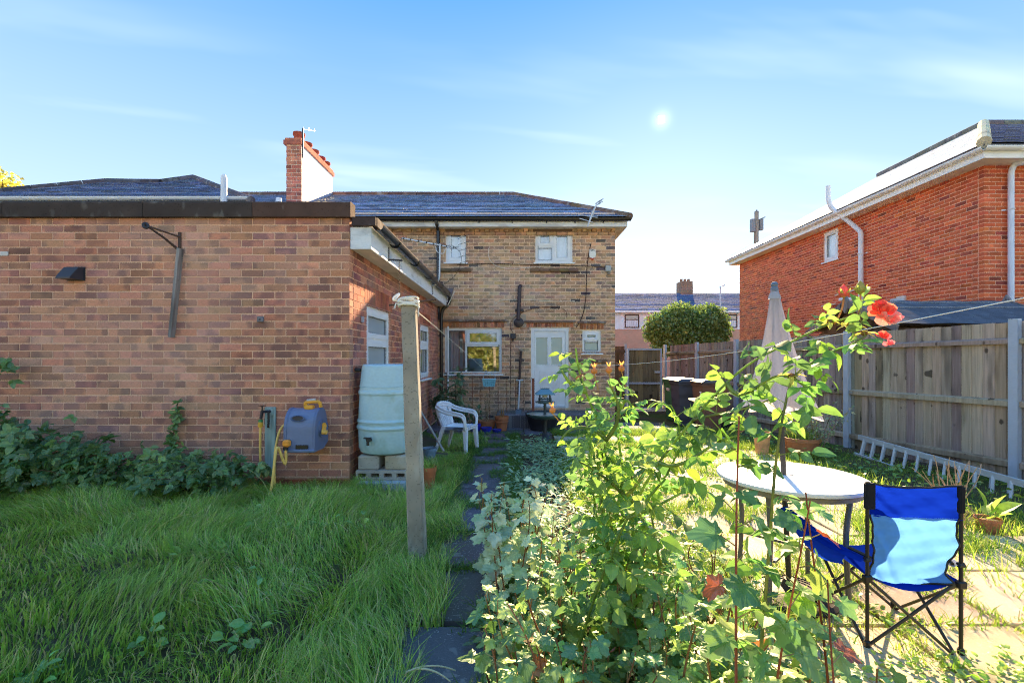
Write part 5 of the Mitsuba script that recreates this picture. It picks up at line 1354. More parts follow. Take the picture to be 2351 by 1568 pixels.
part(cc_, 'corner_patch', bbox(BR_[0] - .012, BR_[0] + .014, BR_[1] - .012, BR_[1] + .012, .67, .795, col((30, 32, 40)), .006), 'matte')
def seat(u, v):
    p = sBL[None, None] * ((1 - u) * (1 - v))[..., None] + sBR[None, None] * (u * (1 - v))[..., None] + sFL[None, None] * ((1 - u) * v)[..., None] + sFR[None, None] * (u * v)[..., None]
    return p[..., 0], p[..., 1], p[..., 2] - .06 * np.sin(math.pi * u) * (1 - .5 * v) + .012
part(cc_, 'seat', grid(seat, 24, 16, col((24, 52, 168), .5)), 'cloth', smooth=True)
part(cc_, 'seat_panel', grid(lambda u, v: tuple(a + (0 if i < 2 else -.012) for i, a in enumerate(seat(.08 + .84 * u, .08 + .5 * v))), 16, 10, col((150, 168, 160), .5)), 'cloth', smooth=True)
for sx, p, q_ in ((-1, BL, sFL), (1, BR_, sFR)):
    a = top(p, .43)
    b = np.array([p[0] + (-.145 if sx < 0 else .02), 2.68, .545])
    def arm(u, v, a=a, b=b, sx=sx):
        p_ = a[None, None] * (1 - u)[..., None] + b[None, None] * u[..., None]
        w = .05 + .02 * np.sin(math.pi * u)
        return p_[..., 0] + (v - .5) * w * 1.3, p_[..., 1], p_[..., 2] - .03 * np.sin(math.pi * u) - (v - .5) ** 2 * .05
    part(cc_, 'arm_rest', grid(arm, 20, 8, col((26, 60, 188) if sx < 0 else (150, 160, 190), .5)), 'cloth', smooth=True)  # right arm rest paled to show the sunlight on it
    part(cc_, 'arm_strap', cat([tube([a + [.03 * -sx, .01, 0], a * .8 + b * .2], .008, col(BK), 6), tube([a + [-.012, 0, 0], a + [.012, 0, 0]], .013, col(BK), 8)]), 'satin')
    if sx < 0:
        dr_ = lambda u, v: (a[0] * .75 + b[0] * .25 + (b[0] - a[0]) * .62 * u - .012 + .01 * np.sin(v * 6), a[1] * .75 + b[1] * .25 + (b[1] - a[1]) * .62 * u - .02, (a[2] * .75 + b[2] * .25) + (b[2] - a[2]) * .62 * u - .015 - v * (.075 + .05 * np.sin(math.pi * u)))
        part(cc_, 'cup_holder', grid(dr_, 16, 10, col((34, 70, 200), .5)), 'cloth', smooth=True)
    part(cc_, 'front_post', tube([q_, b - [0, 0, .02]], .0075, col(BK), 8), 'satin', smooth=40)

# ---------------------------------------------------------------- stacked white plastic chairs
def plastic_chair(label, base, rz, dz, grp):
    k = thing('plastic_chair', label, 'chair', grp)
    c = (228, 232, 240)
    tf = T().translate([base[0], base[1], base[2] + dz]).rotate([0, 0, 1], rz).scale(.9)
    P_ = lambda nm, m, sm=False: part(k, nm, m, 'satin', smooth=sm, to_world=tf)
    hs = .40
    def st_(u, v):
        x, y = (u - .5) * .42, (v - .5) * (.42 + .04 * (1 - u))
        return x + .02, y, hs - .02 * np.sin(math.pi * u) * np.sin(math.pi * v) + .012 * (u > .95)
    P_('seat', cat([grid(st_, 14, 12, col(c)), move(grid(st_, 14, 12, col(c)), (0, 0, -.012))]), True)
    P_('seat_rim', tube([(.23, -.21, hs - .012), (.23, .21, hs - .012)], .014, col(c), 8), 40)
    for sx, sy in ((1, 1), (1, -1), (-1, 1), (-1, -1)):
        t0 = np.array([.2 * sx + .02, .2 * sy, hs]); b0_ = np.array([.25 * sx - (.05 if sx < 0 else 0), .24 * sy, 0])
        P_('leg', hull([t0 + [a * .032, b * .026, 0] for a in (-1, 1) for b in (-1, 1)] + [b0_ + [a * .018, b * .014, 0] for a in (-1, 1) for b in (-1, 1)], col(c)))
    # back with slats
    bw = lambda t: np.array([-.20 - .13 * t, 0, hs + .37 * t])
    for yy in (-.14, -.085, -.03, .03, .085, .14):
        P_('back_slat', tube([bw(.02) + [0, yy, 0], bw(.5) + [-.02, yy * 1.15, 0], bw(.93) + [0, yy * 1.25, 0]], .013, col(c), 6), 40)
    yy = np.linspace(-1, 1, 15)
    P_('top_rail', tube(np.stack([-.335 + .05 * yy ** 2, yy * .235, hs + .375 - .03 * yy ** 2], 1), .024, col(c), 8), True)
    for sy in (1, -1):
        P_('arm', tube(spline([(-.285, .235 * sy, hs + .345), (-.12, .265 * sy, hs + .27), (.1, .27 * sy, hs + .235), (.2, .262 * sy, hs + .2), (.235, .25 * sy, hs + .08), (.23, .22 * sy, hs - .01)], 20), .019, col(c), 8), True)
        P_('side', hull([(-.21, .2 * sy, hs), (-.3, .225 * sy, hs + .35), (-.19, .215 * sy, hs), (-.27, .24 * sy, hs + .33)], col(c)))
    return k
cy_ = 7.15
cbase = np.array([(1051 - U0) / F * cy_, cy_, float(ground_z(-.85, cy_)) + .005])
plastic_chair('lower white plastic garden chair of the stacked pair by the extension', cbase, -18, 0, 'stacked white plastic chairs')
plastic_chair('upper white plastic garden chair stacked on another by the extension', cbase + [.012, .01, 0], -18, .035, 'stacked white plastic chairs')

# ---------------------------------------------------------------- wheelie bins
def bin_(label, x, y, c, lidc, num=None, sticker=False):
    k = thing('wheelie_bin', label, 'bin', 'wheelie bins by the fence')
    z = float(ground_z(x + .3, y + .3)) + .01
    h, w, d = .92, .50, .56
    b_ = [(x + .05 + a * (w - .1), y + .05 + b * (d - .1), z + .0) for a in (0, 1) for b in (0, 1)]
    t_ = [(x + a * w, y + b * d, z + h) for a in (0, 1) for b in (0, 1)]
    part(k, 'body', hull(b_ + t_, col(c)), 'dirty')
    part(k, 'rim', bbox(x - .02, x + w + .02, y - .02, y + d + .02, z + h - .06, z + h, col([q * .9 for q in c]), .01), 'dirty')
    part(k, 'lid', hull([(x - .035 + a * (w + .06), y - .03 + b * (d + .06), z + h + .004) for a in (0, 1) for b in (0, 1)] + [(x - .03 + a * (w + .05), y - .025 + b * (d + .05), z + h + .03) for a in (0, 1) for b in (0, 1)] + [(x + .08 + a * (w - .16), y + .06 + b * (d - .12), z + h + .075) for a in (0, 1) for b in (0, 1)], col(lidc)), 'dirty')
    part(k, 'handle', tube([(x + w + .05, y + .05, z + h - .02), (x + w + .05, y + d - .05, z + h - .02)], .016, col([q * .8 for q in c]), 8), 'satin')
    for yy in (y + .04, y + d - .09):
        part(k, 'wheel', lathe([(0, 0), (.1, 0), (.1, .05), (0, .05)], col((34, 34, 36)), 20), 'satin', to_world=T().translate([x + w - .02, yy, z + .09]).rotate([1, 0, 0], -90))
    fx = lambda zz: x + .05 * (1 - (zz - z) / h) - .004
    if num:
        import meshkit as mk_
        m = mk_.text_mesh(num, .16, depth=.004, bold=True)
        v_ = m.vertices
        z0 = z + .60
        part(k, 'number', mk(np.stack([fx(z0 + v_[:, 1]) - v_[:, 2], y + d * .36 - v_[:, 0] + .0, z0 + v_[:, 1]], 1), m.faces, col((236, 236, 236))), 'matte', label='white number 3 on the bin')
        m = mk_.text_mesh('ST', .07, depth=.004)
        v_ = m.vertices
        z0 = z + .44
        part(k, 'lettering', mk(np.stack([fx(z0 + v_[:, 1]) - v_[:, 2], y + d * .4 - v_[:, 0], z0 + v_[:, 1]], 1), m.faces, col((150, 146, 150))), 'matte')
    if sticker:
        part(k, 'sticker', hull([(fx(zz) - o, yy, zz) for yy in (y + d * .3, y + d * .72) for zz in (z + .68, z + .75) for o in (0, .003)], col((206, 208, 210))), 'matte')
    return k
bin_('green wheelie bin, farthest of the three bins by the fence', 3.62, 10.75, (74, 128, 92), (84, 128, 102), sticker=True)
bin_('black wheelie bin between the green and the brown bin', 3.52, 9.98, (84, 84, 98), (74, 74, 82))
bin_('brown wheelie bin with a white number 3, nearest of the three bins', 3.74, 9.28, (136, 96, 80), (100, 84, 78), num='3')

# ---------------------------------------------------------------- things along the house
def pot(label, x, y, r, h, c, name='plant_pot', z=None, n=28, sq=1.0, rim=True):
    k = thing(name, label, 'plant pot')
    z = float(ground_z(x, y)) + .005 if z is None else z
    pf = [(0, 0), (r * .68, 0), (r * .92, h * .78)] + ([(r, h * .79), (r * 1.02, h), (r * .93, h)] if rim else [(r, h), (r * .93, h)]) + [(r * .88, h * .86)]
    part(k, 'pot', lathe(pf, col(c), n, (x, y, z), sq), 'dirty', smooth=35)
    part(k, 'soil', lathe([(0, h * .865), (r * .885, h * .86)], col((70, 58, 48)), n, (x, y, z), sq), 'matte')
    return k, np.array([x, y, z + h * .86])
TC = (196, 122, 84)
sp1 = pot('tall ribbed terracotta pot on the dark path by the house', (1152 - U0) / F * 9.2, 9.2, .135, .30, TC)
part(sp1[0], 'ridge', lathe([(.128, .19), (.139, .2), (.128, .212)], col(TC), 28, sp1[1] - [0, 0, .30 * .86]), 'dirty')
sp2 = pot('oval terracotta planter with bare twigs under the blue basket', (1118 - U0) / F * 9.35, 9.35, .19, .2, (176, 116, 84), sq=.7)
CB = (46, 52, 170)
pot('cobalt blue pot nearest the white chairs', (1092 - U0) / F * 8.9, 8.9, .10, .19, CB, rim=True)
pot('cobalt blue pot in the middle of the row of three', (1117 - U0) / F * 8.85, 8.85, .10, .13, CB)
pot('low cobalt blue bowl at the right end of the row of three', (1141 - U0) / F * 8.85, 8.85, .085, .095, CB)
pot('grey-blue bucket-like pot left of the white chairs', (985 - U0) / F * 6.3, 6.3, .10, .2, (128, 150, 172))
sp3 = pot('terracotta pot with grass half hidden behind the concrete post', (984 - U0) / F * 5.0, 5.0, .085, .22, (190, 112, 74))
pot('large black tub beside the bird table', (1245 - U0) / F * 9.3, 9.3, .33, .36, (52, 52, 60), name='tub')
pot('dark rubber tub sunk in the lawn against the extension', (455 - U0) / F * 4.45, 4.45, .17, .2, (56, 54, 60), name='tub', z=.05)
def twigs(k, p, n, h, sp, c=(150, 124, 92), r=.006):
    for i in range(n):
        d = rng.normal(size=3) * sp; d[2] = h * rng.uniform(.7, 1.05)
        part(k, 'twig', tube(spline([p + rng.normal(size=3) * [.04, .03, 0], p + d * .5 + rng.normal(size=3) * .02, p + d], 8), np.linspace(r, r * .5, 8), col(jit(c, 8, 3)), 5), 'wood')
twigs(sp2[0], sp2[1], 5, .62, .07, (156, 130, 104), .009)
bk_ = thing('hanging_basket', 'light blue pierced plastic basket hooked on the low railing', 'basket')
bp = at(1123, 878, 9.95)
part(bk_, 'tub', cat([hull([bp + np.array([a * w, b * d, z]) for a in (-1, 1) for b in (-1, 1) for w, d, z in ((.115, .075, -.085), (.14, .09, .06))], col((122, 190, 214)))]), 'satin')
part(bk_, 'rim', bbox(bp[0] - .15, bp[0] + .15, bp[1] - .1, bp[1] + .1, bp[2] + .062, bp[2] + .078, col((146, 204, 222)), .005), 'satin')
for i in range(3):
    for j in range(5):
        part(bk_, 'slot', box(bp[0] - .09 + .042 * j + .01 * (i % 2), bp[0] - .065 + .042 * j + .01 * (i % 2), bp[1] - .093 + .006 * (2 - i), bp[1] - .083 + .004 * (2 - i), bp[2] - .06 + .038 * i, bp[2] - .05 + .038 * i, col((52, 96, 120))), 'satin')
part(bk_, 'handle', tube(spline([bp + [-.12, 0, .07], bp + [-.08, .06, .17], bp + [.08, .06, .17], bp + [.12, 0, .07]], 16), .005, col((200, 220, 228)), 6), 'satin', smooth=True)
rl_ = thing('wire_railing', 'low rusty railing of thin upright bars along the foot of the house wall', 'railing')
ry_ = 10.12
zt_ = H + (V0 - 866) / F * ry_
x0_, x1_ = (1020 - U0) / F * ry_, (1224 - U0) / F * ry_
part(rl_, 'top_wire', tube([(x0_, ry_, zt_ + .03), (x1_, ry_, zt_ - .03)], .008, col((70, 60, 56)), 6), 'dirty')
for i, x in enumerate(np.arange(x0_ + .05, x1_, .185)):
    t = (x - x0_) / (x1_ - x0_)
    part(rl_, 'bar', tube([(x, ry_, zt_ + .03 - .06 * t), (x, ry_, .02)], .007, col(jit((140, 88, 66), 8, 3)), 5), 'dirty')
part(rl_, 'end_post', cat([box(x1_ - .028, x1_ + .028, ry_ - .03, ry_ + .03, .0, zt_ - .03, col((146, 84, 66))), bbox(x1_ - .06, x1_ + .06, ry_ - .06, ry_ + .06, -.06, .04, col((150, 82, 62)), .01)]), 'dirty')
spd = thing('garden_spade', 'spade with metal shaft leaning on the railing beside the door', 'spade')
a, b = at(1193, 873, 9.9), at(1190, 940, 9.75)
part(spd, 'shaft', tube([a, b], .018, col((186, 190, 198)), 8), 'metal', smooth=40)
part(spd, 'grip', tube([a + [-.08, 0, 0], a + [.08, 0, 0]], .016, col((196, 198, 204)), 8), 'metal')
part(spd, 'blade', hull([b + np.array(q_) for q_ in ((-.06, 0, 0), (.06, 0, 0), (-.055, -.05, -.11), (.055, -.05, -.11), (-.06, .015, 0), (.06, .015, 0), (0, -.06, -.13))], col((92, 96, 104))), 'metal')
rk_ = thing('garden_rake', 'long rake with grey wooden handle leaning across the extension side wall', 'rake')
a, b = at(966, 945, 6.6), at(1019, 1036, 6.35)
part(rk_, 'handle', tube([a, b], .015, col((172, 168, 166)), 8), 'wood', smooth=40)
part(rk_, 'head', cat([bar(b + [-.13, .02, -.02], b + [.06, -.03, -.03], .018, .018, col((128, 126, 126)))] + [tube([b + [-.12 + .03 * i, .015 - .008 * i, -.02], b + [-.15 + .032 * i, -.04, -.06]], .005, col((134, 132, 130)), 5) for i in range(7)]), 'metal')
bd = thing('bird_table', 'dark green bird table with pitched roof above a round bird bath', 'bird table')
bq = np.array([(1251 - U0) / F * 8.3, 8.3, 0])
bg = float(ground_z(bq[0], bq[1]))
bzz = lambda v: H + (V0 - v) / F * 8.3
BG = (74, 100, 104)
part(bd, 'column', lathe([(.0, bg), (.14, bg), (.12, bg + .05), (.035, bg + .12), (.03, bzz(962) - .05), (.06, bzz(962)), (0, bzz(962))], col((66, 70, 76)), 18, bq), 'satin', smooth=40)
part(bd, 'basin', lathe([(.05, bzz(962)), (.22, bzz(960)), (.315, bzz(953)), (.325, bzz(949.5)), (.30, bzz(950)), (.24, bzz(955)), (.0, bzz(956))], col(BG), 44, bq), 'satin', smooth=40)
part(bd, 'water', lathe([(0, bzz(951.5)), (.282, bzz(951.5))], col((150, 150, 140)), 40, bq), 'gloss')
part(bd, 'stem', tube([bq + [0, 0, bzz(956)], bq + [0, 0, bzz(926)]], .026, col((60, 74, 80)), 10), 'satin')
part(bd, 'tray', lathe([(0, bzz(926)), (.1, bzz(926)), (.17, bzz(923.5)), (.175, bzz(921.5)), (0, bzz(922.5))], col(BG), 28, bq), 'satin', smooth=40)
for a in (45, 135, 225, 315):
    c, s_ = math.cos(math.radians(a)) * .125, math.sin(math.radians(a)) * .125
    part(bd, 'roof_post', tube([bq + [c, s_, bzz(922)], bq + [c, s_, bzz(903)]], .009, col((50, 62, 70)), 6), 'satin')
for a in range(0, 360, 90):
    m = cat([tube([(-.1, -.11, bzz(914)), (.1, -.11, bzz(914))], .005, col((60, 84, 92)), 5), tube([(-.05, -.11, bzz(922)), (-.05, -.11, bzz(914))], .005, col((60, 84, 92)), 5), tube([(.05, -.11, bzz(922)), (.05, -.11, bzz(914))], .005, col((60, 84, 92)), 5), tube([(-.1, -.11, bzz(918)), (.1, -.11, bzz(918))], .005, col((60, 84, 92)), 5)])
    part(bd, 'rail', move(rot(m, a), bq), 'satin')
rz1, rz2 = bzz(904), bzz(893)
part(bd, 'roof', hull([bq + np.array([a * .17, b * .15, rz1]) for a in (-1, 1) for b in (-1, 1)] + [bq + np.array([a * .165, b * .145, rz1 - .012]) for a in (-1, 1) for b in (-1, 1)] + [bq + np.array([a * .07, b * .02, rz2]) for a in (-1, 1) for b in (-1, 1)], col((104, 142, 160))), 'satin')
part(bd, 'ridge', bar(bq + [-.075, 0, rz2 + .006], bq + [.075, 0, rz2 + .006], .025, .016, col((48, 56, 66))), 'satin')
part(bd, 'feeder', lathe([(0, bzz(912)), (.045, bzz(912)), (.05, bzz(904.5)), (0, bzz(904.5))], col((206, 206, 196)), 16, bq), 'satin', smooth=40)

# ---------------------------------------------------------------- ladder lying along the fence
ld = thing('aluminium_ladder', 'aluminium ladder lying on its side along the foot of the fence', 'ladder')
A0, A1 = at(1972, 1003, 7.0), at(2440, 1136, 4.35)
B0, B1 = at(1962, 1043, 6.95), at(2440, 1214, 4.25)
ALU = (180, 186, 194)
part(ld, 'stile', bar(A0, A1, .03, .065, col(ALU)), 'satin')
part(ld, 'stile', bar(B0, B1, .03, .065, col(ALU)), 'satin')
for i in range(14):
    t = (i + .6) / 14
    part(ld, 'rung', tube([A0 * (1 - t) + A1 * t, B0 * (1 - t) + B1 * t], .016, col((188, 192, 200)), 8), 'satin', smooth=40)
ld2 = thing('aluminium_ladder', 'second aluminium ladder lying behind the first at the foot of the fence', 'ladder')
off = np.array([.16, .10, -.03])
part(ld2, 'stile', bar(A0 + off * [1, 1, 2], A1 + off, .03, .06, col((164, 168, 176))), 'satin')
part(ld2, 'stile', bar(B0 + off, B1 + off, .03, .06, col((164, 168, 176))), 'satin')
for i in range(14):
    t = (i + .2) / 14
    part(ld2, 'rung', tube([(A0 + off) * (1 - t) + (A1 + off) * t, (B0 + off) * (1 - t) + (B1 + off) * t], .016, col((180, 182, 186)), 8), 'satin', smooth=40)
dp1 = pot('wide terracotta pot with weeds and dead stems beside the parasol', 4.22, 6.9, .26, .26, (180, 122, 92))
twigs(dp1[0], dp1[1], 16, .62, .2, (150, 134, 118), .005)
dp2 = pot('tall buff pot between the parasol and the wide terracotta pot', 3.65, 6.9, .12, .34, (206, 160, 120))
dp3 = pot('terracotta pot with a leafy plant behind the right of the blue chair', (2268 - U0) / F * 3.75, 3.75, .085, .12, (184, 116, 86))
twigs(dp3[0], dp3[1] + [-.2, .1, 0], 9, .42, .12, (170, 140, 116), .005)
dead = thing('dead_shrub', 'bare dead stems standing beside the ladder behind the blue chair', 'shrub')
for i in range(14):
    p = np.array([(2195 - U0) / F * 3.9, 3.9, 0]) + rng.normal(size=3) * [.04, .04, 0]
    d = np.array([rng.normal() * .08 - .02, rng.normal() * .06, rng.uniform(.25, .62)])
    part(dead, 'stem', tube(spline([p, p + d * .5 + rng.normal(size=3) * .025, p + d * .8 + rng.normal(size=3) * .02, p + d], 9), np.linspace(.006, .0025, 9), col(jit((172, 150, 132), 8, 3)), 5), 'wood')

# ---------------------------------------------------------------- grass
def blades(P, h, lean, w, tones, seg=3, curl=.6):
    """grass blades rooted at P: each a bent, tapering strip"""
    n = len(P)
    a = lean[0] + rng.normal(size=n) * .7
    amt = lean[1] * rng.uniform(.5, 1.4, n)
    d = np.stack([np.cos(a), np.sin(a), np.zeros(n)], 1)
    s = np.stack([-np.sin(a + rng.normal(size=n) * .6), np.cos(a), np.zeros(n)], 1)
    rows = []
    for k in range(seg + 1):
        t = k / seg
        up = h * (t - curl * np.clip(amt, 0, 1.2) * t * t * .75)
        c = P + d * (h * amt * t ** 1.7)[:, None] + UP * up[:, None]
        ww = w * (1 - t) ** .7 * .5
        if k < seg:
            rows += [c - s * ww[:, None], c + s * ww[:, None]]
        else:
            rows.append(c)
    v = np.stack(rows, 1)
    m = v.shape[1]
    f = []
    for k in range(seg - 1): f += [[2 * k, 2 * k + 1, 2 * k + 3], [2 * k, 2 * k + 3, 2 * k + 2]]
    f.append([2 * seg - 2, 2 * seg - 1, 2 * seg])
    f = (np.arange(n) * m)[:, None, None] + np.array(f)[None]
    T_ = np.array([col(jit(tones[i % len(tones)], 12, 4)) for i in range(240)])
    u = np.repeat(T_[rng.integers(240, size=n)], m, 0)
    return v.reshape(-1, 3), f.reshape(-1, 3), u


def scatter(n, x0, x1, y0, y1, keep=None, near=1.0):
    x = rng.uniform(x0, x1, n)
    y = y0 + (y1 - y0) * rng.random(n) ** near
    m = np.ones(n, bool) if keep is None else keep(x, y)
    x, y = x[m], y[m]
    return np.stack([x, y, ground_z(x, y) - .012], 1)


N2 = lambda x, y, f, s=0: meshkit.noise(np.stack([x * f, y * f, x * 0 + s], -1), s)
LAWN = [(150, 184, 76), (128, 164, 64), (162, 194, 82), (136, 172, 88), (178, 202, 90), (106, 144, 58), (198, 204, 128), (158, 190, 80), (206, 190, 140)]
lawn = thing('lawn_grass', 'long uncut tufted grass of the shaded lawn on the left', 'grass', kind='stuff')
edge = lambda x, y: x < -.40 - .12 * N2(x, y, 2.3, 3) + .10 * (N2(x, y, 5.0, 4) > .55)
P = scatter(74000, -6.3, -.36, 1.25, 4.74, lambda x, y: edge(x, y) & (x > -1.2 * y - .9), .85)
cl = N2(P[:, 0], P[:, 1], 3.2, 1)
h = (.05 + .2 * cl ** 1.5 + .09 * rng.random(len(P)) ** 2) * (.8 + .4 * N2(P[:, 0], P[:, 1], .9, 2))
h *= np.where((P[:, 1] > 4.3) & (P[:, 0] > -2.6), .55, 1)
flow = 6.28 * 1.5 * N2(P[:, 0], P[:, 1], 1.5, 7)
m1 = blades(P, h, (flow, .45 + .5 * N2(P[:, 0], P[:, 1], 2.6, 9)), .0052 + .003 * rng.random(len(P)), LAWN)
P = scatter(9000, -1.62, -.42, 4.5, 6.8, lambda x, y: (x < -.60) & (N2(x, y, 2.2, 12) > .38))
m2 = blades(P, .06 + .16 * rng.random(len(P)), (6.28 * 1.5 * N2(P[:, 0], P[:, 1], 1.5, 7), .6), .006 + .002 * rng.random(len(P)), LAWN)
P = scatter(5200, -1.5, -.4, 6.6, 9.0, lambda x, y: N2(x, y, 2.0, 14) > .5)
m3 = blades(P, .05 + .1 * rng.random(len(P)), (6.28 * N2(P[:, 0], P[:, 1], 1.5, 7), .6), .007 + .003 * rng.random(len(P)), LAWN)
put(lawn, cat([m1, m2, m3]), 'grass')
# stalks gone to seed in the lawn
for i, (u, v, y, l, a) in enumerate(((670, 1290, 3.0, .3, .1), (330, 1250, 3.1, .25, 1.2), (1010, 1180, 3.9, .38, .5), (620, 1120, 4.2, .3, -.8), (900, 1180, 3.7, .25, .8))):
    k = thing('grass_stalk', ['tall pale grass stalk in the middle of the shaded lawn', 'bent pale grass stalk on the left of the shaded lawn', 'tall seed stalk just right of the concrete post', 'slanting pale stalk in the lawn below the bramble', 'short pale stalk in the lawn left of the concrete post'][i], 'grass')
    b = at(u, v, y); b[2] = float(ground_z(b[0], b[1]))
    put(k, tube(spline([b, b + [a * l * .3, 0, l * .6], b + [a * l, 0, l]], 8), np.linspace(.003, .0015, 8), col((176, 180, 120)), 5), 'leaf')

BRIGHT = [(136, 168, 60), (120, 156, 52), (152, 178, 72), (110, 144, 54), (164, 176, 84)]
wd = thing('patio_weeds', 'bright sunlit grass and weeds growing in the joints of the pale paving', 'weeds', kind='stuff')
def jointy(x, y):
    jx = np.abs((x - .72) / .615 - np.round((x - .72) / .615)) * .615
    jy = np.abs((y - 1.2) / .615 - np.round((y - 1.2) / .615)) * .615
    near = np.minimum(jx, jy) < .055 + .09 * (N2(x, y, 2.4, 21) > .46) + .14 * (N2(x, y, 1.3, 23) > .52)
    return near & (N2(x, y, 1.6, 22) > .36)
P1 = scatter(80000, .55, 4.3, 1.7, 9.2, lambda x, y: jointy(x, y) & (x < .2 + y * 1.12) & (x < 5.6 - .2 * (y - 5)), 1.0)
P2 = scatter(15000, 2.5, 5.6, 2.6, 9.5, lambda x, y: (N2(x, y, 1.9, 31) > .42 - .12 * (y > 4.2)) & (x < y * 1.12 + .1) & (x < 5.55 - .195 * (y - 5.4)) & (x > 2.55 + .1 * np.sin(y * 3) + .15 * (y < 4)))
hh = .045 + .08 * rng.random(len(P1)) + .07 * (N2(P1[:, 0], P1[:, 1], 2.4, 21) > .6)
m1 = blades(P1, hh, (6.28 * rng.random(len(P1)), .7), .006 + .004 * rng.random(len(P1)), BRIGHT, 2)
m2 = blades(P2, (.04 + .15 * rng.random(len(P2))) * np.where((P2[:, 1] > 4.3) & (P2[:, 0] > 4.1), .4, 1), (6.28 * rng.random(len(P2)), .5), .006 + .003 * rng.random(len(P2)), BRIGHT, 3)
put(wd, cat([m1, m2]), 'grass')
PATHW = [(96, 130, 54), (84, 116, 50), (116, 144, 64)]
pw = thing('path_weeds', 'small green weeds and moss growing across the dark garden path', 'weeds', kind='stuff')
P = scatter(44000, -.68, .12, 1.4, 8.8, lambda x, y: ((np.abs((y - 1.15) / .635 - np.round((y - 1.15) / .635)) * .635 < .06 + .14 * (N2(x, y, 2.7, 41) > .5)) & (N2(x, y, 2.0, 42) > .36)) | (np.minimum(np.abs(x + .6), np.abs(x + .02)) < .04 + .09 * (N2(x, y, 3, 43) > .5)))
put(pw, blades(P, .035 + .11 * rng.random(len(P)), (6.28 * rng.random(len(P)), .7), .006 + .004 * rng.random(len(P)), PATHW, 2), 'grass')


# ---------------------------------------------------------------- leaves
def leaf_oval(fold=.25, curl=.25, teeth=.03, wide=.62, n=6):
    """a toothed oval leaf along +x, length 1, blade facing +z"""
    t = np.linspace(0, 1, n + 1)
    w = wide * .5 * np.sin(math.pi * t ** .85) ** .8
    w[1:-1:2] *= 1 - teeth * 2
    mid = np.stack([t, t * 0, -curl * t ** 2], 1)
    L_ = np.stack([t, w, fold * w - curl * t ** 2], 1)[1:-1]
    R = np.stack([t, -w, fold * w - curl * t ** 2], 1)[1:-1]
    v = np.vstack([mid, L_, R])
    f, a, b = [], n + 1, n + 1 + n - 1
    for base, sgn in ((a, 1), (b, -1)):
        f.append([0, 1, base] if sgn < 0 else [0, base, 1])
        for k in range(1, n - 1):
            q = [[k, k + 1, base + k], [k, base + k, base + k - 1]]
            f += q
        f.append([n - 1, n, base + n - 2])
    return v, np.array(f)


def leaf_lobed(curl=.3, cup=.18, seed=0):
    """a five-lobed toothed leaf, stalk end at the origin, middle lobe along +x, span about 1"""
    r_ = np.random.default_rng(seed)
    lob = [(0, .78), (48, .66), (-48, .66), (104, .44), (-104, .44)]
    ang = np.radians(np.linspace(-165, 165, 45))
    rad = np.zeros(len(ang))
    for a, l in lob:
        d = np.degrees(np.abs(ang - math.radians(a)))
        rad = np.maximum(rad, l * (1 - .62 * np.clip(d / 40, 0, 1) ** 1.5))
    rad *= 1 + .05 * np.where(np.arange(len(ang)) % 2, 1, -1) + r_.normal(size=len(ang)) * .02
    rad[[0, -1]] = .06
    x, y = .12 + rad * np.cos(ang), rad * np.sin(ang)
    rid = np.cos(np.radians(np.degrees(ang) * 360 / 48)) * .05 * rad
    z = cup * rad ** 2 * np.abs(np.sin(ang)) - curl * np.clip(x, 0, 1) ** 2 + rid
    inner = np.stack([.12 + .45 * rad * np.cos(ang), .45 * rad * np.sin(ang), .4 * z + .03], 1)
    v = np.vstack([[[0.1, 0, .0]], inner, np.stack([x, y, z], 1)])
    n = len(ang)
    f = [[0, 1 + i, 2 + i] for i in range(n - 1)]
    for i in range(n - 1): f += [[1 + i, 1 + n + i, 2 + n + i], [1 + i, 2 + n + i, 2 + i]]
    return v, np.array(f)


def lobed_cheap(seed=0, curl=.3):
    r_ = np.random.default_rng(seed)
    ang = np.radians([-150, -125, -100, -75, -52, -24, 0, 24, 52, 75, 100, 125, 150])
    rad = np.array([.2, .42, .46, .4, .7, .5, .82, .5, .7, .4, .46, .42, .2]) * (1 + r_.normal(size=13) * .05)
    x, y = .12 + rad * np.cos(ang), rad * np.sin(ang)
    z = .2 * rad ** 2 * np.abs(np.sin(ang)) - curl * np.clip(x, 0, 1) ** 2 + .05 * np.where(np.arange(13) % 2, -1, 1) * rad
    v = np.vstack([[[.05, 0, .0]], np.stack([x, y, z], 1), [[.38, 0, .05 - curl * .12]]])
    f = [[14, 1 + i, 2 + i] for i in range(12)] + [[0, 1, 14], [0, 14, 13]]
    return v, np.array(f)


def frame3(d, nrm):
    d = d / (np.linalg.norm(d) + 1e-9)
    nrm = nrm - d * (nrm @ d)
    nrm = nrm / (np.linalg.norm(nrm) + 1e-9)
    return np.stack([d, np.cross(nrm, d), nrm], 1)


def setleaf(proto, p, d, nrm, s, c):
    v, f = proto
    return (v * s) @ frame3(d, nrm).T + p, f, np.tile(np.asarray(c, float), (len(v), 1))


FERN = [leaf_oval(.15, c_, .1, .28) for c_ in (.2, .5, .35, .1)]
OVALS = [leaf_oval(f_, c_, .05, w_) for f_, c_, w_ in ((.3, .2, .7), (.15, .35, .66), (.4, .1, .62), (.2, .5, .72))]
LOBES = [leaf_lobed(c_, k_, i) for i, (c_, k_) in enumerate(((.35, .15), (.5, .3), (.2, .1), (.6, .2)))]
CHEAP = [lobed_cheap(i, c_) for i, c_ in enumerate((.3, .5, .2, .6))]


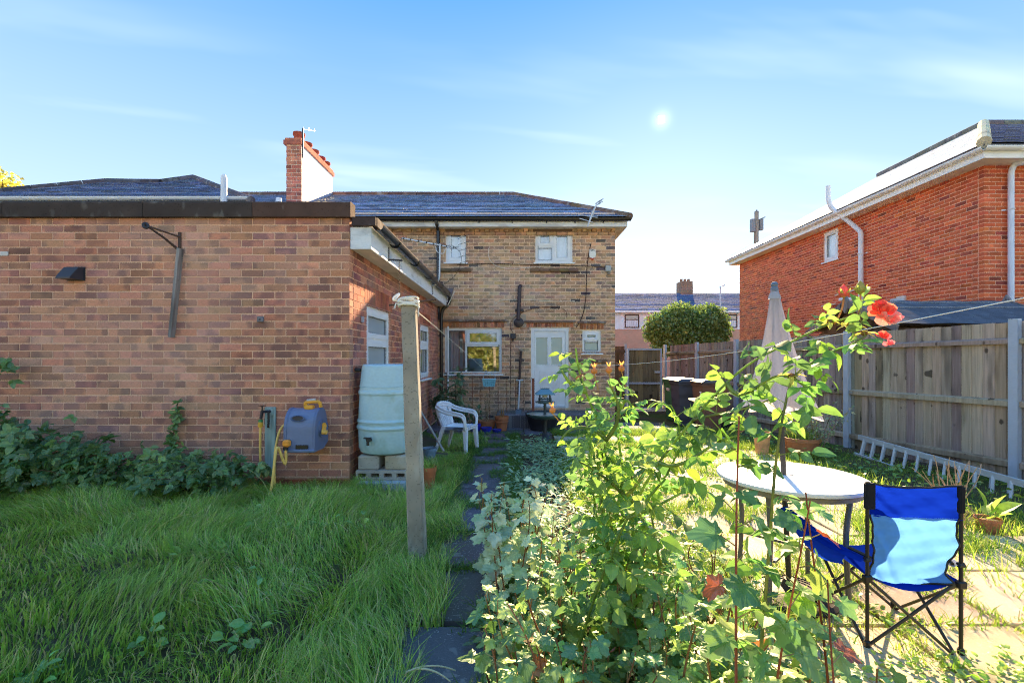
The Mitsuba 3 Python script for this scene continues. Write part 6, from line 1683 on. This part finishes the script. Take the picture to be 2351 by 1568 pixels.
def rose_leaf(p, d, s, c, droop=.3):
    """five leaflets on a stalk"""
    d = d / np.linalg.norm(d)
    nr = np.array([0, 0, 1.0]) + rng.normal(size=3) * .35
    M = frame3(d, nr)
    x, y, z = M.T
    out = [tube([p, p + x * s * .8 - z * .06 * s, p + x * s * 1.7 - UP * droop * s], np.array([.018, .014, .01]) * s * 1.1, col((126, 146, 70)), 4, False)]
    for t, sg in ((.75, 1), (.75, -1), (1.25, 1), (1.25, -1), (1.7, 0)):
        q = p + x * s * t - UP * droop * s * (t / 1.7) ** 2
        dd = x * (1.0 if sg == 0 else .35) + y * sg * .95 - UP * rng.uniform(.0, .7)
        L = s * (1.05 if sg == 0 else .85) * rng.uniform(.85, 1.1)
        out.append(setleaf(OVALS[rng.integers(4)], q, dd, z + rng.normal(size=3) * .3, L, c))
    return cat(out)


def lobed_leaf(p, d, s, c, cheap=False):
    d = d / np.linalg.norm(d)
    q = p + d * s * .55 + UP * s * .1
    dd = d * [1, 1, .2] + rng.normal(size=3) * .25 - UP * rng.uniform(.0, .5)
    out = [setleaf((CHEAP if cheap else LOBES)[rng.integers(4)], q, dd, np.array([0, -.15, 1.0]) + rng.normal(size=3) * .38, s, c)]
    out.append(tube([p, q], .012 * s + .0006, col((150, 130, 84)), 4, False))
    return cat(out)


ROSE = [(96, 134, 74), (82, 120, 68), (108, 146, 78), (124, 158, 70)]
CURR = [(106, 146, 82), (92, 132, 76), (122, 158, 88), (80, 118, 68), (140, 166, 84), (154, 178, 104)]
OLD = [(150, 100, 62), (150, 78, 56), (170, 142, 74)]


def shrub(name, label, cat_, stems, kind, size, gap, tones, stemc, r0=.006, bare=.15, group=None, old=.03, most=300, cheap=False, droop=.3):
    """stems = polylines; leaves set round each in a spiral"""
    k = thing(name, label, cat_, group)
    leaves = []
    for pts in stems:
        p = spline(pts, max(10, 6 * len(pts)))
        seg = np.linalg.norm(np.diff(p, axis=0), axis=1)
        L = seg.sum()
        rr = r0 * rng.uniform(.8, 1.2)
        part(k, 'stem', tube(p, np.linspace(rr, rr * .4, len(p)), col(jit(stemc, 10, 4)), 6), 'leaf' if kind == 'rose' else 'wood', smooth=True)
        s = np.concatenate([[0], np.cumsum(seg)])
        x, a = L * bare, rng.uniform(0, 6.28)
        while x < L:
            q = np.array([np.interp(x, s, p[:, i]) for i in range(3)])
            t = np.array([np.interp(min(x + .02, L), s, p[:, i]) - np.interp(max(x - .02, 0), s, p[:, i]) for i in range(3)])
            t /= np.linalg.norm(t) + 1e-9
            _, u_, w_ = frame_of(t)
            d = u_ * math.cos(a) + w_ * math.sin(a) + t * .35 + UP * .15
            c = col(jit(OLD[rng.integers(3)] if rng.random() < old * (1.6 - x / L) else tones[rng.integers(len(tones))], 10, 4))
            sz = size * rng.uniform(.65, 1.15) * (.75 + .45 * math.sin(math.pi * min(1, .25 + x / L * .75)))
            leaves.append((rose_leaf(q, d, sz, c, droop) if kind == 'rose' else lobed_leaf(q, d, sz, c, cheap), q))
            a += 2.4 + rng.normal() * .3
            x += gap * rng.uniform(.6, 1.4)
    lay(k, leaves, most, 'leaf' if kind == 'rose' else 'leaf_thick', 'leaf', 'leaves')
    return k


def wobble(a, b, n=4, amt=.03):
    a, b = np.asarray(a, float), np.asarray(b, float)
    return [a + (b - a) * t + (rng.normal(size=3) * amt * math.sin(math.pi * t) if 0 < t < 1 else 0) for t in np.linspace(0, 1, n)]


# the arching rose in front, right of the middle
GR, RD = (120, 140, 70), (150, 92, 72)
arch = [at(1380, 1330, 1.75), at(1440, 1190, 1.66), at(1513, 1062, 1.58), at(1590, 965, 1.5), at(1669, 878, 1.43), at(1735, 826, 1.39), at(1800, 793, 1.36), at(1922, 737, 1.3), at(1985, 722, 1.27)]
arch = [np.array([arch[0][0] - .1, 1.95, 0.0])] + arch
s2 = [np.array([.70, 1.3, .02]), at(1752, 1430, 1.3), at(1769, 1216, 1.3), at(1783, 1047, 1.29), at(1808, 905, 1.28), at(1821, 867, 1.28), at(1872, 828, 1.27), at(1950, 792, 1.25), at(1990, 770, 1.24)]
s3 = [at(1669, 878, 1.43), at(1705, 905, 1.38), at(1750, 880, 1.34), at(1800, 862, 1.3)]
s4 = [at(1590, 965, 1.5), at(1650, 950, 1.45), at(1720, 935, 1.42), at(1770, 915, 1.4)]
s5 = [at(1440, 1190, 1.66), at(1500, 1130, 1.6), at(1560, 1010, 1.56), at(1540, 930, 1.55)]
def off(pts, r): return [np.asarray(p) + rng.normal(size=3) * r for p in pts]
side = [[at(1513, 1062, 1.58), at(1575, 1060, 1.5), at(1640, 1020, 1.46), at(1700, 1000, 1.44)], 
        [at(1800, 862, 1.3), at(1840, 880, 1.28), at(1870, 925, 1.28)], [at(1440, 1190, 1.66), at(1530, 1150, 1.58), at(1600, 1110, 1.55)]]
rose1 = shrub('rose_bush', 'tall arching rose with coral blooms crossing in front of the parasol', 'rose', [arch, s2, s3, s4, s5] + side, 'rose', .058, .038, ROSE + [(128, 160, 66)], GR, .0065, .22, old=0)
def bloom(parent, c, r, tone, n=12, nm='flower'):
    out = []
    for i in range(n):
        a, e = i * 2.4, .25 + .9 * (i / n)
        d = np.array([math.cos(a) * math.cos(e), math.sin(a) * math.cos(e), math.sin(e)])
        pet = grid(lambda u, v: ((u - .02) * 1.0, (v - .5) * 1.1 * np.sin(math.pi * np.clip(u * .62 + .12, 0, 1)), .35 * u * u + .12 * np.cos((v - .5) * 5) * u), 5, 5, (0, 0))
        out.append(setleaf((pet[0], pet[1]), c + d * r * .08, d, UP * .6 - d * .3 + rng.normal(size=3) * .3, r * rng.uniform(.8, 1.1), col(jit(tone, 8, 5))))
    return [part(parent, 'petal', o, 'cloth', smooth=False) for o in out]
fl1 = thing('rose_flower', 'large coral red rose bloom at the end of the arching cane', 'flower')
bloom(fl1, at(2024, 722, 1.25), .031, (238, 116, 98), 13)
bloom(fl1, at(2042, 742, 1.23), .03, (246, 160, 154), 8)
fl2 = thing('rose_flower', 'small pink rose bloom just below the large coral bloom', 'flower')
bloom(fl2, at(2026, 776, 1.25), .017, (238, 112, 116), 8)
fl3 = thing('rose_flower', 'lowest small pink rose bloom under the coral one', 'flower')
bloom(fl3, at(2040, 792, 1.24), .014, (240, 130, 140), 7)
def bud(label, p, base, tone):
    k = thing('rose_bud', label, 'flower bud')
    part(k, 'stalk', tube(spline([base, (base + p) / 2 + [.006, 0, 0], p], 8), .0025, col((150, 120, 84)), 5), 'leaf')
    part(k, 'bud', lathe([(0, -.012), (.011, -.006), (.013, .004), (.008, .016), (0, .026)], col(tone), 10, p + [0, 0, .012]), 'leaf', smooth=True)
    for a in range(5):
        d = np.array([math.cos(a * 1.256), math.sin(a * 1.256), .9])
        part(k, 'sepal', setleaf(leaf_oval(.3, -.2, 0, .3), p + [0, 0, -.002], d, -d * [1, 1, -1] + UP * .2, .032, col((150, 168, 80))), 'leaf')
bud('red rose bud on a stalk left of the coral bloom', at(1937, 684, 1.28), at(1915, 745, 1.3), (190, 96, 84))
bud('green rose bud on a tall stalk above the coral bloom', at(1975, 676, 1.27), at(1962, 735, 1.28), (150, 150, 84))
for i, (u, v, y, lb) in enumerate(((1906, 738, 1.3, 'spent yellow rose calyx at the left of the bloom cluster'), (1951, 745, 1.28, 'spent rose calyx in the middle of the bloom cluster'), (1984, 764, 1.26, 'spent rose calyx lowest in the bloom cluster'), (1817, 862, 1.28, 'withered brown rose head with a pink petal'))):
    k = thing('spent_rose', lb, 'flower')
    p = at(u, v, y)
    part(k, 'hip', lathe([(0, -.01), (.008, -.005), (.008, .004), (0, .007)], col((120, 90, 56)), 8, p), 'leaf', smooth=True)
    for a in range(6):
        d = np.array([math.cos(a * 1.05), math.sin(a * 1.05) , rng.uniform(-.5, .4)])
        part(k, 'sepal', setleaf(leaf_oval(.3, .3, 0, .3), p, d, UP + rng.normal(size=3) * .3, .04, col((186, 180, 90))), 'leaf')

# the upright rose in the middle
b = np.array([.46, 2.06, 0.0])
stems = [[b, at(1462, 1290, 2.05), at(1435, 1140, 2.0), at(1392, 1010, 2.0), at(1345, 900, 1.98), at(1322, 800, 1.97)],
         [b + [.02, .05, 0], at(1470, 1240, 2.1), at(1432, 1080, 2.1), at(1418, 960, 2.08), at(1432, 880, 2.05)],
         [at(1392, 1010, 2.0), at(1355, 985, 1.95), at(1305, 990, 1.9), at(1288, 1010, 1.9)], [at(1345, 900, 1.98), at(1310, 880, 1.95), at(1290, 850, 1.94)],
         [at(1435, 1140, 2.0), at(1380, 1090, 1.95), at(1330, 1060, 1.9)], [at(1418, 960, 2.08), at(1440, 920, 2.05), at(1450, 935, 2.02)],
         [at(1435, 1140, 2.0), at(1490, 1060, 2.0), at(1500, 1010, 2.0)], [at(1392, 1010, 2.0), at(1420, 940, 1.96), at(1400, 885, 1.95)]]
for _ in range(5):
    q = at(rng.uniform(1310, 1440), rng.uniform(930, 1100), 2.05 + rng.normal() * .08)
    stems.append([b + rng.normal(size=3) * [.1, .08, 0], (b + q) / 2 + rng.normal(size=3) * .05, q])
for _ in range(3):
    q = at(rng.uniform(1450, 1560), rng.uniform(1080, 1200), 1.95 + rng.normal() * .1)
    stems.append([b + [.25, 0, 0] + rng.normal(size=3) * [.1, .08, 0], (b + q) / 2 + [.12, 0, 0] + rng.normal(size=3) * .04, q])
rose2 = shrub('rose_bush', 'tall upright rose in the middle of the garden, in front of the back door', 'rose', stems, 'rose', .052, .037, ROSE + [(128, 160, 66)], GR, .010, .12, old=.006)
for i, (u, v, lb) in enumerate(((1364, 852, 'orange rose hip left of three above the upright rose'), (1398, 850, 'pale orange rose hip in the middle above the upright rose'), (1427, 846, 'orange rose hip right of three above the upright rose'), (1268, 942, 'orange rose hip in front of the bird table'))):
    k = thing('rose_hip', lb, 'rose hip')
    p = at(u, v, 1.95)
    part(k, 'fruit', lathe([(0, -.014), (.012, -.008), (.014, .003), (.006, .012), (0, .014)], col((206, 124, 64)), 10, p), 'satin', smooth=True)
    part(k, 'stalk', tube(spline([p + [0, 0, -.012], p + [.02 if i < 3 else .06, .01, -.08]], 5), .0022, col((150, 130, 80)), 5), 'leaf')
    for a in range(5):
        d = np.array([math.cos(a * 1.256), math.sin(a * 1.256), rng.uniform(.1, 1.2)])
        part(k, 'sepal', setleaf(leaf_oval(.2, -.2, 0, .25), p + [0, 0, .012], d, UP, .027, col((200, 150, 84))), 'leaf')

# currant bushes filling the bed
def cane(x, y, h, sp=.1):
    z = float(ground_z(x, y))
    return wobble((x, y, z), (x + rng.normal() * sp, y + rng.normal() * sp * .7, z + h), 4, .025)
CS = (150, 106, 76)
def bush(label, n, x0, x1, y0, y1, h0, h1, size, gap, tones=CURR, **k):
    st_ = [cane(rng.uniform(x0, x1), rng.uniform(y0, y1), rng.uniform(h0, h1)) for _ in range(n)]
    return shrub('currant_bush', label, 'shrub', st_, 'lobed', size, gap, tones, CS, .0055, .06, **k)
bush('currant shoots beside the path with sun gloss painted into pale leaves, farthest left of the bed', 16, -.1, .26, 2.6, 3.15, .45, .68, .075, .036, tones=[(190, 206, 172), (176, 196, 160), (160, 184, 144)], old=0)  # pale leaf tones carry the white gloss of the sun
bush('currant bush at the left corner of the bed nearest the path', 16, -.14, .12, 1.3, 2.0, .28, .52, .074, .036)
bush('dense currant bush in the middle of the bed in front of the upright rose', 40, .08, .66, 1.62, 2.5, .34, .68, .064, .03)
bush('low currant bush at the very front of the bed', 26, .06, .62, 1.22, 1.6, .32, .6, .066, .032)
bush('currant bush with large dark leaves at the right end of the bed', 20, .58, 1.0, 1.2, 1.75, .4, .64, .082, .04)
bush('currant growth behind the arching rose towards the table', 18, .6, 1.08, 1.75, 2.4, .3, .55, .066, .036)
st_ = [[np.array([.6, 1.28, 0]), at(1690, 1300, 1.28), at(1692, 1120, 1.28), at(1697, 955, 1.28)], [np.array([.85, 1.3, 0]), at(1880, 1380, 1.3), at(1862, 1240, 1.3), at(1850, 1130, 1.3)], [np.array([.72, 1.22, 0]), at(1812, 1400, 1.22), at(1840, 1260, 1.22), at(1860, 1150, 1.22)],
       [np.array([.9, 1.2, 0]), at(1905, 1440, 1.2), at(1900, 1330, 1.2)]]
shrub('currant_bush', 'tall thin red-stemmed currant canes rising in front of the table', 'shrub', st_, 'lobed', .085, .055, CURR, (164, 92, 74), .005, .3)

# bramble along the extension wall
BRAM = [(94, 128, 80), (82, 116, 70), (108, 142, 86), (124, 158, 94)]
def bramble_leaf(p, d, s, c):
    d = d / np.linalg.norm(d)
    M = frame3(d, np.array([0, -.55, .8]) + rng.normal(size=3) * .3)
    x, y, z = M.T
    return cat([setleaf(OVALS[rng.integers(4)], p, dd, z + rng.normal(size=3) * .2, s * k, c) for dd, k in ((x, 1), (x * .25 + y, .85), (x * .25 - y, .85))])
def bramble(label, xs, top, n, dense, size=.075):
    k = thing('bramble', label, 'bramble')
    lv = []
    for i in range(n):
        x = rng.uniform(*xs)
        t = top(x)
        y = D1 - rng.uniform(.08, .55)
        z = float(ground_z(x, y))
        h = t * rng.uniform(.6, 1.0) * (1 - .45 * (D1 - y))
        pts = [(x, y, z), (x + rng.normal() * .12, y - .05, z + h * .6), (x + rng.normal() * .25, y + rng.uniform(-.3, .06), z + h)]
        p = spline(pts, 12)
        p[:, 1] = np.minimum(p[:, 1], D1 - .03)
        part(k, 'stem', tube(p, np.linspace(.005, .002, 12), col(jit((110, 80, 70), 8, 3)), 5), 'wood')
        for q in p[2:]:
            for _ in range(dense):
                d = rng.normal(size=3) * [1, .5, .5] + [0, -.5, .1]
                lv.append((bramble_leaf(q + rng.normal(size=3) * [.06, .03, .05] * np.array([1, 1, 1]) - [0, .03, 0], d, size * rng.uniform(.7, 1.25), col(jit(BRAM[rng.integers(4)], 8, 3))), q))
    lay(k, lv, 300, 'leaf', 'leaf', 'leaves')
bramble('large dark bramble thicket climbing the left end of the extension wall', (-5.6, -4.1), lambda x: .44 + .5 * min(1, max(0, (-4.0 - x) / 1.2)), 42, 2, .086)
bramble('bramble spreading along the middle foot of the extension wall', (-4.2, -2.6), lambda x: .52 - .1 * (x + 4.2), 38, 2, .074)
sp_ = thing('bramble', 'single bramble shoot growing up the brick wall left of the tap', 'bramble')
p = spline([at(392, 1090, D1 - .08), at(395, 1010, D1 - .05), at(405, 960, D1 - .05), at(408, 925, D1 - .06)], 14)
part(sp_, 'stem', tube(p, .004, col((110, 84, 70)), 5), 'wood')
for q in p[5:]:
    for _ in range(2): part(sp_, 'leaf', bramble_leaf(q, rng.normal(size=3) * [1, .4, .6] + [0, -.5, .2], .085 * rng.uniform(.7, 1.1), col(jit(BRAM[rng.integers(4)], 8, 3))), 'leaf')
cl_ = thing('climber', 'clump of dark leaves at the left edge halfway up the wall', 'plant')
for i in range(16):
    part(cl_, 'leaf', bramble_leaf(at(8 + rng.normal() * 18, 848 + rng.normal() * 12, D1 - .1 - .1 * rng.random()), rng.normal(size=3) + [0, -.6, 0], .08, col(jit(BRAM[rng.integers(4)], 8, 3))), 'leaf')

# low herbs
def herb(name, label, n, x0, x1, y0, y1, h, size, tones, spread=1.0, keep=None, feather=False):
    P = scatter(n, x0, x1, y0, y1, keep)
    k = thing(name, label, 'weeds', kind='stuff')
    out = []
    for p in P:
        m = int(rng.integers(5, 10))
        hh = h * rng.uniform(.5, 1.1)
        for i in range(m):
            a = rng.uniform(0, 6.28)
            d = np.array([math.cos(a), math.sin(a), rng.uniform(.2, 1.2)])
            q = p + d * [spread, spread, 1] * hh * rng.uniform(.25, .8)
            out.append(setleaf((FERN if feather else OVALS)[rng.integers(4)], q, d * [1, 1, .4] + rng.normal(size=3) * .2, UP + rng.normal(size=3) * .4, size * rng.uniform(.6, 1.2), col(jit(tones[rng.integers(len(tones))], 9, 4))))
    put(k, cat(out), 'leaf_thick' if not feather or name == 'bed_weeds' else 'leaf')
    return k
herb('bed_weeds', 'blue-green low weeds filling the shaded bed beside the path', 560, .02, .6, 3.1, 7.6, .3, .085, [(140, 168, 126), (124, 154, 110), (154, 180, 134)], .8, lambda x, y: N2(x, y, 2.6, 71) > .36 - .1 * (x > .25), True)
herb('bed_weeds', 'mixed green weeds in the bed behind the upright rose', 330, .5, 1.5, 3.0, 8.2, .14, .05, [(124, 150, 74), (104, 136, 66), (140, 160, 88)], 1.0)
herb('bed_weeds', 'leafy undergrowth between the currant stems', 300, -.1, 1.0, 1.25, 3.0, .18, .055, [(84, 116, 66), (74, 104, 60), (96, 126, 70)], 1.0)
herb('patio_herb', 'bright feathery weeds at the front right of the paving', 130, 1.35, 2.5, 1.88, 2.15, .10, .03, [(150, 182, 70), (136, 170, 62)], 1.2)
herb('patio_herb', 'clumps of broad sunlit weeds between the slabs', 1500, .9, 4.2, 1.9, 7.5, .085, .042, [(140, 170, 66), (124, 156, 62), (160, 178, 80)], 1.1, lambda x, y: (N2(x, y, 1.7, 51) > .5) & jointy(x, y) & (x < y * 1.0))
herb('fence_weeds', 'weeds and low leaves growing along the foot of the fence', 200, 3.0, 5.6, 3.2, 8.5, .22, .06, [(116, 148, 62), (100, 132, 58), (134, 160, 72)], 1.0, lambda x, y: (x > 5.0 - .24 * (y - 3) - .5) & (x < 5.6 - .2 * (y - 5)) & (x < y * 1.1))
herb('lawn_weeds', 'dock and dandelion leaves among the lawn grass', 60, -2.6, -.6, 1.9, 4.0, .15, .06, [(120, 164, 78), (108, 150, 70), (132, 172, 80)], .6, lambda x, y: N2(x, y, 1.7, 61) > .5)


def tuft(k, p, n, h, tones, spread=.08, w=.007, name='leaves'):
    P = p + rng.normal(size=(n, 3)) * [spread, spread, 0]
    part(k, name, blades(P, h * rng.uniform(.5, 1.1, n), (6.28 * rng.random(n), .6), w * rng.uniform(.7, 1.3, n), tones, 3), 'grass', kind='stuff')
tuft(dp1[0], dp1[1], 260, .3, BRIGHT, .1)
tuft(sp3[0], sp3[1], 90, .16, LAWN, .04)
tuft(sp1[0], sp1[1], 10, .34, [(196, 150, 80), (180, 140, 80)], .03, .016)
for i in range(9):
    d = rng.normal(size=3) + [0, 0, .9]
    part(dp3[0], 'leaf', setleaf(OVALS[rng.integers(4)], dp3[1] + d * .03, d, UP + rng.normal(size=3) * .3, rng.uniform(.12, .2), col(jit((130, 164, 70), 8, 4))), 'leaf')


def leafy(name, label, base, h, w, n, size, tones, stemc=(120, 96, 74)):
    k = thing(name, label, 'plant')
    base = np.asarray(base, float)
    lv = []
    for i in range(6):
        e = base + np.array([rng.normal() * w * .5, rng.normal() * w * .4, h * rng.uniform(.6, 1.0)])
        p = spline(wobble(base, e, 4, .03), 10)
        part(k, 'stem', tube(p, np.linspace(.009, .003, 10), col(jit(stemc, 8, 3)), 5), 'wood')
        for q in p[4:]:
            for _ in range(n // 36 + 1):
                d = rng.normal(size=3)
                lv.append((setleaf(OVALS[rng.integers(4)], q + d * .03, d, UP + rng.normal(size=3) * .4, size * rng.uniform(.6, 1.2), col(jit(tones[rng.integers(len(tones))], 8, 4))), q))
    lay(k, lv, 150, 'leaf', 'leaf', 'leaves')
    return k
DG = [(92, 118, 86), (76, 102, 72), (108, 134, 96)]
leafy('potted_shrub', 'leafy shrub standing below the ground floor window behind the white chairs', at(1040, 985, 9.2) * [1, 1, 0], 1.1, .55, 150, .12, DG)
leafy('potted_shrub', 'bushy dark green shrub between the white chairs and the oval planter', at(1068, 975, 9.0) * [1, 1, 0], .62, .5, 260, .08, [(70, 100, 66), (84, 112, 74)])
leafy('potted_shrub', 'dark leaves in the corner beside the black downpipe', at(1012, 975, 9.3) * [1, 1, 0], .7, .35, 150, .09, DG)
leafy('fence_shrub', 'silvery sunlit shrub in front of the fence right of the parasol', np.array([4.35, 6.7, 0]), .75, .6, 300, .05, [(170, 176, 150), (150, 160, 130), (128, 148, 96)], (150, 128, 110))
for i, x in enumerate(np.linspace(0, 1, 5)):
    tuft(dead, np.array([3.5 + .3 * x, 3.9 - .2 * x, 0]), 40, .2, BRIGHT, .06)
